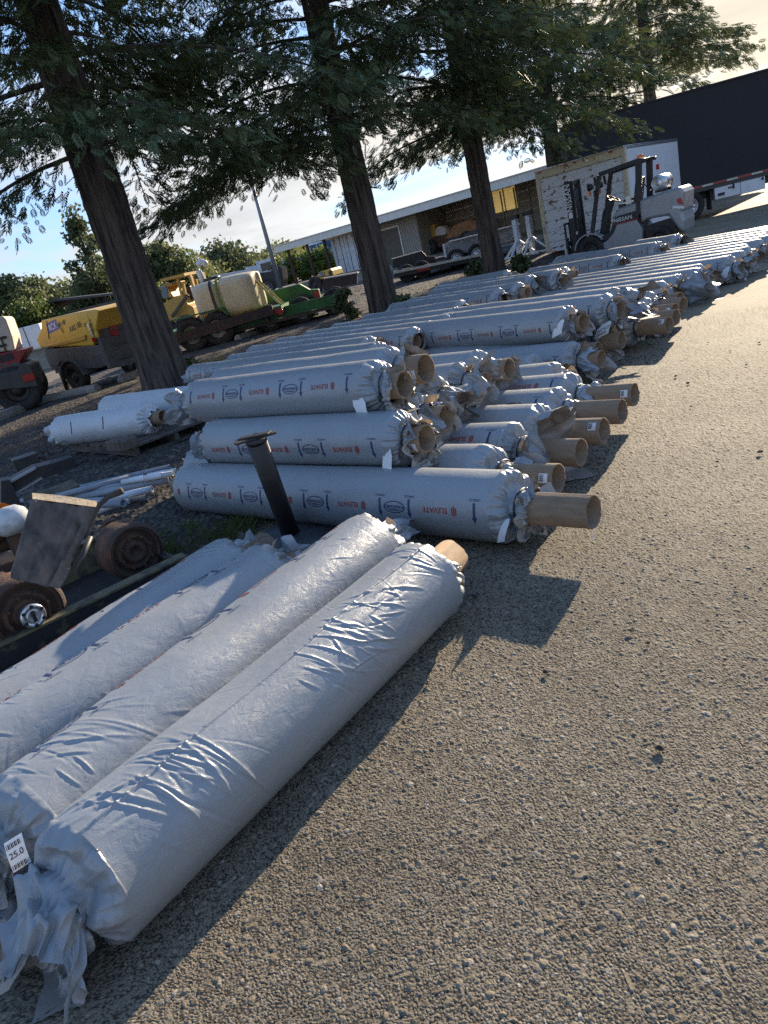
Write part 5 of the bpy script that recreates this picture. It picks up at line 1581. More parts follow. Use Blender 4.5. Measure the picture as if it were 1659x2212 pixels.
def tape_mat():
    Mt = bpy.data.materials.new('red_white_tape'); Mt.use_nodes = True
    t = Mt.node_tree; b = t.nodes['Principled BSDF']; b.inputs['Roughness'].default_value = 0.4
    tc = N(t, 'ShaderNodeTexCoord'); s = N(t, 'ShaderNodeSeparateXYZ'); t.links.new(tc.outputs['Object'], s.inputs[0])
    d = N(t, 'ShaderNodeMath', operation='MODULO', inp={1: 0.80})
    a = N(t, 'ShaderNodeMath', operation='ADD', inp={1: 80.0}); t.links.new(s.outputs[0], a.inputs[0]); t.links.new(a.outputs[0], d.inputs[0])
    l = N(t, 'ShaderNodeMath', operation='LESS_THAN', inp={1: 0.45}); t.links.new(d.outputs[0], l.inputs[0])
    m = N(t, 'ShaderNodeMix', data_type='RGBA'); m.inputs[6].default_value = (0.62, 0.55, 0.45, 1); m.inputs[7].default_value = (0.42, 0.03, 0.03, 1)
    t.links.new(l.outputs[0], m.inputs['Factor']); t.links.new(m.outputs[2], b.inputs['Base Color'])
    return Mt

def build_semi():
    g = G(1493, 479)
    fr = Fr((g[0], g[1], 0), 104)
    o = thing('semi_trailer', 'long semi trailer under a black tarp with red and white reflective tape along its edge', 'trailer', fr.o, fr.rz)
    xl, zt = fr.xz((1216, 268)); xr = 13.0
    _, zt = fr.xz((1540, 183)); _, zb = fr.xz((1500, 402))
    W_ = 2.55
    b = MB()
    n = 44
    # tarp: slightly bowed side with soft vertical waves
    for side, y in ((0, 0.0), (1, W_)):
        P = []
        for i in range(n + 1):
            for j in range(7):
                x = xl + (xr - xl) * i / n; z = zb + (zt - zb) * j / 6
                dy = 0.025 * math.sin(i * 1.7) * math.sin(PI * j / 6) + 0.012 * math.sin(i * 0.6 + j)
                P.append((x, y + (dy if side == 0 else -dy), z))
        q = [(i * 7 + j, (i + 1) * 7 + j, (i + 1) * 7 + j + 1, i * 7 + j + 1) for i in range(n) for j in range(6)]
        if side: q = [t[::-1] for t in q]
        b.add(P, q, True)
    b.box(((xl + xr) / 2, W_ / 2, zt + 0.01), (xr - xl, W_ + 0.06, 0.06)); b.box((xl + 0.02, W_ / 2, (zb + zt) / 2), (0.05, W_, zt - zb)); b.box((xr - 0.02, W_ / 2, (zb + zt) / 2), (0.05, W_, zt - zb))
    b.build('tarp', M['tarp'], o)
    d = MB(); d.box(((xl + xr) / 2, W_ / 2, zb - 0.07), (xr - xl, W_, 0.13)); d.box(((xl + xr) / 2, 0.06, zb - 0.18), (xr - xl, 0.10, 0.10))
    for y in (0.85, 1.7): d.box(((xl + xr) / 2, y, zb - 0.32), (xr - xl, 0.14, 0.36))
    for y in (0.3, 2.2): d.box((0.0, y, 0.55), (0.9, 0.1, 0.1))
    d.build('deck_frame', M['dark_paint'], o)
    MB().box((3.2, -0.006, zb - 0.07), (11.0, 0.012, 0.055)).build('reflective_tape', tape_mat(), o)
    for x in (0.0, -1.25):
        for y in (0.28, W_ - 0.28):
            wheel(o, (x, y, 0.52), (0, -1 if y < 1 else 1, 0), 0.52, 0.44, M['alu'], 36, holes=10 if y < 1 else 0, rimr=0.56)
        ax = MB(); ax.cyl((x, 0.3, 0.52), (x, W_ - 0.3, 0.52), 0.07, n=10); ax.build('axle', M['black_steel'], o)
    mf = MB(); mf.box((0.72, 0.35, 0.55), (0.03, 0.60, 0.62)); mf.build('mud_flap', M['black_steel'], o)
    # belly boxes
    for (pa, pb, hinge) in (((1545, 432), (1598, 380), True), ((1601, 420), (1652, 368), False)):
        xa, za = fr.xz(pa, 0.02); xb, zb2 = fr.xz(pb, 0.02)
        bx = MB().box(((xa + xb) / 2, 0.30, (za + zb2) / 2), (xb - xa, 0.56, zb2 - za)).build('belly_box', M['white_paint'], o, bevel=0.015)
        la = MB(); la.box((xa + (xb - xa) * (0.25 if hinge else 0.9), 0.01, za + (zb2 - za) * (0.25 if hinge else 0.6)), (0.22 if hinge else 0.06, 0.03, 0.09)); la.build('latch', M['black_ink'], bx)
        if hinge:
            l2 = MB(); l2.box((xb - 0.22, 0.008, (za + zb2) / 2 + 0.04), (0.06, 0.03, 0.20)); l2.box((xb - 0.30, 0.008, (za + zb2) / 2), (0.2, 0.03, 0.04)); l2.build('latch', M['black_ink'], bx)
    return o
build_semi()

def build_shed():
    L0 = G(592, 541, 3.4); R0 = G(1157, 376, 3.4)
    v = R0 - L0
    az = math.degrees(math.atan2(v[0], v[1]))
    fr = Fr((L0[0], L0[1], 0.75), az)
    ln = float(np.hypot(v[0], v[1])) + 9.0
    o = thing('open_shed', 'long tan open-fronted shed with cream fascia roof and brown posts', 'shed', fr.o, fr.rz)
    zf = 2.45
    MB().box((ln / 2, 0.02, zf + 0.20), (ln, 0.07, 0.42)).build('fascia', M['fascia'], o)
    r = MB(); r.prism([(-0.3, zf + 0.42), (-0.3, zf + 0.47), (ln + 0.2, zf + 0.47), (ln + 0.2, zf + 0.42)], -0.08, 9.3); r.build('roof', M['fascia'], o)
    MB().box((ln / 2, 4.7, zf + 0.30), (ln - 0.1, 9.1, 0.08)).build('soffit', M['soffit'], o)
    jo = MB()
    for k in range(int(ln / 0.8)): jo.box((0.4 + 0.8 * k, 4.6, zf + 0.19), (0.06, 8.8, 0.14))
    jo.build('rafters', M['soffit'], o)
    xs = [fr.xz(p, 0.5)[0] for p in ((626, 556), (667, 545), (704, 537))]
    for x in xs: MB().box((x, 0.5, 1.0), (0.16, 0.16, 2.9)).build('post', M['post_wood'], o, bevel=0.01)
    for x in (ln - 6, ln - 2): MB().box((x, 0.5, 1.0), (0.16, 0.16, 2.9)).build('post', M['post_wood'], o)
    # sheet-metal bay with dark door
    xa = fr.xz((806, 560), 1.4)[0]; xb = fr.xz((912, 540), 1.4)[0]
    sm = MB()
    nrib = int((xb - xa) / 0.19)
    for k in range(nrib):
        x = xa + (xb - xa) * (k + 0.5) / nrib
        sm.box((x, 1.4, 0.9), ((xb - xa) / nrib * 0.98, 0.03, 3.2)); sm.box((x, 1.375, 0.9), (0.07, 0.03, 3.2))
    sm.box((xb, 3.0, 0.9), (0.05, 3.2, 3.2))
    sm.build('sheet_metal_wall', M['sheet'], o)
    xd0 = fr.xz((834, 560), 1.34)[0]; xd1 = fr.xz((872, 550), 1.34)[0]
    MB().box(((xd0 + xd1) / 2, 1.345, 0.75), (xd1 - xd0, 0.03, 2.5)).build('door', M['door_dark'], o)
    fm = MB()
    for x in (xd0 - 0.05, xd1 + 0.05): fm.box((x, 1.34, 0.75), (0.09, 0.06, 2.6))
    fm.box(((xd0 + xd1) / 2, 1.338, 2.06), (xd1 - xd0 + 0.2, 0.064, 0.09))
    fm.build('door_frame', M['fascia'], o)
    # back wall of horizontal siding with studs
    yb = 4.6
    ws = fr.xz((912, 520), yb)[0]
    px0, pz0 = fr.xz((1070, 460), yb); px1, pz1 = fr.xz((1113, 412), yb)
    w0, w1 = min(px0, px1), max(px0, px1)
    z0w, z1w = 1.25, zf + 0.18
    wl = MB()
    nz = 12
    for k in range(nz):
        z = -0.6 + (zf + 0.85) * (k + 0.5) / nz; hh = (zf + 0.85) / nz
        for (a, b) in ((ws, ln),) if z < z0w else ((ws, w0), (w1, ln)):
            wl.box(((a + b) / 2, yb + 0.02 * (k % 2), z), (b - a, 0.05, hh * 0.99), (R_(4), 0, 0))
    wl.build('back_wall', M['siding'], o)
    st = MB()
    x = ws
    while x < ln: st.box((x, yb - 0.07, 0.9), (0.06, 0.09, 3.2)); x += 0.95
    st.build('studs', M['sheet'], o)
    tl = bpy.data.materials.new('yellow_translucent_panel'); tl.use_nodes = True
    t = tl.node_tree; t.nodes.clear()
    tr = N(t, 'ShaderNodeBsdfTranslucent'); tr.inputs[0].default_value = (1.0, 0.92, 0.62, 1)
    ou = N(t, 'ShaderNodeOutputMaterial'); t.links.new(tr.outputs[0], ou.inputs[0])
    pn = MB()
    nzp = 5
    for k in range(nzp):
        pn.box(((w0 + w1) / 2, yb + 0.02 * (k % 2), z0w + (z1w - z0w) * (k + 0.5) / nzp), (w1 - w0, 0.012, (z1w - z0w) / nzp * 0.985))
    p = pn.build('translucent_panel', tl, o)
    q = MB(); q.box(((w0 + w1) / 2, yb - 0.05, (z0w + z1w) / 2), (0.06, 0.05, z1w - z0w)); q.build('mullion', M['siding'], p)
    # white shipping container under the roof
    xc = fr.xz((717, 540), 1.2)[0]
    c = thing('shipping_container', 'white shipping container end with locking bars under the shed roof', 'container', tuple(fr.o + fr.x * xc + fr.y * 1.2 + np.array([0, 0, 0.0])), fr.rz)
    MB().box((1.25, 3.0, 1.18), (2.5, 5.8, 2.5)).build('container_body', M['white_paint'], c, bevel=0.02)
    for k in range(2):
        dd = MB(); dd.box((0.62 + 1.26 * k, 0.06, 1.2), (1.2, 0.06, 2.38)); 
        for z in (0.5, 1.2, 1.9): dd.box((0.62 + 1.26 * k, 0.022, z), (0.9, 0.02, 0.5))
        dr = dd.build('container_door', M['white_paint'], c)
        for x in (0.35, 0.9):
            MB().cyl((x + 1.26 * k, 0.0, 0.05), (x + 1.26 * k, 0.0, 2.38), 0.025, n=8).build('locking_bar', M['steel_rim'], dr)
    return fr
SHED = build_shed()

def build_pole():
    b = D(606, 622, 45); b[2] = float(gz(0, b[1]))
    p1 = D(555, 440, 45)
    o = thing('light_pole', 'tall grey tapered light pole behind the green trailers', 'light pole', tuple(b), 0)
    m = MB(); m.tube([(0, 0, -0.2), (0, 0, 4), (0, 0, 8.2)], [0.15, 0.13, 0.085], 14); m.build('pole_shaft', M['pole_metal'], o)
    m = MB(); m.box((0, 0, 0.12), (0.5, 0.5, 0.3)); m.build('pole_base', M['concrete'], o, bevel=0.03)
    m = MB(); m.tube([(0, 0, 8.1), (0.4, 0.2, 8.5), (1.0, 0.5, 8.6)], 0.05, 8); m.box((1.3, 0.65, 8.6), (0.7, 0.3, 0.14), (0, 0, 0.46)); m.build('lamp_head', M['pole_metal'], o)
build_pole()

def build_compressor():
    g = G(163, 847)
    fr = Fr((g[0], g[1], 0), 128)     # local x: from the front (left in the picture) to the rear; y away
    W_ = 1.9
    o = thing('air_compressor', 'yellow and dark grey towable air compressor behind the left redwood, lettered RCX 49 HP', 'air compressor', fr.o, fr.rz)
    P = lambda x, y: fr.xz(K1(x, y))
    xr = P(800, 950)[0]
    cano = [P(295, 885), P(330, 960), P(345, 950), P(755, 935), P(760, 905), P(800, 650), P(760, 642), P(600, 668), P(430, 706), P(330, 730), P(335, 790), P(315, 830)]
    MB().prism(cano, 0.0, W_).build('canopy', M['yellow'], o, bevel=0.03)
    zc = P(700, 890)[1]
    fl = MB(); fl.prism([P(350, 945), P(700, 845), P(703, 885), P(520, 925)], -0.05, 0.02); fl.build('canopy_flute', M['yellow_dull'], o, bevel=0.01)
    sm = MB(); a = P(380, 735); b = P(400, 880); sm.beam((a[0], -0.004, a[1]), (b[0], -0.004, b[1]), 0.02, 0.02, (0, 1, 0)); sm.build('panel_seam', M['black_ink'], o)
    tub = [P(345, 965), P(355, 1010), P(390, 1100), P(460, 1110), P(480, 1070), P(560, 1050), P(610, 1080), P(640, 1130), P(800, 1120), (xr, P(800, 1110)[1]), (xr, P(800, 930)[1])]
    MB().prism(tub, 0.03, W_ - 0.03).build('lower_body', M['plastic_grey'], o, bevel=0.03)
    # wheel arch lip
    wc = fr.xz(K1(618, 1195)); r = 0.40
    ar = MB()
    pts = [(wc[0] + 0.56 * math.cos(t), wc[1] + 0.52 * math.sin(t)) for t in np.linspace(R_(5), R_(175), 12)]
    inn = [(wc[0] + 0.49 * math.cos(t), wc[1] + 0.46 * math.sin(t)) for t in np.linspace(R_(175), R_(5), 12)]
    ar.prism(pts + inn, -0.10, 0.35); ar.build('wheel_arch', M['plastic_grey'], o, bevel=0.01)
    for y, s in ((0.06, -1), (W_ - 0.1, 1)):
        wheel(o, (wc[0], y, r), (0, s, 0), r, 0.26, M['black_steel'], 28)
    MB().cyl((wc[0], 0.1, r), (wc[0], W_ - 0.1, r), 0.06, n=8).build('axle', M['black_steel'], o)
    # rear: dark plastic face with yellow top band
    Q = lambda x, y: fr.yz(K1(x, y), xr)
    zt = P(800, 650)[1]; zm = Q(900, 770)[1]; zlo = Q(900, 1120)[1]
    rb = MB(); rb.box((xr + 0.06, W_ / 2, (zm + zlo) / 2), (0.14, W_ - 0.06, zm - zlo))
    for k, z in enumerate(np.linspace(zlo + 0.18, zm - 0.12, 3)): rb.box((xr + 0.145, W_ * 0.55, z), (0.05, W_ * 0.7, 0.05))
    rb.box((xr + 0.20, W_ * 0.55, zlo + 0.03), (0.24, W_ * 0.8, 0.10))
    rb.build('rear_panel', M['plastic_grey'], o, bevel=0.02)
    ry = MB(); ry.box((xr + 0.03, W_ / 2, (zm + zt) / 2 + 0.05), (0.09, W_, zt - zm - 0.1)); ry.box((xr + 0.05, 0.10, (zm + zt) / 2 - 0.15), (0.16, 0.2, zt - zm + 0.1)); ry.build('rear_hood', M['yellow'], o, bevel=0.03)
    MB().box((xr + 0.08, W_ * 0.55, zt - 0.28), (0.03, W_ * 0.6, 0.18)).build('vent_slot', M['black_ink'], o)
    for y, rr in ((0.50, 0.13),):
        MB().cyl((xr + 0.12, y, zm - 0.14), (xr + 0.16, y, zm - 0.14), rr, n=20).build('tail_lamp', M['red_lens'], o)
    MB().cyl((xr - 0.06, -0.01, P(765, 885)[1]), (xr - 0.06, -0.035, P(765, 885)[1]), 0.055, n=16).build('side_lamp', M['red_lens'], o)
    MB().box((xr + 0.14, W_ * 0.86, zm - 0.12), (0.02, 0.28, 0.17)).build('number_plate', M['paper'], o)
    lt = MB(); lt.box((xr - 0.03, -0.03, P(775, 800)[1]), (0.06, 0.05, 0.34)); lt.build('lever_handle', M['alu'], o, bevel=0.01)
    hw = MB(); hw.cyl((xr + 0.15, 0.95, zlo + 0.35), (xr + 0.32, 0.95, zlo + 0.35), 0.06, n=10); hw.box((xr + 0.25, 0.98, zlo + 0.25), (0.10, 0.16, 0.14)); hw.build('air_outlet', M['alu'], o)
    # drawbar at the front (left)
    xf = P(340, 1000)[0]
    db = MB(); db.beam((xf + 0.6, W_ / 2 - 0.3, 0.55), (xf - 1.2, W_ / 2, 0.55), 0.10, 0.12); db.beam((xf + 0.6, W_ / 2 + 0.3, 0.55), (xf - 1.2, W_ / 2, 0.55), 0.10, 0.12)
    db.cyl((xf - 0.7, W_ / 2 - 0.15, 0.05), (xf - 0.7, W_ / 2 - 0.15, 0.95), 0.05, n=10); db.box((xf - 0.9, W_ / 2, 0.68), (0.5, 0.3, 0.12))
    db.tube([(xf - 0.8, 0.8, 0.6), (xf - 0.6, 0.75, 0.25), (xf - 0.2, 0.7, 0.12), (xf - 0.1, 0.7, 0.5)], 0.022, 6)
    db.build('drawbar', M['rust_dark'], o)
    MB().cyl((xf + 0.12, 0.25, 0.0), (xf + 0.12, 0.25, 0.62), 0.06, n=10).build('jack_stand', M['black_steel'], o)
    # decals
    c = P(427, 782)
    dec = MB(); w2, h2 = 0.50, 0.27
    dec.add([(c[0] - w2 / 2, -0.006, c[1] - h2 * 0.55), (c[0] + w2 * 0.55, -0.006, c[1] - h2 * 0.30), (c[0] + w2 / 2, -0.006, c[1] + h2 * 0.62), (c[0], -0.006, c[1] + h2 * 0.55), (c[0] - w2 * 0.52, -0.006, c[1] + h2 * 0.35)], [(0, 1, 2, 3, 4)])
    dec.build('rcx_decal', mat('decal_blue', (0.10, 0.11, 0.36), 0.5), o)
    sl = Vector((1, 0, 0.13))
    text_on('lettering', 'RCX', 0.21, (c[0], -0.010, c[1] + 0.0), sl, (0, 0, 1), M['paper'], o, bold=0.015, sx=0.85)
    for s, px, sz in (('49 HP', (502, 757), 0.17), ('XAS 185', (612, 783), 0.18), ('JD7', (693, 764), 0.10)):
        q = P(*px); text_on('lettering', s, sz, (q[0], -0.008, q[1]), sl, (0, 0, 1), M['black_ink'], o, bold=0.012, sx=0.9)
    q = P(503, 805); text_on('lettering', 'ıʖ', 0.14, (q[0], -0.008, q[1]), sl, (0, 0, 1), M['black_ink'], o, bold=0.01) if False else text_on('lettering', '1J', 0.16, (q[0], -0.008, q[1]), sl, (0, 0, 1), M['black_ink'], o, bold=0.012)
build_compressor()

def build_red_machine():
    g = G(62, 886)
    fr = Fr((g[0], g[1], 0), 74)
    o = thing('red_machine', 'red and cream machine on wheels at the left edge, numbered T 5', 'machine', fr.o, fr.rz)
    P = lambda x, y: fr.xz(K10(x, y))
    a = P(-900, 420)[0]
    hd = [(a, P(0, 1120)[1] + 0.1), P(290, 1080), P(230, 800), P(110, 470), P(50, 410), (a, P(0, 410)[1])]
    MB().prism(hd, 0.1, 1.7).build('hood', M['cream_hood'], o, bevel=0.04)
    for px in ((60, 830), (60, 980)):
        q = P(*px); MB().box((q[0] - 0.02, 0.085, q[1]), (0.16, 0.04, 0.06)).build('latch_strap', M['black_ink'], o)
    q1 = P(10, 850); q2 = P(110, 1110); m = MB(); m.beam((q1[0], 0.09, q1[1]), (q2[0], 0.09, q2[1]), 0.03, 0.03, (0, 1, 0)); m.build('hood_seam', M['black_ink'], o)
    rd = [(a, P(0, 1500)[1] + 0.2), P(0, 1510), P(380, 1430), P(390, 1280), P(500, 1110), P(490, 1045), P(0, 1130), (a, P(0, 1130)[1] + 0.2)]
    MB().prism(rd, 0.0, 1.8).build('body_panel', M['red_paint'], o, bevel=0.02)
    q = P(80, 1225); MB().box((q[0], -0.004, q[1]), (0.42, 0.03, 0.16)).build('opening', M['black_ink'], o)
    q = P(150, 1410); MB().box((q[0] - 0.1, -0.004, q[1]), (0.72, 0.02, 0.24), (0, R_(7), 0)).build('number_plate', M['plastic_grey'], o)
    text_on('lettering', 'T 5', 0.22, (q[0] - 0.03, -0.018, q[1]), (1, 0, 0.12), (0, 0, 1), M['red_paint'], o, bold=0.012)
    fd = [(a, P(0, 1800)[1] + 0.2), P(0, 1830), P(760, 1760), P(700, 1560), P(600, 1350), P(500, 1300), P(380, 1330), P(380, 1430), P(0, 1515), (a, P(0, 1515)[1] + 0.2)]
    MB().prism(fd, -0.25, 1.9).build('fender', M['dark_paint'], o, bevel=0.03)
    q = P(570, 1575); MB().box((q[0], -0.27, q[1]), (0.26, 0.05, 0.17)).build('tail_lamp', M['red_lens'], o, bevel=0.01)
    q = P(480, 2050); r = 0.55
    wheel(o, (q[0] - 0.05, 0.05, r), (0, -1, 0), r, 0.5, M['black_steel'], 28)
    wheel(o, (q[0] - 0.05, 1.6, r), (0, 1, 0), r, 0.5, M['black_steel'], 28)
build_red_machine()

def build_wheel_stops():
    segs = [((-30, 925), (63, 884)), ((101, 870), (214, 846)), ((262, 828), (309, 812)), ((515, 737), (580, 712)), ((616, 705), (684, 683)), ((724, 672), (765, 660))]
    labs = ['concrete wheel stop under the red machine at the left edge', 'concrete wheel stop in front of the air compressor wheel', 'concrete wheel stop touching the left redwood trunk',
            'pale concrete wheel stop right of the tandem wheels of the green trailer', 'pale concrete wheel stop under the rear of the green trailer', 'small bluish concrete block left of the middle redwood']
    for k, (a, b) in enumerate(segs):
        A = G(*a); B = G(*b)
        v = B - A
        fr = Fr((*((A + B) / 2)[:2], 0), math.degrees(math.atan2(v[0], v[1])))
        L = float(np.hypot(v[0], v[1]))
        m = MB(); n = 10
        P = []
        rng = np.random.default_rng(k)
        for i in range(n + 1):
            x = -L / 2 + L * i / n
            for (y, z) in ((-0.13, 0.0), (-0.12, 0.08), (-0.07, 0.16), (0.07, 0.16), (0.12, 0.08), (0.13, 0.0)):
                P.append((x + (0.04 if z > .1 and i == 0 else -0.04 if z > .1 and i == n else 0), y + rng.normal(0, 0.004), z * 1.25 + rng.normal(0, 0.005) - (0.02 if z == 0 else 0)))
        m.add(P, [(i * 6 + j, i * 6 + j + 1, (i + 1) * 6 + j + 1, (i + 1) * 6 + j) for i in range(n) for j in range(5)] + [tuple(range(6))[::-1], tuple(n * 6 + j for j in range(6))])
        ob = m.build('wheel_stop', M['concrete'], None)
        ob.location = tuple(fr.o); ob.rotation_euler = (0, 0, fr.rz)
        tag(ob, labs[k], 'wheel stop', 'concrete wheel stops')
build_wheel_stops()

def build_trailers():
    # green tandem flatbed with poly tank
    g = G(470, 748)
    fr = Fr((g[0], g[1], 0), 96)
    o = thing('flatbed_trailer', 'green tandem flatbed trailer with a brown side rail, carrying the cream tank', 'trailer', fr.o, fr.rz, 'flatbed trailers by the redwoods')
    P = lambda x, y, d=0.0: fr.xz(K2(x, y), d)
    r1 = 0.52
    w1 = P(310, 800)[0]; w2 = P(95, 830)[0]
    for x in (w1, w2):
        for y, s in ((0.16, -1), (2.2, 1)): wheel(o, (x, y, r1), (0, s, 0), r1, 0.30, M['steel_rim'], 30, rimr=0.52)
    a = P(0, 878, -0.12); b = P(762, 640, -0.12)
    m = MB(); m.beam((a[0] - 0.3, -0.12, a[1]), (b[0], -0.12, b[1]), 0.07, 0.30); m.build('side_rail', M['brown_steel'], o)
    zd = P(600, 655, 0.1)[1]
    xe = P(840, 660, 0.1)[0]
    d = MB(); d.box(((w2 - 1.6 + xe) / 2, 1.2, zd - 0.08), (xe - w2 + 1.6, 2.3, 0.10)); d.box(((w2 - 1.0 + xe) / 2, 0.5, zd - 0.22), (xe - w2 + 1.0, 0.12, 0.2)); d.box(((w2 - 1.0 + xe) / 2, 1.9, zd - 0.22), (xe - w2 + 1.0, 0.12, 0.2))
    d.build('deck', M['green'], o)
    fe = MB(); f0 = P(-60, 700)[0]; f1 = P(380, 620)[0]; zf = P(200, 655)[1]
    fe.prism([(f0 - 0.5, zf - 0.25), (f0 - 0.3, zf - 0.02), (f1 - 0.15, zf - 0.02), (f1, zf - 0.28), (f1 - 0.05, zf - 0.3), (f1 - 0.18, zf - 0.06), (f0 - 0.28, zf - 0.06), (f0 - 0.45, zf - 0.27)], 0.0, 0.36)
    fe.build('fender', M['green'], o)
    for px in (775, 820):
        q = P(px, 650, 0.05); MB().cyl((q[0], 0.02, q[1] - 0.02), (q[0], -0.05, q[1] - 0.02), 0.10, n=16).build('tail_lamp', M['red_lens'], o)
    t2 = MB(); q = P(700, 690, 0.2); t2.box((q[0], 1.2, zd - 0.35), (0.12, 2.2, 0.14)); t2.build('rear_bumper', M['brown_steel'], o)
    # tank
    xa, za = P(80, 500, 0.4); xb, zb = P(672, 610, 0.4); _, zt = P(330, 375, 0.9)
    yc = 1.15
    tk = thing('water_tank', 'cream plastic water tank of two lobes strapped onto the green trailer', 'tank', tuple(fr.o + fr.x * ((xa + xb) / 2) + fr.y * yc + np.array([0, 0, zd - 0.03])), fr.rz)
    Lx = xb - xa; Ht = zt - zd
    mb = MB()
    nu, nv = 40, 32
    Pts = []
    for i in range(nu + 1):
        t = i / nu * 2 - 1
        e = max(0.0, 1 - abs(t) ** 9) ** 0.34
        dip = 1 - 0.16 * math.exp(-((t + 0.14) / 0.07) ** 2)
        for j in range(nv):
            a_ = 2 * PI * j / nv
            cy, cz = math.cos(a_), math.sin(a_)
            sy = math.copysign(abs(cy) ** 0.45, cy); sz = math.copysign(abs(cz) ** 0.40, cz)
            y = 0.92 * e * dip * sy; z = Ht / 2 + Ht / 2 * (0.80 + 0.12 * e + 0.08 * (1 - t * t)) * dip * sz
            Pts.append((t * Lx / 2, y, max(0.02, z)))
    mb.add(Pts, [(i * nv + j, (i + 1) * nv + j, (i + 1) * nv + (j + 1) % nv, i * nv + (j + 1) % nv) for i in range(nu) for j in range(nv)], True)
    mb.f += [tuple(range(nv)), tuple(reversed(range(nu * nv, nu * nv + nv)))]; mb.sm += [False, False]
    mb.build('tank_shell', M['tank'], tk)
    gp = MB(); gp.tube([(-Lx * 0.34, 0, Ht - 0.05), (-Lx * 0.36, 0, Ht + 0.35), (-Lx * 0.34, 0, Ht + 0.55), (-Lx * 0.28, 0, Ht + 0.62), (-Lx * 0.23, 0, Ht + 0.55), (-Lx * 0.225, 0, Ht + 0.46)], 0.10, 12)
    gp.build('vent_pipe', M['white_paint'], tk)
    MB().cyl((-Lx * 0.2, 0, Ht - 0.02), (-Lx * 0.2, 0, Ht + 0.08), 0.28, n=20).build('lid', M['black_steel'], tk)
    for tx, mm in ((-0.16, 'strap'), (-0.06, 'strap_green')):
        sb = MB()
        ring = []
        for k in range(15):
            a_ = PI * k / 14
            cy, cz = math.cos(a_), math.sin(a_)
            ring.append((-0.95 * math.copysign(abs(cy) ** 0.45, cy) * 1.01, Ht * 0.5 + Ht * 0.5 * abs(cz) ** 0.40 + 0.012))
        ring = [(-0.99, -0.2)] + ring + [(0.99, -0.2)]
        V = []
        for y, z in ring: V += [(tx * Lx - 0.045 + (0.06 if z < 0.2 else 0), y, z), (tx * Lx + 0.045 + (0.06 if z < 0.2 else 0), y, z)]
        sb.add(V, [(2 * k, 2 * k + 1, 2 * k + 3, 2 * k + 2) for k in range(len(ring) - 1)])
        sb.build('tie_down_strap', M[mm], tk)
    for y0, y1 in ((-0.3, -0.95), (0.2, -0.5)):
        sb = MB(); sb.beam((Lx * 0.36, y0, Ht - 0.02), (Lx * 0.80, y1, 0.0), 0.07, 0.012, (0, 1, 0)); sb.build('tie_down_strap', M['strap_yellow'], tk)
    # second green trailer behind
    g2 = G(640, 704)
    f2 = Fr((g2[0], g2[1], 0), 93)
    o2 = thing('flatbed_trailer', 'second green flatbed trailer with boxed wheel guards, behind the tank', 'trailer', f2.o, f2.rz, 'flatbed trailers by the redwoods')
    P2 = lambda x, y, d=0.0: f2.xz(K2(x, y), d)
    x0, z0 = P2(640, 700); x1, z1 = P2(1345, 520)
    m = MB(); m.box(((x0 - 1 + x1) / 2, 0.04, z1 - 0.06), (x1 - x0 + 1, 0.08, 0.32)); m.build('side_rail', M['green'], o2)
    m = MB(); m.box(((x0 - 1 + x1) / 2, 1.15, z1 - 0.28), (x1 - x0 + 1, 2.2, 0.10)); m.build('deck', M['pallet_wood'], o2)
    xa, za = P2(660, 600, 2.3); xb, zb = P2(1125, 450, 2.3)
    m = MB(); m.prism([(xa - 0.3, z1 - 0.2), (xa - 0.3, z1 + 0.62), (xb - 0.6, z1 + 0.62), (xb - 0.3, z1 + 0.35), (xb, z1 + 0.3), (xb, z1 - 0.2)], 2.1, 2.55); m.build('wheel_guard', M['green'], o2, bevel=0.02)
    q = P2(1110, 495, 2.1); MB().box((xb - 0.1, 2.07, z1 + 0.16), (0.2, 0.05, 0.22)).build('tail_lamp', M['red_lens'], o2)
    q = P2(1335, 500); MB().box((q[0], -0.02, q[1]), (0.18, 0.06, 0.26)).build('tail_lamp', M['red_lens'], o2)
    for px in (720, 1000, 1290):
        xx = P2(px, 720)[0]; wheel(o2, (xx, 0.35, 0.42), (0, -1, 0), 0.42, 0.26, M['steel_rim'], 24); wheel(o2, (xx, 2.0, 0.42), (0, 1, 0), 0.42, 0.26, M['steel_rim'], 24)
    # black flat trailer with ramps and grey tandem trailer right of the middle redwood
    zb = float(gz(0, 31.0))
    g3 = D(915, 607, 29.0)
    f3 = Fr((g3[0], g3[1], zb), 95)
    o3 = thing('flatbed_trailer', 'black low flatbed trailer with pale deck edge, between the middle and shed-side redwoods', 'trailer', f3.o, f3.rz, 'flatbed trailers by the redwoods')
    P3 = lambda x, y, d=0.0: f3.xz(K3(x, y), d)
    xa, za = P3(285, 965); xb, zb_ = P3(985, 820)
    zz = (za + zb_) / 2
    
    for yy in (0, 2.2):
        m = MB(); m.beam((xa, yy, za), (xb, yy, zb_), 0.10, 0.10); m.build('deck_edge', M['cream_hood'], o3)
    m = MB(); m.beam((xa, 1.1, za - 0.04), (xb, 1.1, zb_ - 0.04), 2.1, 0.08); m.beam((xa, 0.03, za - 0.13), (xb, 0.03, zb_ - 0.13), 0.1, 0.14); m.build('deck', M['black_steel'], o3)
    x0, z0 = P3(265, 880, 2.2); x1, z1 = P3(620, 830, 2.2)
    m = MB(); m.prism([(x0, z0 - 0.25), (x0 + 0.1, z0 + 0.10), (x1 - 0.5, z1 + 0.32), (x1 - 0.35, z1 + 0.08), (x1, z1), (x1, z1 - 0.35)], 2.1, 2.5); m.build('wheel_guard', M['black_steel'], o3, bevel=0.02)
    m = MB(); m.beam((x0 + 0.05, 2.3, z0 + 0.12), (x1 - 0.5, 2.3, z1 + 0.34), 0.42, 0.03); m.build('guard_top', M['cream_hood'], o3)
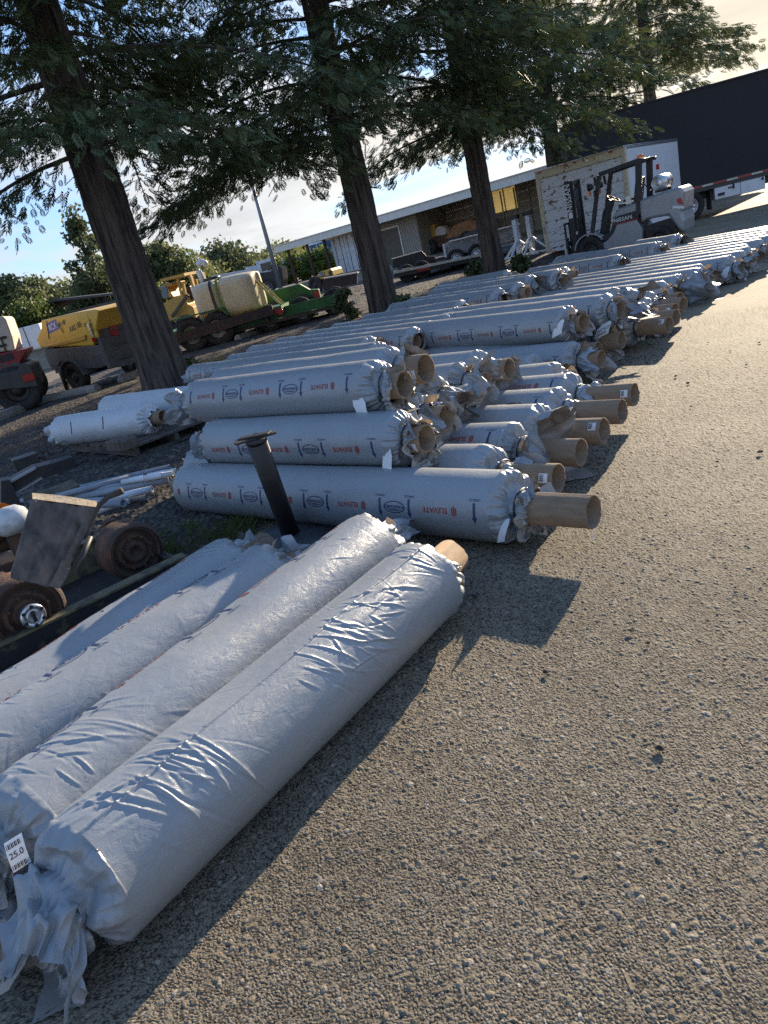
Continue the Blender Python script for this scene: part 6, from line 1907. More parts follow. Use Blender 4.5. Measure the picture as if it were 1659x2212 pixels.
    for px in (400, 530):
        q = P3(px, 940); MB().box((q[0], -0.06, q[1] + 0.02), (0.5, 0.03, 0.10), (0, R_(5), 0)).build('tail_lamp' if px == 530 else 'reflector', M['red_lens'] if px == 530 else M['cream_hood'], o3)
        q = P3(px + 0, 1000); wheel(o3, (q[0], 0.3, 0.36), (0, -1, 0), 0.36, 0.25, M['black_steel'], 24); wheel(o3, (q[0], 1.9, 0.36), (0, 1, 0), 0.36, 0.25, M['black_steel'], 24)
    g4 = D(985, 586, 30.5)
    f4 = Fr((g4[0], g4[1], zb), 97)
    o4 = thing('utility_trailer', 'grey tandem utility trailer with silver wheels beside the shed-side redwood', 'trailer', f4.o, f4.rz)
    P4 = lambda x, y, d=0.0: f4.xz(K3(x, y), d)
    r4 = 0.40
    for px in (800, 975):
        q = P4(px, 890); wheel(o4, (q[0], 0.0, r4), (0, -1, 0), r4, 0.26, M['alu'], 28, holes=6); wheel(o4, (q[0], 2.1, r4), (0, 1, 0), r4, 0.26, M['alu'], 24)
    a = P4(700, 790); b = P4(1230, 690); 
    m = MB(); m.prism([(a[0], 0.55), (a[0] + 0.02, 1.05), (a[0] + 0.3, 1.12), (b[0] + 0.5, 1.12), (b[0] + 0.5, 0.55)], 0.1, 0.16); m.prism([(a[0], 0.55), (a[0] + 0.02, 1.05), (a[0] + 0.3, 1.12), (b[0] + 0.5, 1.12), (b[0] + 0.5, 0.55)], 1.95, 2.0); m.build('side_panel', M['steel_rim'], o4)
    m = MB(); m.beam((a[0] + 0.25, 0.05, 1.14), (b[0] + 0.5, 0.05, 1.14), 0.3, 0.04); m.beam((a[0], 0.06, 0.55), (a[0], 0.06, 1.1), 0.08, 0.08); m.build('fender_top', M['white_paint'], o4)
    m = MB(); m.box(((a[0] + b[0]) / 2, 1.05, 0.56), (b[0] - a[0] + 1, 1.85, 0.1)); m.build('deck', M['black_steel'], o4)
    # orange hopper machine in the shed
    q0 = SHED.xz(K3(545, 800), 2.4); q1 = SHED.xz(K3(1075, 650), 2.4)
    h = thing('paving_machine', 'orange and black hopper machine parked inside the shed', 'machine', tuple(SHED.o + SHED.x * q0[0] + SHED.y * 2.4 - np.array([0, 0, 0.0])), SHED.rz)
    Lm = q1[0] - q0[0]
    S3 = lambda x, y: (SHED.xz(K3(x, y), 2.4)[0] - q0[0], SHED.xz(K3(x, y), 2.4)[1])
    m = MB(); m.prism([S3(700, 690), S3(740, 620), S3(770, 580), S3(900, 535), S3(960, 540), S3(980, 600), S3(980, 680)], 0.0, 1.5); m.build('hopper', M['orange'], h, bevel=0.02)
    m = MB(); m.prism([S3(545, 750), S3(560, 700), S3(620, 670), S3(700, 655), S3(720, 740), S3(560, 790)], 0.1, 1.4); m.build('drum_housing', M['rust'], h, bevel=0.02)
    m = MB(); m.prism([S3(720, 690), S3(980, 630), S3(990, 740), S3(720, 790)], -0.1, 1.6); m.build('frame', M['black_steel'], h, bevel=0.02)
    m = MB(); m.prism([S3(870, 650), S3(975, 600), S3(985, 690), S3(890, 700)], -0.25, -0.12); m.build('side_shield', M['dark_paint'], h)
    m = MB(); q = S3(650, 650); m.cyl((q[0], 0.2, q[1]), (q[0], 1.2, q[1]), 0.42, n=20); m.build('roller', M['cream_hood'], h)
    m = MB(); q = S3(590, 640); m.box((q[0], 0.5, q[1]), (0.35, 0.5, 0.9)); m.build('console', M['yellow_dull'], h)
    for px in (600, 900):
        q = S3(px, 800); wheel(h, (q[0], 0.0, max(0.3, q[1])), (0, -1, 0), 0.45, 0.4, M['dark_paint'], 20)
    # white jack stands left of the truck box
    labs = ('white steel jack stand with diagonal braces left of the truck box, nearer the redwood', 'white steel jack stand with diagonal braces closest to the truck box')
    for k, (px, py, tx, ty) in enumerate(((1124, 556, 1110, 468), (1152, 548, 1136, 460))):
        b = D(px, py, 28.0); zb2 = b[2]
        j = thing('jack_stand', labs[k], 'jack stand', (b[0], b[1], float(gz(0, b[1]))), R_(-45), 'white jack stands')
        hgt = D(tx, ty, 28.0)[2] - float(gz(0, b[1]))
        m = MB(); m.box((0, 0, hgt / 2), (0.18, 0.16, hgt)); m.build('column', M['white_paint'], j, bevel=0.01)
        m = MB(); m.box((0, 0, hgt - 0.02), (0.34, 0.2, 0.16)); m.build('head', M['black_steel'], j)
        m = MB(); m.beam((0, 0, hgt * 0.45), (0.75, 0, 0.05), 0.07, 0.07); m.beam((0, 0, hgt * 0.45), (-0.65, 0, 0.05), 0.07, 0.07); m.beam((0, 0, hgt * 0.45), (0, -0.7, 0.05), 0.07, 0.07); m.box((0, 0, 0.05), (1.7, 0.16, 0.08)); m.build('brace', M['white_paint'], j)
build_trailers()

def build_background_machines():
    # yellow grader left of the tank
    d0 = 27.0
    g = D(395, 655, d0); zb = float(gz(0, g[1]))
    fr = Fr((g[0], g[1], zb), 110)
    P = lambda x, y, d=0.0: fr.xz(K1(x, y), d)
    o = thing('road_grader', 'yellow road machine with open canopy posts between the left redwood and the cream tank', 'grader', fr.o, fr.rz)
    xa, za = P(1300, 690); xb, zb2 = P(1560, 620)
    m = MB(); m.prism([(xa - 0.8, 0.5), (xa - 0.8, za + 0.2), P(1310, 600), P(1400, 545), P(1480, 530), P(1520, 600), (xb, zb2), (xb, 0.5)], 0.0, 1.3); m.build('body', M['yellow_dull'], o, bevel=0.03)
    m = MB(); a = P(1300, 440); b = P(1370, 560); m.prism([P(1300, 440), P(1370, 430), P(1375, 455), P(1330, 462), P(1385, 545), P(1300, 560)], 0.2, 1.2); m.build('cab', M['yellow_dull'], o, bevel=0.02)
    m = MB(); q = P(1332, 500, 0.18); m.box((q[0], 0.185, q[1]), (0.24, 0.03, 0.42), (0, R_(12), 0)); m.build('window', M['blue_glass'], o)
    m = MB()
    q = [P(1335, 400, 0.3), P(1530, 350, 0.3)]; m.beam((q[0][0], 0.6, q[0][1]), (q[1][0], 0.6, q[1][1]), 1.3, 0.10); m.build('canopy_roof', M['yellow_dull'], o)
    m = MB()
    for (t, b) in (((1525, 360), (1560, 470)), ((1430, 390), (1465, 530)), ((1470, 420), (1490, 520))):
        q0 = P(*t); q1 = P(*b); m.beam((q0[0], 0.1, q0[1]), (q1[0], 0.1, q1[1]), 0.10, 0.10); m.beam((q0[0], 1.1, q0[1]), (q1[0], 1.1, q1[1]), 0.10, 0.10)
    m.build('canopy_posts', M['yellow_dull'], o)
    m = MB(); q = P(1470, 500); m.box((q[0], 0.6, q[1] - 0.1), (0.35, 0.4, 0.5)); m.build('seat', M['black_steel'], o, bevel=0.03)
    m = MB(); q0 = P(1395, 700, -0.2); q1 = P(1525, 520, -0.2); m.beam((q0[0], -0.2, q0[1]), (q1[0], -0.2, q1[1]), 0.10, 0.10); m.build('blade_arm', M['pallet_wood'], o)
    for px in (1330, 1500):
        q = P(px, 700); wheel(o, (q[0], -0.05, 0.5), (0, -1, 0), 0.5, 0.35, M['yellow_dull'], 24); wheel(o, (q[0], 1.35, 0.5), (0, 1, 0), 0.5, 0.35, M['yellow_dull'], 20)
    # small yellow machine under the carport
    g = D(705, 597, 36.0)
    f2 = Fr((g[0], g[1], float(gz(0, g[1]))), 120)
    o = thing('small_compressor', 'small yellow machine lettered RCX with black wheels, in front of the white container', 'machine', f2.o, f2.rz)
    P = lambda x, y, d=0.0: f2.xz(K5(x, y), d)
    m = MB(); m.prism([P(775, 640), P(805, 545), P(960, 495), P(985, 520), P(1005, 580), P(1000, 620)], 0.0, 1.1); m.build('hood', M['yellow'], o, bevel=0.03)
    m = MB(); a = P(850, 572, -0.01); m.box((a[0], -0.01, a[1]), (0.36, 0.02, 0.22), (0, R_(5), 0)); m.build('decal', M['dark_paint'], o)
    text_on('lettering', 'RCX', 0.17, (a[0], -0.026, a[1]), (1, 0, 0.08), (0, 0, 1), M['paper'], o, bold=0.01)
    m = MB(); a = P(965, 560, -0.01); m.box((a[0], -0.01, a[1]), (0.18, 0.03, 0.28)); m.build('grille', M['black_ink'], o)
    m = MB(); m.prism([P(790, 650), P(1000, 610), P(990, 680), P(830, 700)], 0.05, 1.05); m.build('chassis', M['black_steel'], o)
    for y in (0.0, 1.1):
        q = P(740, 650); wheel(o, (q[0] + 0.1, y, 0.42), (0, -1 if y == 0 else 1, 0), 0.42, 0.24, M['black_steel'], 20)
        q = P(950, 650); wheel(o, (q[0], y, 0.36), (0, -1 if y == 0 else 1, 0), 0.36, 0.24, M['black_steel'], 20)
    # brown tilted ramp plate beside it
    g = D(720, 622, 33); f3 = Fr((g[0], g[1], float(gz(0, g[1]))), 108)
    P = lambda x, y, d=0.0: f3.xz(K5(x, y), d)
    o = thing('loading_ramp', 'brown steel loading ramp with pale top edge, left of the middle redwood', 'ramp', f3.o, f3.rz)
    m = MB(); m.prism([P(840, 770), P(880, 630), P(1310, 560), P(1310, 690)], 0, 0.12); m.build('plate', M['brown_steel'], o)
    a = P(880, 622); b = P(1320, 545); m = MB(); m.beam((a[0], 0.06, a[1]), (b[0], 0.06, b[1]), 0.3, 0.06); m.build('top_edge', M['cream_hood'], o)
    # dark tank truck behind the pole
    g = D(595, 612, 46); f4 = Fr((g[0], g[1], float(gz(0, g[1]))), 96)
    P = lambda x, y, d=0.0: f4.xz(K5(x, y), d)
    o = thing('black_tanker', 'black tank body with rounded end, behind the grey light pole', 'tanker', f4.o, f4.rz)
    q = P(330, 480); w0 = P(-160, 620)[0]
    m = MB(); m.prism([(w0 - 3, 0.75), (w0 - 3, q[1] - 0.65), P(0, 560), P(200, 530), P(225, 480), P(310, 465), P(335, 500), P(350, 640), P(340, 720)], 0.0, 2.3); m.build('tank_body', M['black_steel'], o, bevel=0.08)
    for x in (q[0] - 1.2, q[0] - 4.2, q[0] - 5.4):
        wheel(o, (x, 0.1, 0.5), (0, -1, 0), 0.5, 0.3, M['steel_rim'], 20)
    # highway trucks beyond the carport
    for k, (px, py, dep, col, w, lab) in enumerate(((672, 545, 62, 'white_paint', 1.0, 'white and blue heavy truck second from left beyond the carport'), (645, 560, 64, 'white_paint', 1.0, 'white heavy truck with amber roof lights, leftmost beyond the carport'), (702, 530, 60, 'white_paint', 1.15, 'white heavy truck with a large grille behind the right carport posts'))):
        b = D(px, py + 22, dep); fr = Fr((b[0], b[1], float(gz(0, b[1])) + 0.0), 135)
        o = thing('heavy_truck', lab, 'truck', fr.o, fr.rz, 'heavy trucks beyond the carport')
        m = MB(); m.box((0, 1.5, 1.35), (2.2 * w, 3.0, 0.9)); m.build('bonnet', M[col if k != 0 else 'dark_paint'], o, bevel=0.1)
        m = MB(); m.prism([(-1.1 * w, 1.2), (-1.1 * w, 2.9), (-0.95 * w, 3.05), (0.95 * w, 3.05), (1.1 * w, 2.9), (1.1 * w, 1.2)], 3.0, 5.0); cab = m.build('cab', M['white_paint'] if k else mat('truck_blue', (0.12, 0.22, 0.42), 0.4), o, bevel=0.05)
        m = MB(); m.box((-0.5 * w, 2.985, 2.45), (0.9 * w, 0.03, 0.6)); m.box((0.5 * w, 2.985, 2.45), (0.9 * w, 0.03, 0.6)); m.build('windscreen', M['blue_glass'], o)
        m = MB(); m.box((0, -0.02, 1.3), (1.1 * w, 0.06, 1.0)); gr = m.build('grille', M['alu'], o)
        m = MB()
        for s in range(5): m.box((-0.42 * w + 0.21 * w * s, -0.06, 1.3), (0.05, 0.03, 0.9))
        m.build('grille_slot', M['black_ink'], gr)
        m = MB(); m.box((-0.6 * w if k == 1 else 0.1, 4.0, 3.18), (0.35, 0.3, 0.32)); m.build('roof_beacon', M['amber'], o)
        for x in (-1.0 * w, 1.0 * w): wheel(o, (x, 1.2, 0.5), (-1 if x < 0 else 1, 0, 0), 0.5, 0.3, M['alu'], 18)
        m = MB(); m.box((0, 8.5, 1.0), (2.0, 7, 0.3)); m.build('chassis_frame', M['black_steel'], o)
    # crane truck boom far behind the tank
    a = D(480, 600, 60); b = D(612, 575, 60)
    v = b - a; fr = Fr((a[0], a[1], float(gz(0, a[1]))), math.degrees(math.atan2(v[0], v[1])))
    L = float(np.hypot(v[0], v[1]))
    o = thing('crane_truck', 'white crane truck with a long lowered boom, far behind the cream tank', 'crane truck', fr.o, fr.rz)
    m = MB(); m.beam((-0.8, 0, a[2] - fr.o[2] + 0.1), (L, 0, b[2] - fr.o[2]), 0.4, 0.5); m.beam((L * 0.4, 0, a[2] - fr.o[2] + 0.2), (L + 1.5, 0, b[2] - fr.o[2] + 0.25), 0.3, 0.3); m.build('boom', M['white_paint'], o, bevel=0.02)
    m = MB(); m.box((L * 0.75, 0, 1.5), (1.6, 1.8, 1.7)); m.build('cab', M['white_paint'], o, bevel=0.05)
    m = MB(); m.box((L * 0.75, -0.91, 1.8), (0.9, 0.03, 0.6)); m.build('window', M['glass_dark'], o)
    m = MB(); m.box((L * 0.45, 0, 0.85), (L + 2, 2.0, 0.35)); m.build('chassis_frame', M['black_steel'], o)
    for x in (0.2, 1.3, L * 0.8): wheel(o, (x, -0.9, 0.5), (0, -1, 0), 0.5, 0.3, M['steel_rim'], 18)
    # low shed roof and white tank at far left
    p = D(140, 650, 42); fr = Fr((p[0], p[1], float(gz(0, p[1]))), 90)
    o = thing('low_shed', 'low dark-roofed shed behind the air compressor at the left', 'shed', fr.o, fr.rz)
    m = MB(); m.prism([(-3.4, 2.05), (-0.3, 2.85), (4.5, 2.2), (4.5, 2.08), (-0.3, 2.72), (-3.4, 1.95)], -1, 4); m.build('roof', M['roof_dark'], o)
    m = MB(); m.box((0.5, 1.5, 1.0), (7.4, 4.4, 2.0)); m.build('wall', M['dark_paint'], o)
    p = D(55, 722, 34); fr = Fr((p[0], p[1], float(gz(0, p[1]))), 95)
    o = thing('white_trailer_box', 'small dirty white box trailer left of the air compressor, behind its drawbar', 'box trailer', fr.o, fr.rz)
    m = MB(); m.box((0, 0.8, 1.15), (1.6, 1.6, 1.5)); m.build('box_body', M['white_paint'], o, bevel=0.03)
    m = MB(); m.box((0.0, -0.01, 1.2), (0.03, 0.03, 1.4)); m.build('door_seam', M['dark_paint'], o)
    for x in (-0.5, 0.5): wheel(o, (x, 0.05, 0.35), (0, -1, 0), 0.35, 0.22, M['steel_rim'], 18)
    p = D(85, 740, 31); fr = Fr((p[0], p[1], float(gz(0, p[1]))), 100)
    o = thing('concrete_barrier', 'grey concrete barrier block left of the air compressor nose', 'barrier', fr.o, fr.rz)
    m = MB(); m.prism([(-1.7, 0), (-1.7, 0.9), (1.7, 0.9), (1.7, 0)], 0, 0.5); m.build('barrier_block', M['concrete'], o, bevel=0.04)
    m = MB(); m.box((0, 0.25, 0.93), (3.5, 0.8, 0.07)); m.build('top_slab', M['steel_rim'], o)
build_background_machines()

# ------------------------------------------------------------------ near left: pallet, pipes, axles, stand
def build_near():
    rng = np.random.default_rng(31)
    # pallet
    pc = (G(158, 985) + G(445, 935)) / 2
    a = G(158, 985); b = G(445, 930)
    v = b - a
    az = math.degrees(math.atan2(v[0], v[1]))
    fr = Fr((a[0], a[1], 0.03), 139.5)
    o = thing('wooden_pallet', 'weathered wooden pallet carrying the two white wrapped rolls', 'pallet', fr.o, fr.rz)
    Lp, Wp = 1.95, 1.2
    for k in range(3):
        m = MB(); m.box((Lp / 2, 0.06 + k * (Wp - 0.12) / 2, 0.075), (Lp, 0.06, 0.10)); m.build('stringer', M['pallet_wood'], o, bevel=0.004)
    for k in range(11):
        m = MB(); m.box((0.05 + k * (Lp - 0.1) / 10, Wp / 2, 0.142 + rng.normal(0, 0.002)), (0.13, Wp + rng.normal(0, 0.02), 0.028), (0, rng.normal(0, 0.01), rng.normal(0, 0.012))); m.build('deck_board', M['pallet_wood'], o, bevel=0.003)
    for k in range(4):
        m = MB(); m.box((0.07 + k * (Lp - 0.14) / 3, Wp / 2, 0.012), (0.12, Wp, 0.022)); m.build('deck_board', M['pallet_wood'], o)
    # a chock block on the pallet
    q = G(400 * .3 + 25 + 120, 801.9 + .3 * 530, 0.2)
    m = MB(); m.box((0, 0, 0.06), (0.42, 0.2, 0.12)); ob = m.build('wood_block', M['wood_grey'], None, bevel=0.01); ob.location = (q[0], q[1] - 0.02, 0.158); ob.rotation_euler = (0, 0, fr.rz + 0.1)
    tag(ob, 'grey timber block wedged under the nearer white roll on the pallet', 'wood block')
    # two white rolls on the pallet
    WM = [WFILM, M['black_ink'], M['red_ink']]
    z = 0.165 + 0.20
    A = G(140, 930, z); B = G(322, 905, z)
    film_roll(A, B, 0.20, 'white wrapped roll on the pallet, nearer one, two black marker strokes on it', 'white rolls on the pallet', rc=0.085, tube=(0.02, 0.26), eL=dict(sh=0.1, nk=0.03, cl=0.06, fl=0.05, cr=0.03, tube=False),
              eR=dict(sh=0.06, nk=0.03, cl=0.07, fl=0.03, cr=0.022), pr=None, res=1.3, flap=0, strap=False, mats=WM, seed=900, name='white_roll', cat='wrapped roll', wr=1.5)
    rl = [x for x in bpy.data.objects if x.name.startswith('white_roll')][0]
    for fx, ph in ((0.24, 1.3), (0.62, 1.25)):
        m = MB(); P = []
        Lr = (Vector(B) - Vector(A)).length
        for k in range(9):
            t = ph - 0.45 + 0.1 * k; r = 0.2025
            for dx in (-0.008, 0.008): P.append((fx * Lr + dx + 0.02 * math.sin(k * .4), -r * math.sin(t), r * math.cos(t)))
        m.add(P, [(2 * k, 2 * k + 1, 2 * k + 3, 2 * k + 2) for k in range(8)]); m.build('marker_stroke', M['black_ink'], rl)
    z2 = 0.165 + 0.21
    A = G(240, 885, z2); B = G(405, 868, z2)
    film_roll(A, B, 0.205, 'white wrapped roll on the pallet, farther one, torn film hanging at its right end', 'white rolls on the pallet', rc=0.075, tube=(0.02, -0.1), eL=dict(sh=0.05, nk=0.02, cl=0.03, fl=0.03, cr=0.02),
              eR=dict(sh=0.08, nk=0.03, cl=0.12, fl=0.06, cr=0.03), pr=None, res=1.3, flap=0, strap=False, mats=WM, seed=901, name='white_roll', cat='wrapped roll', wr=1.5)
    # pvc pipes
    grey = [((155, 935), (1225, 690), .03), ((60, 992), (930, 765), .03), ((300, 920), (1050, 790), .028), ((480, 925), (1225, 780), .035), ((400, 950), (1060, 905), .03), ((560, 965), (890, 950), .035), ((350, 935), (920, 755), .025), ((520, 900), (1040, 800), .03)]
    white = [((900, 790), (1275, 712), .026), ((880, 800), (1245, 735), .026), ((820, 910), (1095, 848), .032), ((690, 1010), (930, 930), .026), ((160, 1030), (420, 985), .03)]
    gl = ('long grey plastic pipe at the back edge of the pipe pile', 'grey plastic pipe reaching farthest left in the pipe pile', 'grey plastic pipe in the middle of the pipe pile, lying under others', 'fat grey plastic pipe ending beside the white pipe ends', 'grey plastic pipe at the front of the pile beside the loose white pipe', 'short fat grey plastic pipe nearest the wood slab', 'thin grey plastic pipe lying on the back of the pile', 'grey plastic pipe with a drilled end, across the middle of the pile')
    wl = ('white plastic pipe with a blue band, topmost right end of the pile', 'white plastic pipe just below the blue banded one', 'loose white plastic pipe at the front right of the pile', 'white plastic pipe half hidden behind the wood slab', 'broken white plastic pipe end behind the wood slab at the left')
    for k, (p, q, r) in enumerate(grey + white):
        isw = k >= len(grey)
        zz = r + 0.03 + 0.035 * ((k * 3) % 4)
        A = G(*K9(*p), zz); B = G(*K9(*q), zz)
        c = Vector((A + B) / 2)
        m = MB()
        d = (Vector(B) - Vector(A)); L = d.length; d.normalize()
        m.lathe([(r, -L / 2), (r, L / 2), (r * 0.86, L / 2), (r * 0.86, -L / 2)], (0, 0, 0), d, 16, closed=True)
        if isw and k < len(grey) + 2: m.lathe([(r * 1.12, L / 2 - 0.3), (r * 1.14, L / 2 - 0.12), (r * 1.12, L / 2 - 0.1), (r, L / 2 - 0.1), (r, L / 2 - 0.3)], (0, 0, 0), d, 16, closed=True)
        ob = m.build('plastic_pipe', M['pvc_white'] if isw else M['pvc_grey'], None)
        ob.location = c
        if k == len(grey):
            bm = MB(); bm.lathe([(r * 1.02, L / 2 - 0.36), (r * 1.03, L / 2 - 0.32)], (0, 0, 0), d, 16); bm.build('blue_band', M['blue_ink'], ob)
        tag(ob, (gl + wl)[k], 'pipe', 'plastic pipes on the gravel')
    # trailer frame rail along the left foreground roll
    za = 0.26
    A = G(-60, 1428, za); B = G(405, 1203, za)
    v = B - A; L = float(np.hypot(v[0], v[1]))
    fr = Fr((A[0], A[1], 0), math.degrees(math.atan2(v[0], v[1])))
    o = thing('scrap_trailer', 'old black steel trailer frame with a worn yellow top edge, left of the grey rolls', 'trailer frame', fr.o, fr.rz)
    m = MB(); m.box((L / 2, 0.03, za / 2 + 0.02), (L, 0.012, za - 0.03)); m.box((L / 2, 0.07, 0.03), (L, 0.09, 0.012)); m.build('side_rail', M['rail_paint'], o)
    m = MB(); m.box((L / 2, 0.055, za), (L + 0.01, 0.085, 0.016)); m.build('rail_top', M['rail_top'], o, bevel=0.003)
    m = MB(); m.box((L / 2 + 0.2, 0.62, 0.045), (L - 0.2, 1.0, 0.02)); m.build('floor_plate', M['black_steel'], o)
    m = MB(); m.box((L / 2, 1.15, za / 2 + 0.02), (L, 0.02, za - 0.03)); m.box((L / 2, 1.15, za + 0.005), (L, 0.09, 0.016)); m.build('far_rail', M['rail_top'], o)
    m = MB(); m.box((L - 0.02, 0.6, 0.18), (0.05, 1.1, 0.1)); m.build('cross_member', M['rail_paint'], o)
    # hubs on axles
    def hub(px, rad_px_pt, zc, az, lab, chrome, seed):
        c = G(*px, zc)
        d1 = float((c - C0) @ fw)
        r = rad_px_pt * d1 / F
        fr = Fr((c[0], c[1], 0), az)
        t = thing('axle_hub', lab, 'axle hub', fr.o, fr.rz, 'rusty axle hubs')
        ax = Vector((0, -1, 0))    # local -y faces the viewer
        m = MB()
        m.lathe([(r * 0.985, 0.15), (r * 0.97, 0.02), (r * 1.0, 0.0), (r * 1.03, -0.02), (r * 1.03, -0.035), (r * 0.98, -0.05), (r * 0.9, -0.06)][::-1], (0, 0, zc), -ax, 48)
        m.lathe([(r * 0.985, -0.15), (r * 1.0, 0.02), (r * 0.97, 0.045), (r * 0.80, 0.05), (r * 0.78, 0.02), (r * 0.66, 0.015), (r * 0.62, 0.035), (r * 0.52, 0.05), (r * 0.48, 0.03), (r * 0.40, 0.028), (r * 0.37, 0.05), (r * 0.22, 0.055), (r * 0.2, 0.03), (0.001, 0.03)], (0, 0, zc), ax, 48)
        studs = m
        for k in range(8):
            an = 2 * PI * k / 8 + 0.2
            q = Vector((r * 0.55 * math.cos(an), 0, zc + r * 0.55 * math.sin(an)))
            studs.cyl(q + ax * 0.02, q + ax * 0.075, 0.008, n=6)
        dr = studs.build('brake_drum', M['rust_dark'], t)
        m = MB(); m.lathe([(r * 1.002, -0.15), (r * 1.012, -0.12), (r * 1.012, 0.0), (r * 1.002, 0.02)], (0, 0, zc), ax, 48); m.build('drum_band', M['rust'], dr)
        if chrome:
            m = MB(); m.lathe([(r * 0.30, 0.02), (r * 0.30, 0.09), (r * 0.31, 0.095)], (0, 0, zc), ax, 36); m.build('hub_barrel', M['rust'], t)
            m = MB(); m.lathe([(r * 0.31, 0.09), (r * 0.325, 0.10), (r * 0.325, 0.115), (r * 0.30, 0.12), (r * 0.21, 0.12), (r * 0.205, 0.113), (r * 0.17, 0.113), (r * 0.165, 0.12), (r * 0.15, 0.12), (0.001, 0.116)], (0, 0, zc), ax, 40); cp = m.build('locking_cap', M['alu'], t)
            m = MB()
            for k in range(6):
                an = 2 * PI * k / 6 + 0.4; q = Vector((r * 0.265 * math.cos(an), 0, zc + r * 0.265 * math.sin(an))); m.cyl(q + ax * 0.118, q + ax * 0.1215, 0.010, n=10)
            m.box((0, -0.122, zc), (0.016, 0.008, r * 0.3)); m.build('cap_bolts', M['black_ink'], cp)
        m = MB(); m.cyl((0, 0.02, zc), (0, 0.50, zc), 0.045, n=14); m.lathe([(0.06, 0.15), (0.075, 0.2), (0.075, 0.3), (0.05, 0.36)], (0, 0, zc), (0, 1, 0), 16); m.box((0.02, 0.30, zc + 0.09), (0.07, 0.07, 0.13)); m.build('axle_tube', M['rust'], t)
        return t
    hub((287, 1190), 62, 0.30, 52, 'rusty brake drum hub standing beside the wood slab, plain rusty face', False, 1)
    hub((55, 1322), 80, 0.33, 48, 'rusty brake drum hub at the left edge with a shiny round locking cap', True, 2)
    # wood slab leaning behind the hubs
    zt = 0.62
    d0 = 3.22
    tl = D(*K7(405, 475), d0 + 0.12); tr = D(*K7(1212, 580), d0 + 0.12); bl = D(*K7(130, 1450), d0 - 0.1); br = D(*K7(720, 1580), d0 - 0.1)
    cen = (tl + tr + bl + br) / 4
    nrm = np.cross(tr - tl, bl - tl); nrm /= np.linalg.norm(nrm)
    if nrm @ (C0 - cen) < 0: nrm = -nrm
    m = MB(); P = []
    nx, ny = 18, 26
    for i in range(ny + 1):
        for j in range(nx + 1):
            u = j / nx; w = i / ny
            p = tl * (1 - u) * (1 - w) + tr * u * (1 - w) + bl * (1 - u) * w + br * u * w
            dd = 0.006 * math.sin(u * 17 + 0.6 * math.sin(w * 5)) + 0.004 * math.sin(u * 43 + w * 3) + rng.normal(0, 0.0012)
            if abs(u - 0.78 - 0.05 * math.sin(w * 4)) < 0.03 and w > 0.2: dd -= 0.012
            e = 0.010 * math.sin(w * 9) if j == nx else 0
            P.append(p + nrm * dd + (tr - tl) / np.linalg.norm(tr - tl) * e - cen)
    m.add(P, [(i * (nx + 1) + j, i * (nx + 1) + j + 1, (i + 1) * (nx + 1) + j + 1, (i + 1) * (nx + 1) + j) for i in range(ny) for j in range(nx)], False)
    th = 0.035
    hb = np.array([nrm[0], nrm[1], 0.0]); hb = hb / np.linalg.norm(hb) * 0.055 - np.array([0, 0, 0.012])
    back = [p - hb - cen for p in (tl, tr, br, bl)]; front = [p - cen for p in (tl, tr, br, bl)]
    m.add(back + front, [(0, 1, 2, 3), (1, 5, 6, 2), (2, 6, 7, 3), (3, 7, 4, 0)])
    slab = thing('wood_slab', 'weathered dark wood slab with a fresh sawn top edge, leaning between the rusty hubs', 'wood slab', tuple(cen), 0)
    m.build('plank_body', M['wood_grey'], slab)
    tp = MB(); n = 16
    TP = []
    ux = (tr - tl)
    for j in range(n + 1):
        u = j / n
        p = tl + ux * u - cen
        hgt = 0.012 * math.sin(PI * u)
        TP += [p + nrm * 0.004, p - hb + np.array([0, 0, 0.008 + hgt * 0.5])]
    tp.add(TP, [(2 * j, 2 * j + 2, 2 * j + 3, 2 * j + 1) for j in range(n)]); tp.build('sawn_edge', M['wood_cut'], slab)
    # rusty axle parts at the left edge
    c = G(*K7(60, 950), 0.42)
    t = thing('scrap_axle', 'rusty scrap axle parts piled left of the wood slab', 'scrap metal', (c[0], c[1], 0), R_(20))
    m = MB(); m.tube([(-0.5, 0.0, 0.36), (-0.1, 0, 0.38), (0.35, 0.05, 0.36)], 0.05, 12); m.build('axle_tube', M['rust_dark'], t)
    m = MB(); m.tube([(-0.35, -0.08, 0.40), (-0.1, -0.10, 0.43), (0.06, -0.06, 0.47), (0.02, 0.0, 0.44)], 0.026, 8); m.build('lever_arm', M['rust'], t)
    m = MB(); m.lathe([(0.001, -0.02), (0.11, -0.02), (0.13, 0.02), (0.13, 0.10), (0.10, 0.14), (0.001, 0.15)], (-0.14, 0.05, 0.46), (0.2, -0.5, 0.9), 20); m.build('brake_chamber', M['rust_dark'], t)
    m = MB(); m.box((-0.2, 0.1, 0.16), (0.7, 0.3, 0.2)); m.build('spring_seat', M['rust_dark'], t, bevel=0.02)
    # white float / marker ball and amber lamp
    c = G(*K7(130, 740), 0.55)
    t = thing('white_float', 'smooth whitish egg-shaped float lying behind the scrap axle', 'float', (c[0], c[1], c[2] - 0.09), 0)
    m = MB(); m.lathe([(0.001, -0.12), (0.05, -0.112), (0.085, -0.07), (0.098, 0.0), (0.085, 0.07), (0.05, 0.112), (0.001, 0.12)], (0, 0, 0.09), (0.9, 0.2, 0.15), 24); m.build('float_shell', mat('float_white', (0.62, 0.62, 0.60), 0.6, col2=(0.4, 0.4, 0.38), vscale=20), t)
    m = MB(); m.box((0, 0.06, -0.22), (0.16, 0.12, 0.42)); m.build('support_bracket', M['rust_dark'], t, bevel=0.01)
    c = G(*K7(20, 610), 0.5)
    t = thing('trailer_light', 'amber round trailer marker light on a pale bracket at the left edge', 'light', tuple(c), 0)
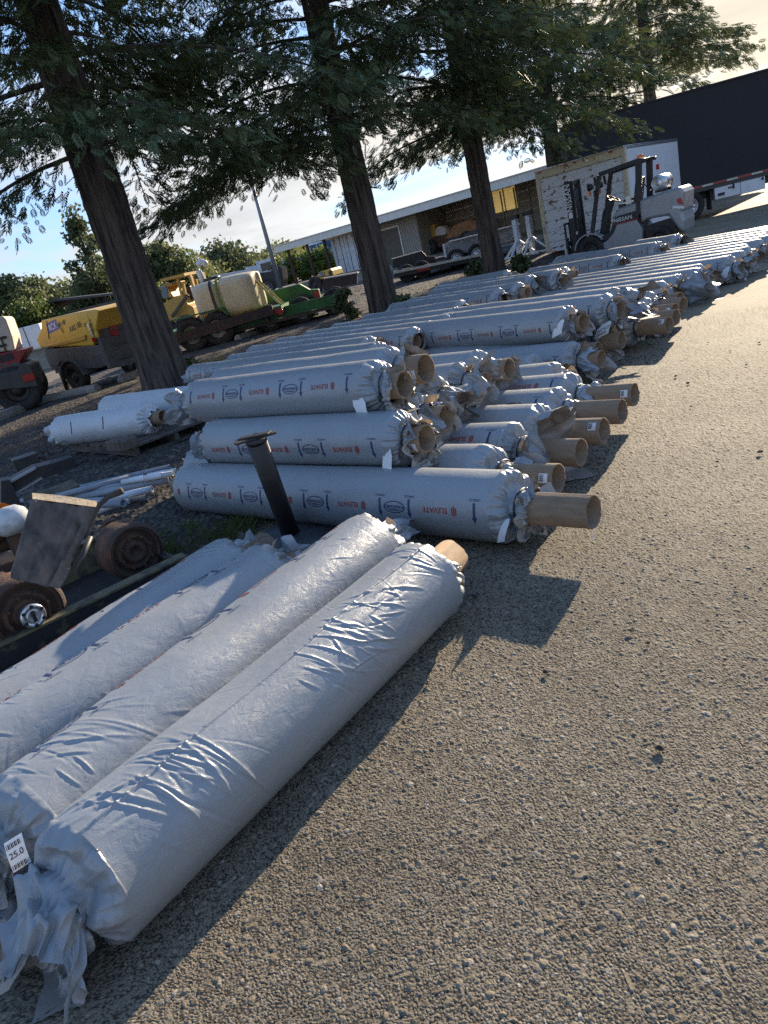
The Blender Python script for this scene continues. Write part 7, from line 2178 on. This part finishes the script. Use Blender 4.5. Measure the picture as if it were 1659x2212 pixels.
    m = MB(); m.cyl((0, 0, 0), (0.03, -0.03, 0.0), 0.055, n=18); m.build('lens', M['amber'], t)
    m = MB(); m.box((-0.05, 0.03, -0.15), (0.08, 0.05, 0.5)); m.build('bracket', M['cream_hood'], t, bevel=0.008)
    # black steel channels stacked at the left
    c0 = G(*K7(120, 420), 0.3); 
    fr = Fr((c0[0], c0[1], 0), 62)
    t = thing('steel_beam', 'black steel channel beams with shiny worn edges, stacked left of the plastic pipes', 'steel beams', fr.o, fr.rz)
    P = lambda x, y: fr.xz(K7(x, y))
    m = MB(); m.prism([P(200, 390), P(515, 205), P(640, 30), P(430, 85), P(130, 250)], 0, 0.25); m.build('channel_web', M['black_steel'], t, bevel=0.004)
    m = MB(); a = P(195, 392); b = P(515, 203); m.beam((a[0], -0.02, a[1]), (b[0], -0.02, b[1]), 0.06, 0.018); a = P(130, 252); b = P(435, 82); m.beam((a[0], -0.02, a[1]), (b[0], -0.02, b[1]), 0.06, 0.018); m.build('worn_flange', M['steel_rim'], t)
    m = MB(); m.prism([P(0, 230), P(110, 215), P(250, 540), P(150, 590), P(0, 580)], -0.1, 0.12); m.build('end_plate', M['black_steel'], t, bevel=0.004)
    m = MB(); m.box((0.35, 0.15, 0.09), (0.5, 0.4, 0.18)); m.build('timber_bearer', M['wood_grey'], t)
    c1 = G(*K9(190, 660), 0.25)
    t = thing('steel_post_stub', 'dark square steel stub with tangled rusty wires, near the pallet', 'steel scrap', (c1[0], c1[1], 0), 0.5)
    m = MB(); m.box((0, 0, 0.22), (0.28, 0.28, 0.24)); m.box((0.2, 0, 0.09), (0.6, 0.3, 0.16)); m.build('stub_body', M['black_steel'], t, bevel=0.008)
    m = MB()
    r2 = np.random.default_rng(4)
    for _ in range(7):
        p = [np.array([0.15, 0, 0.25]) + r2.normal(0, 0.08, 3)]
        for _k in range(6): p.append(p[-1] + np.array([0.05, 0.03, 0.0]) + r2.normal(0, 0.05, 3))
        m.tube([tuple(np.maximum(q, [-9, -9, 0.05])) for q in p], 0.006, 5)
    m.build('wires', M['rust'], t)
    # bent rod leaning at the slab
    m = MB(); pts = [D(*K7(x, y), 3.3) for x, y in ((1030, 960), (1090, 860), (1180, 640), (1230, 540), (1330, 450), (1440, 400), (1510, 365))]
    c = pts[0]; m.tube([tuple(p - c) for p in pts], [0.008, 0.009, 0.010, 0.011, 0.012, 0.016, 0.018], 8); ob = m.build('tree_branch', M['bark_oak'], None); ob.location = tuple(c)
    tag(ob, 'bent dead branch sticking up behind the wood slab', 'branch')
    m = MB(); a = D(*K7(1120, 940), 3.35); b = D(*K7(880, 1400), 3.25); m.tube([(0, 0, 0), tuple((b - a) * 0.5 + [0.01, 0, 0]), tuple(b - a)], 0.012, 8); ob = m.build('steel_rod', M['dark_paint'], None); ob.location = tuple(a)
    tag(ob, 'thin dark rod leaning between the wood slab and the plain rusty hub', 'rod')
    # steel pedestal stand
    c = G(640, 1168)
    t = thing('pedestal_stand', 'dark rusty steel pedestal stand with a broad round base, in front of the long roll', 'stand', (c[0], c[1], 0.004), 0)
    top = G(551, 945, 0.80)
    m = MB(); m.lathe([(0.001, 0.034), (0.06, 0.034), (0.20, 0.022), (0.375, 0.016), (0.385, 0.010), (0.385, 0.0), (0.001, 0.0)], (0, 0, 0), (0, 0, 1), 56); m.build('base_disc', M['plate'], t)
    ce = G(604, 1146)
    off = Vector((ce[0] - c[0], ce[1] - c[1], 0)) * 0.25
    tv = Vector((top[0] - c[0], top[1] - c[1], 0.78))
    m = MB(); m.cyl(off + Vector((0, 0, 0.02)), tv, 0.06, 0.06, 24); m.lathe([(0.075, 0.02), (0.06, 0.045), (0.053, 0.05)], off, (0, 0, 1), 24); m.build('post', M['black_steel'], t)
    m = MB(); m.box(tv + Vector((0, 0, 0.012)), (0.24, 0.055, 0.012), (0, 0.03, 0.35)); m.box(tv + Vector((0.0, 0, 0.026)), (0.21, 0.05, 0.012), (0.02, -0.05, -0.45)); m.cyl(tv - Vector((0, 0, 0.015)), tv + Vector((0, 0, 0.008)), 0.062, n=20); m.build('cross_head', M['black_steel'], t, bevel=0.003)
    # thin black pipes on the ground by the truck box
    for k, (a, b, lab) in enumerate((((1228, 571), (1410, 538), 'thin black pipe on the ground behind the left rolls, farther of two'), ((1205, 582), (1330, 556), 'thin black pipe on the ground behind the left rolls, nearer of two'))):
        A = G(*a, 0.06); B = G(*b, 0.06)
        m = MB(); m.tube([(0, 0, 0), tuple(B - A)], 0.05, 10); ob = m.build('black_pipe', M['dark_paint'], None); ob.location = tuple(A)
        tag(ob, lab, 'pipe', 'thin black pipes')
    # paper strip at the front tube, white slips and dry leaves on the asphalt
    sp = AN(-1.565, 2.945, 0.2)
    sp = sp + np.array([0, 0, -0.085])
    m = MB(); P = []
    for k in range(7):
        P += [(0.004 * math.sin(k), -0.006, -0.0125 * k), (0.004 * math.sin(k) + 0.010, 0.004, -0.0125 * k)]
    m.add(P, [(2 * k, 2 * k + 1, 2 * k + 3, 2 * k + 2) for k in range(6)]); ob = m.build('paper_strip', M['paper'], None); ob.location = tuple(sp)
    tag(ob, 'thin torn paper strip hanging from the longest cardboard tube', 'paper strip')
    spots = [(1363, 1366), (1400, 1392), (1019, 1262), (1027, 1292), (925, 1480), (1640, 742), (1492, 880), (1612, 790), (1487, 830), (1578, 760), (1640, 980), (1460, 815), (1530, 742), (1550, 1000), (1235, 905), (1700, 700), (1480, 655), (1425, 1620), (1180, 1455)]
    r3 = np.random.default_rng(6)
    for k, (x, y) in enumerate(spots):
        p = G(x, y)
        m = MB(); s = r3.uniform(0.008, 0.016)
        if y < 1000: s *= 1.2
        P = [(r3.normal(0, s), r3.normal(0, s), abs(r3.normal(0, s * 0.5))) for _ in range(7)] + [(0, 0, s * 1.3), (0, 0, 0)]
        n = 7
        P = [(s * r3.uniform(.6, 1.5) * math.cos(2 * PI * i / n), s * r3.uniform(.6, 1.5) * math.sin(2 * PI * i / n), s * r3.uniform(0.1, 0.8)) for i in range(n)] + [(0, 0, s * 1.0), (0, 0, 0.001)]
        m.add(P, [(i, (i + 1) % n, n) for i in range(n)] + [((i + 1) % n, i, n + 1) for i in range(n)])
        ob = m.build('dry_leaf', M['leaf_debris'], None); ob.location = (p[0], p[1], 0.004); ob.rotation_euler = (0, 0, r3.uniform(0, 6))
        tag(ob, 'small dark dry leaf lying on the sunlit asphalt', 'leaf', 'dry leaves scattered on the asphalt')
    # wood chips and stones on the dirt
    r4 = np.random.default_rng(9)
    V, Fq = [], []
    for _ in range(2600):
        nn = r4.uniform(1.0, 22) ** 1.0; e = float(edge_a(nn)); a_ = e - r4.exponential(1.8) - 0.1
        p = AN(a_, nn)
        s = r4.uniform(0.01, 0.035) * (1 + 0.05 * nn); an = r4.uniform(0, PI); w = s * r4.uniform(0.25, 0.7)
        dx, dy = math.cos(an), math.sin(an)
        z = 0.028 + r4.uniform(0.0, 0.02)
        k = len(V); tl_ = r4.normal(0, 0.3) * s
        V += [(p[0] - dx * s - dy * w, p[1] - dy * s + dx * w, z), (p[0] - dx * s + dy * w, p[1] - dy * s - dx * w, z), (p[0] + dx * s + dy * w, p[1] + dy * s - dx * w, z + tl_), (p[0] + dx * s - dy * w, p[1] + dy * s + dx * w, z + tl_), (p[0], p[1], z + 0.5 * s)]
        Fq += [(k, k + 1, k + 4), (k + 1, k + 2, k + 4), (k + 2, k + 3, k + 4), (k + 3, k, k + 4)]
    ob = put('gravel_litter', np_mesh('gravel_litter', V, np.array(Fq), [mat('litter', (0.11, 0.09, 0.07), 0.9, col2=(0.05, 0.042, 0.034), vscale=15)]))
    tag(ob, 'stones and bark chips scattered over the dark dirt bed', 'gravel', kind='stuff')
build_near()
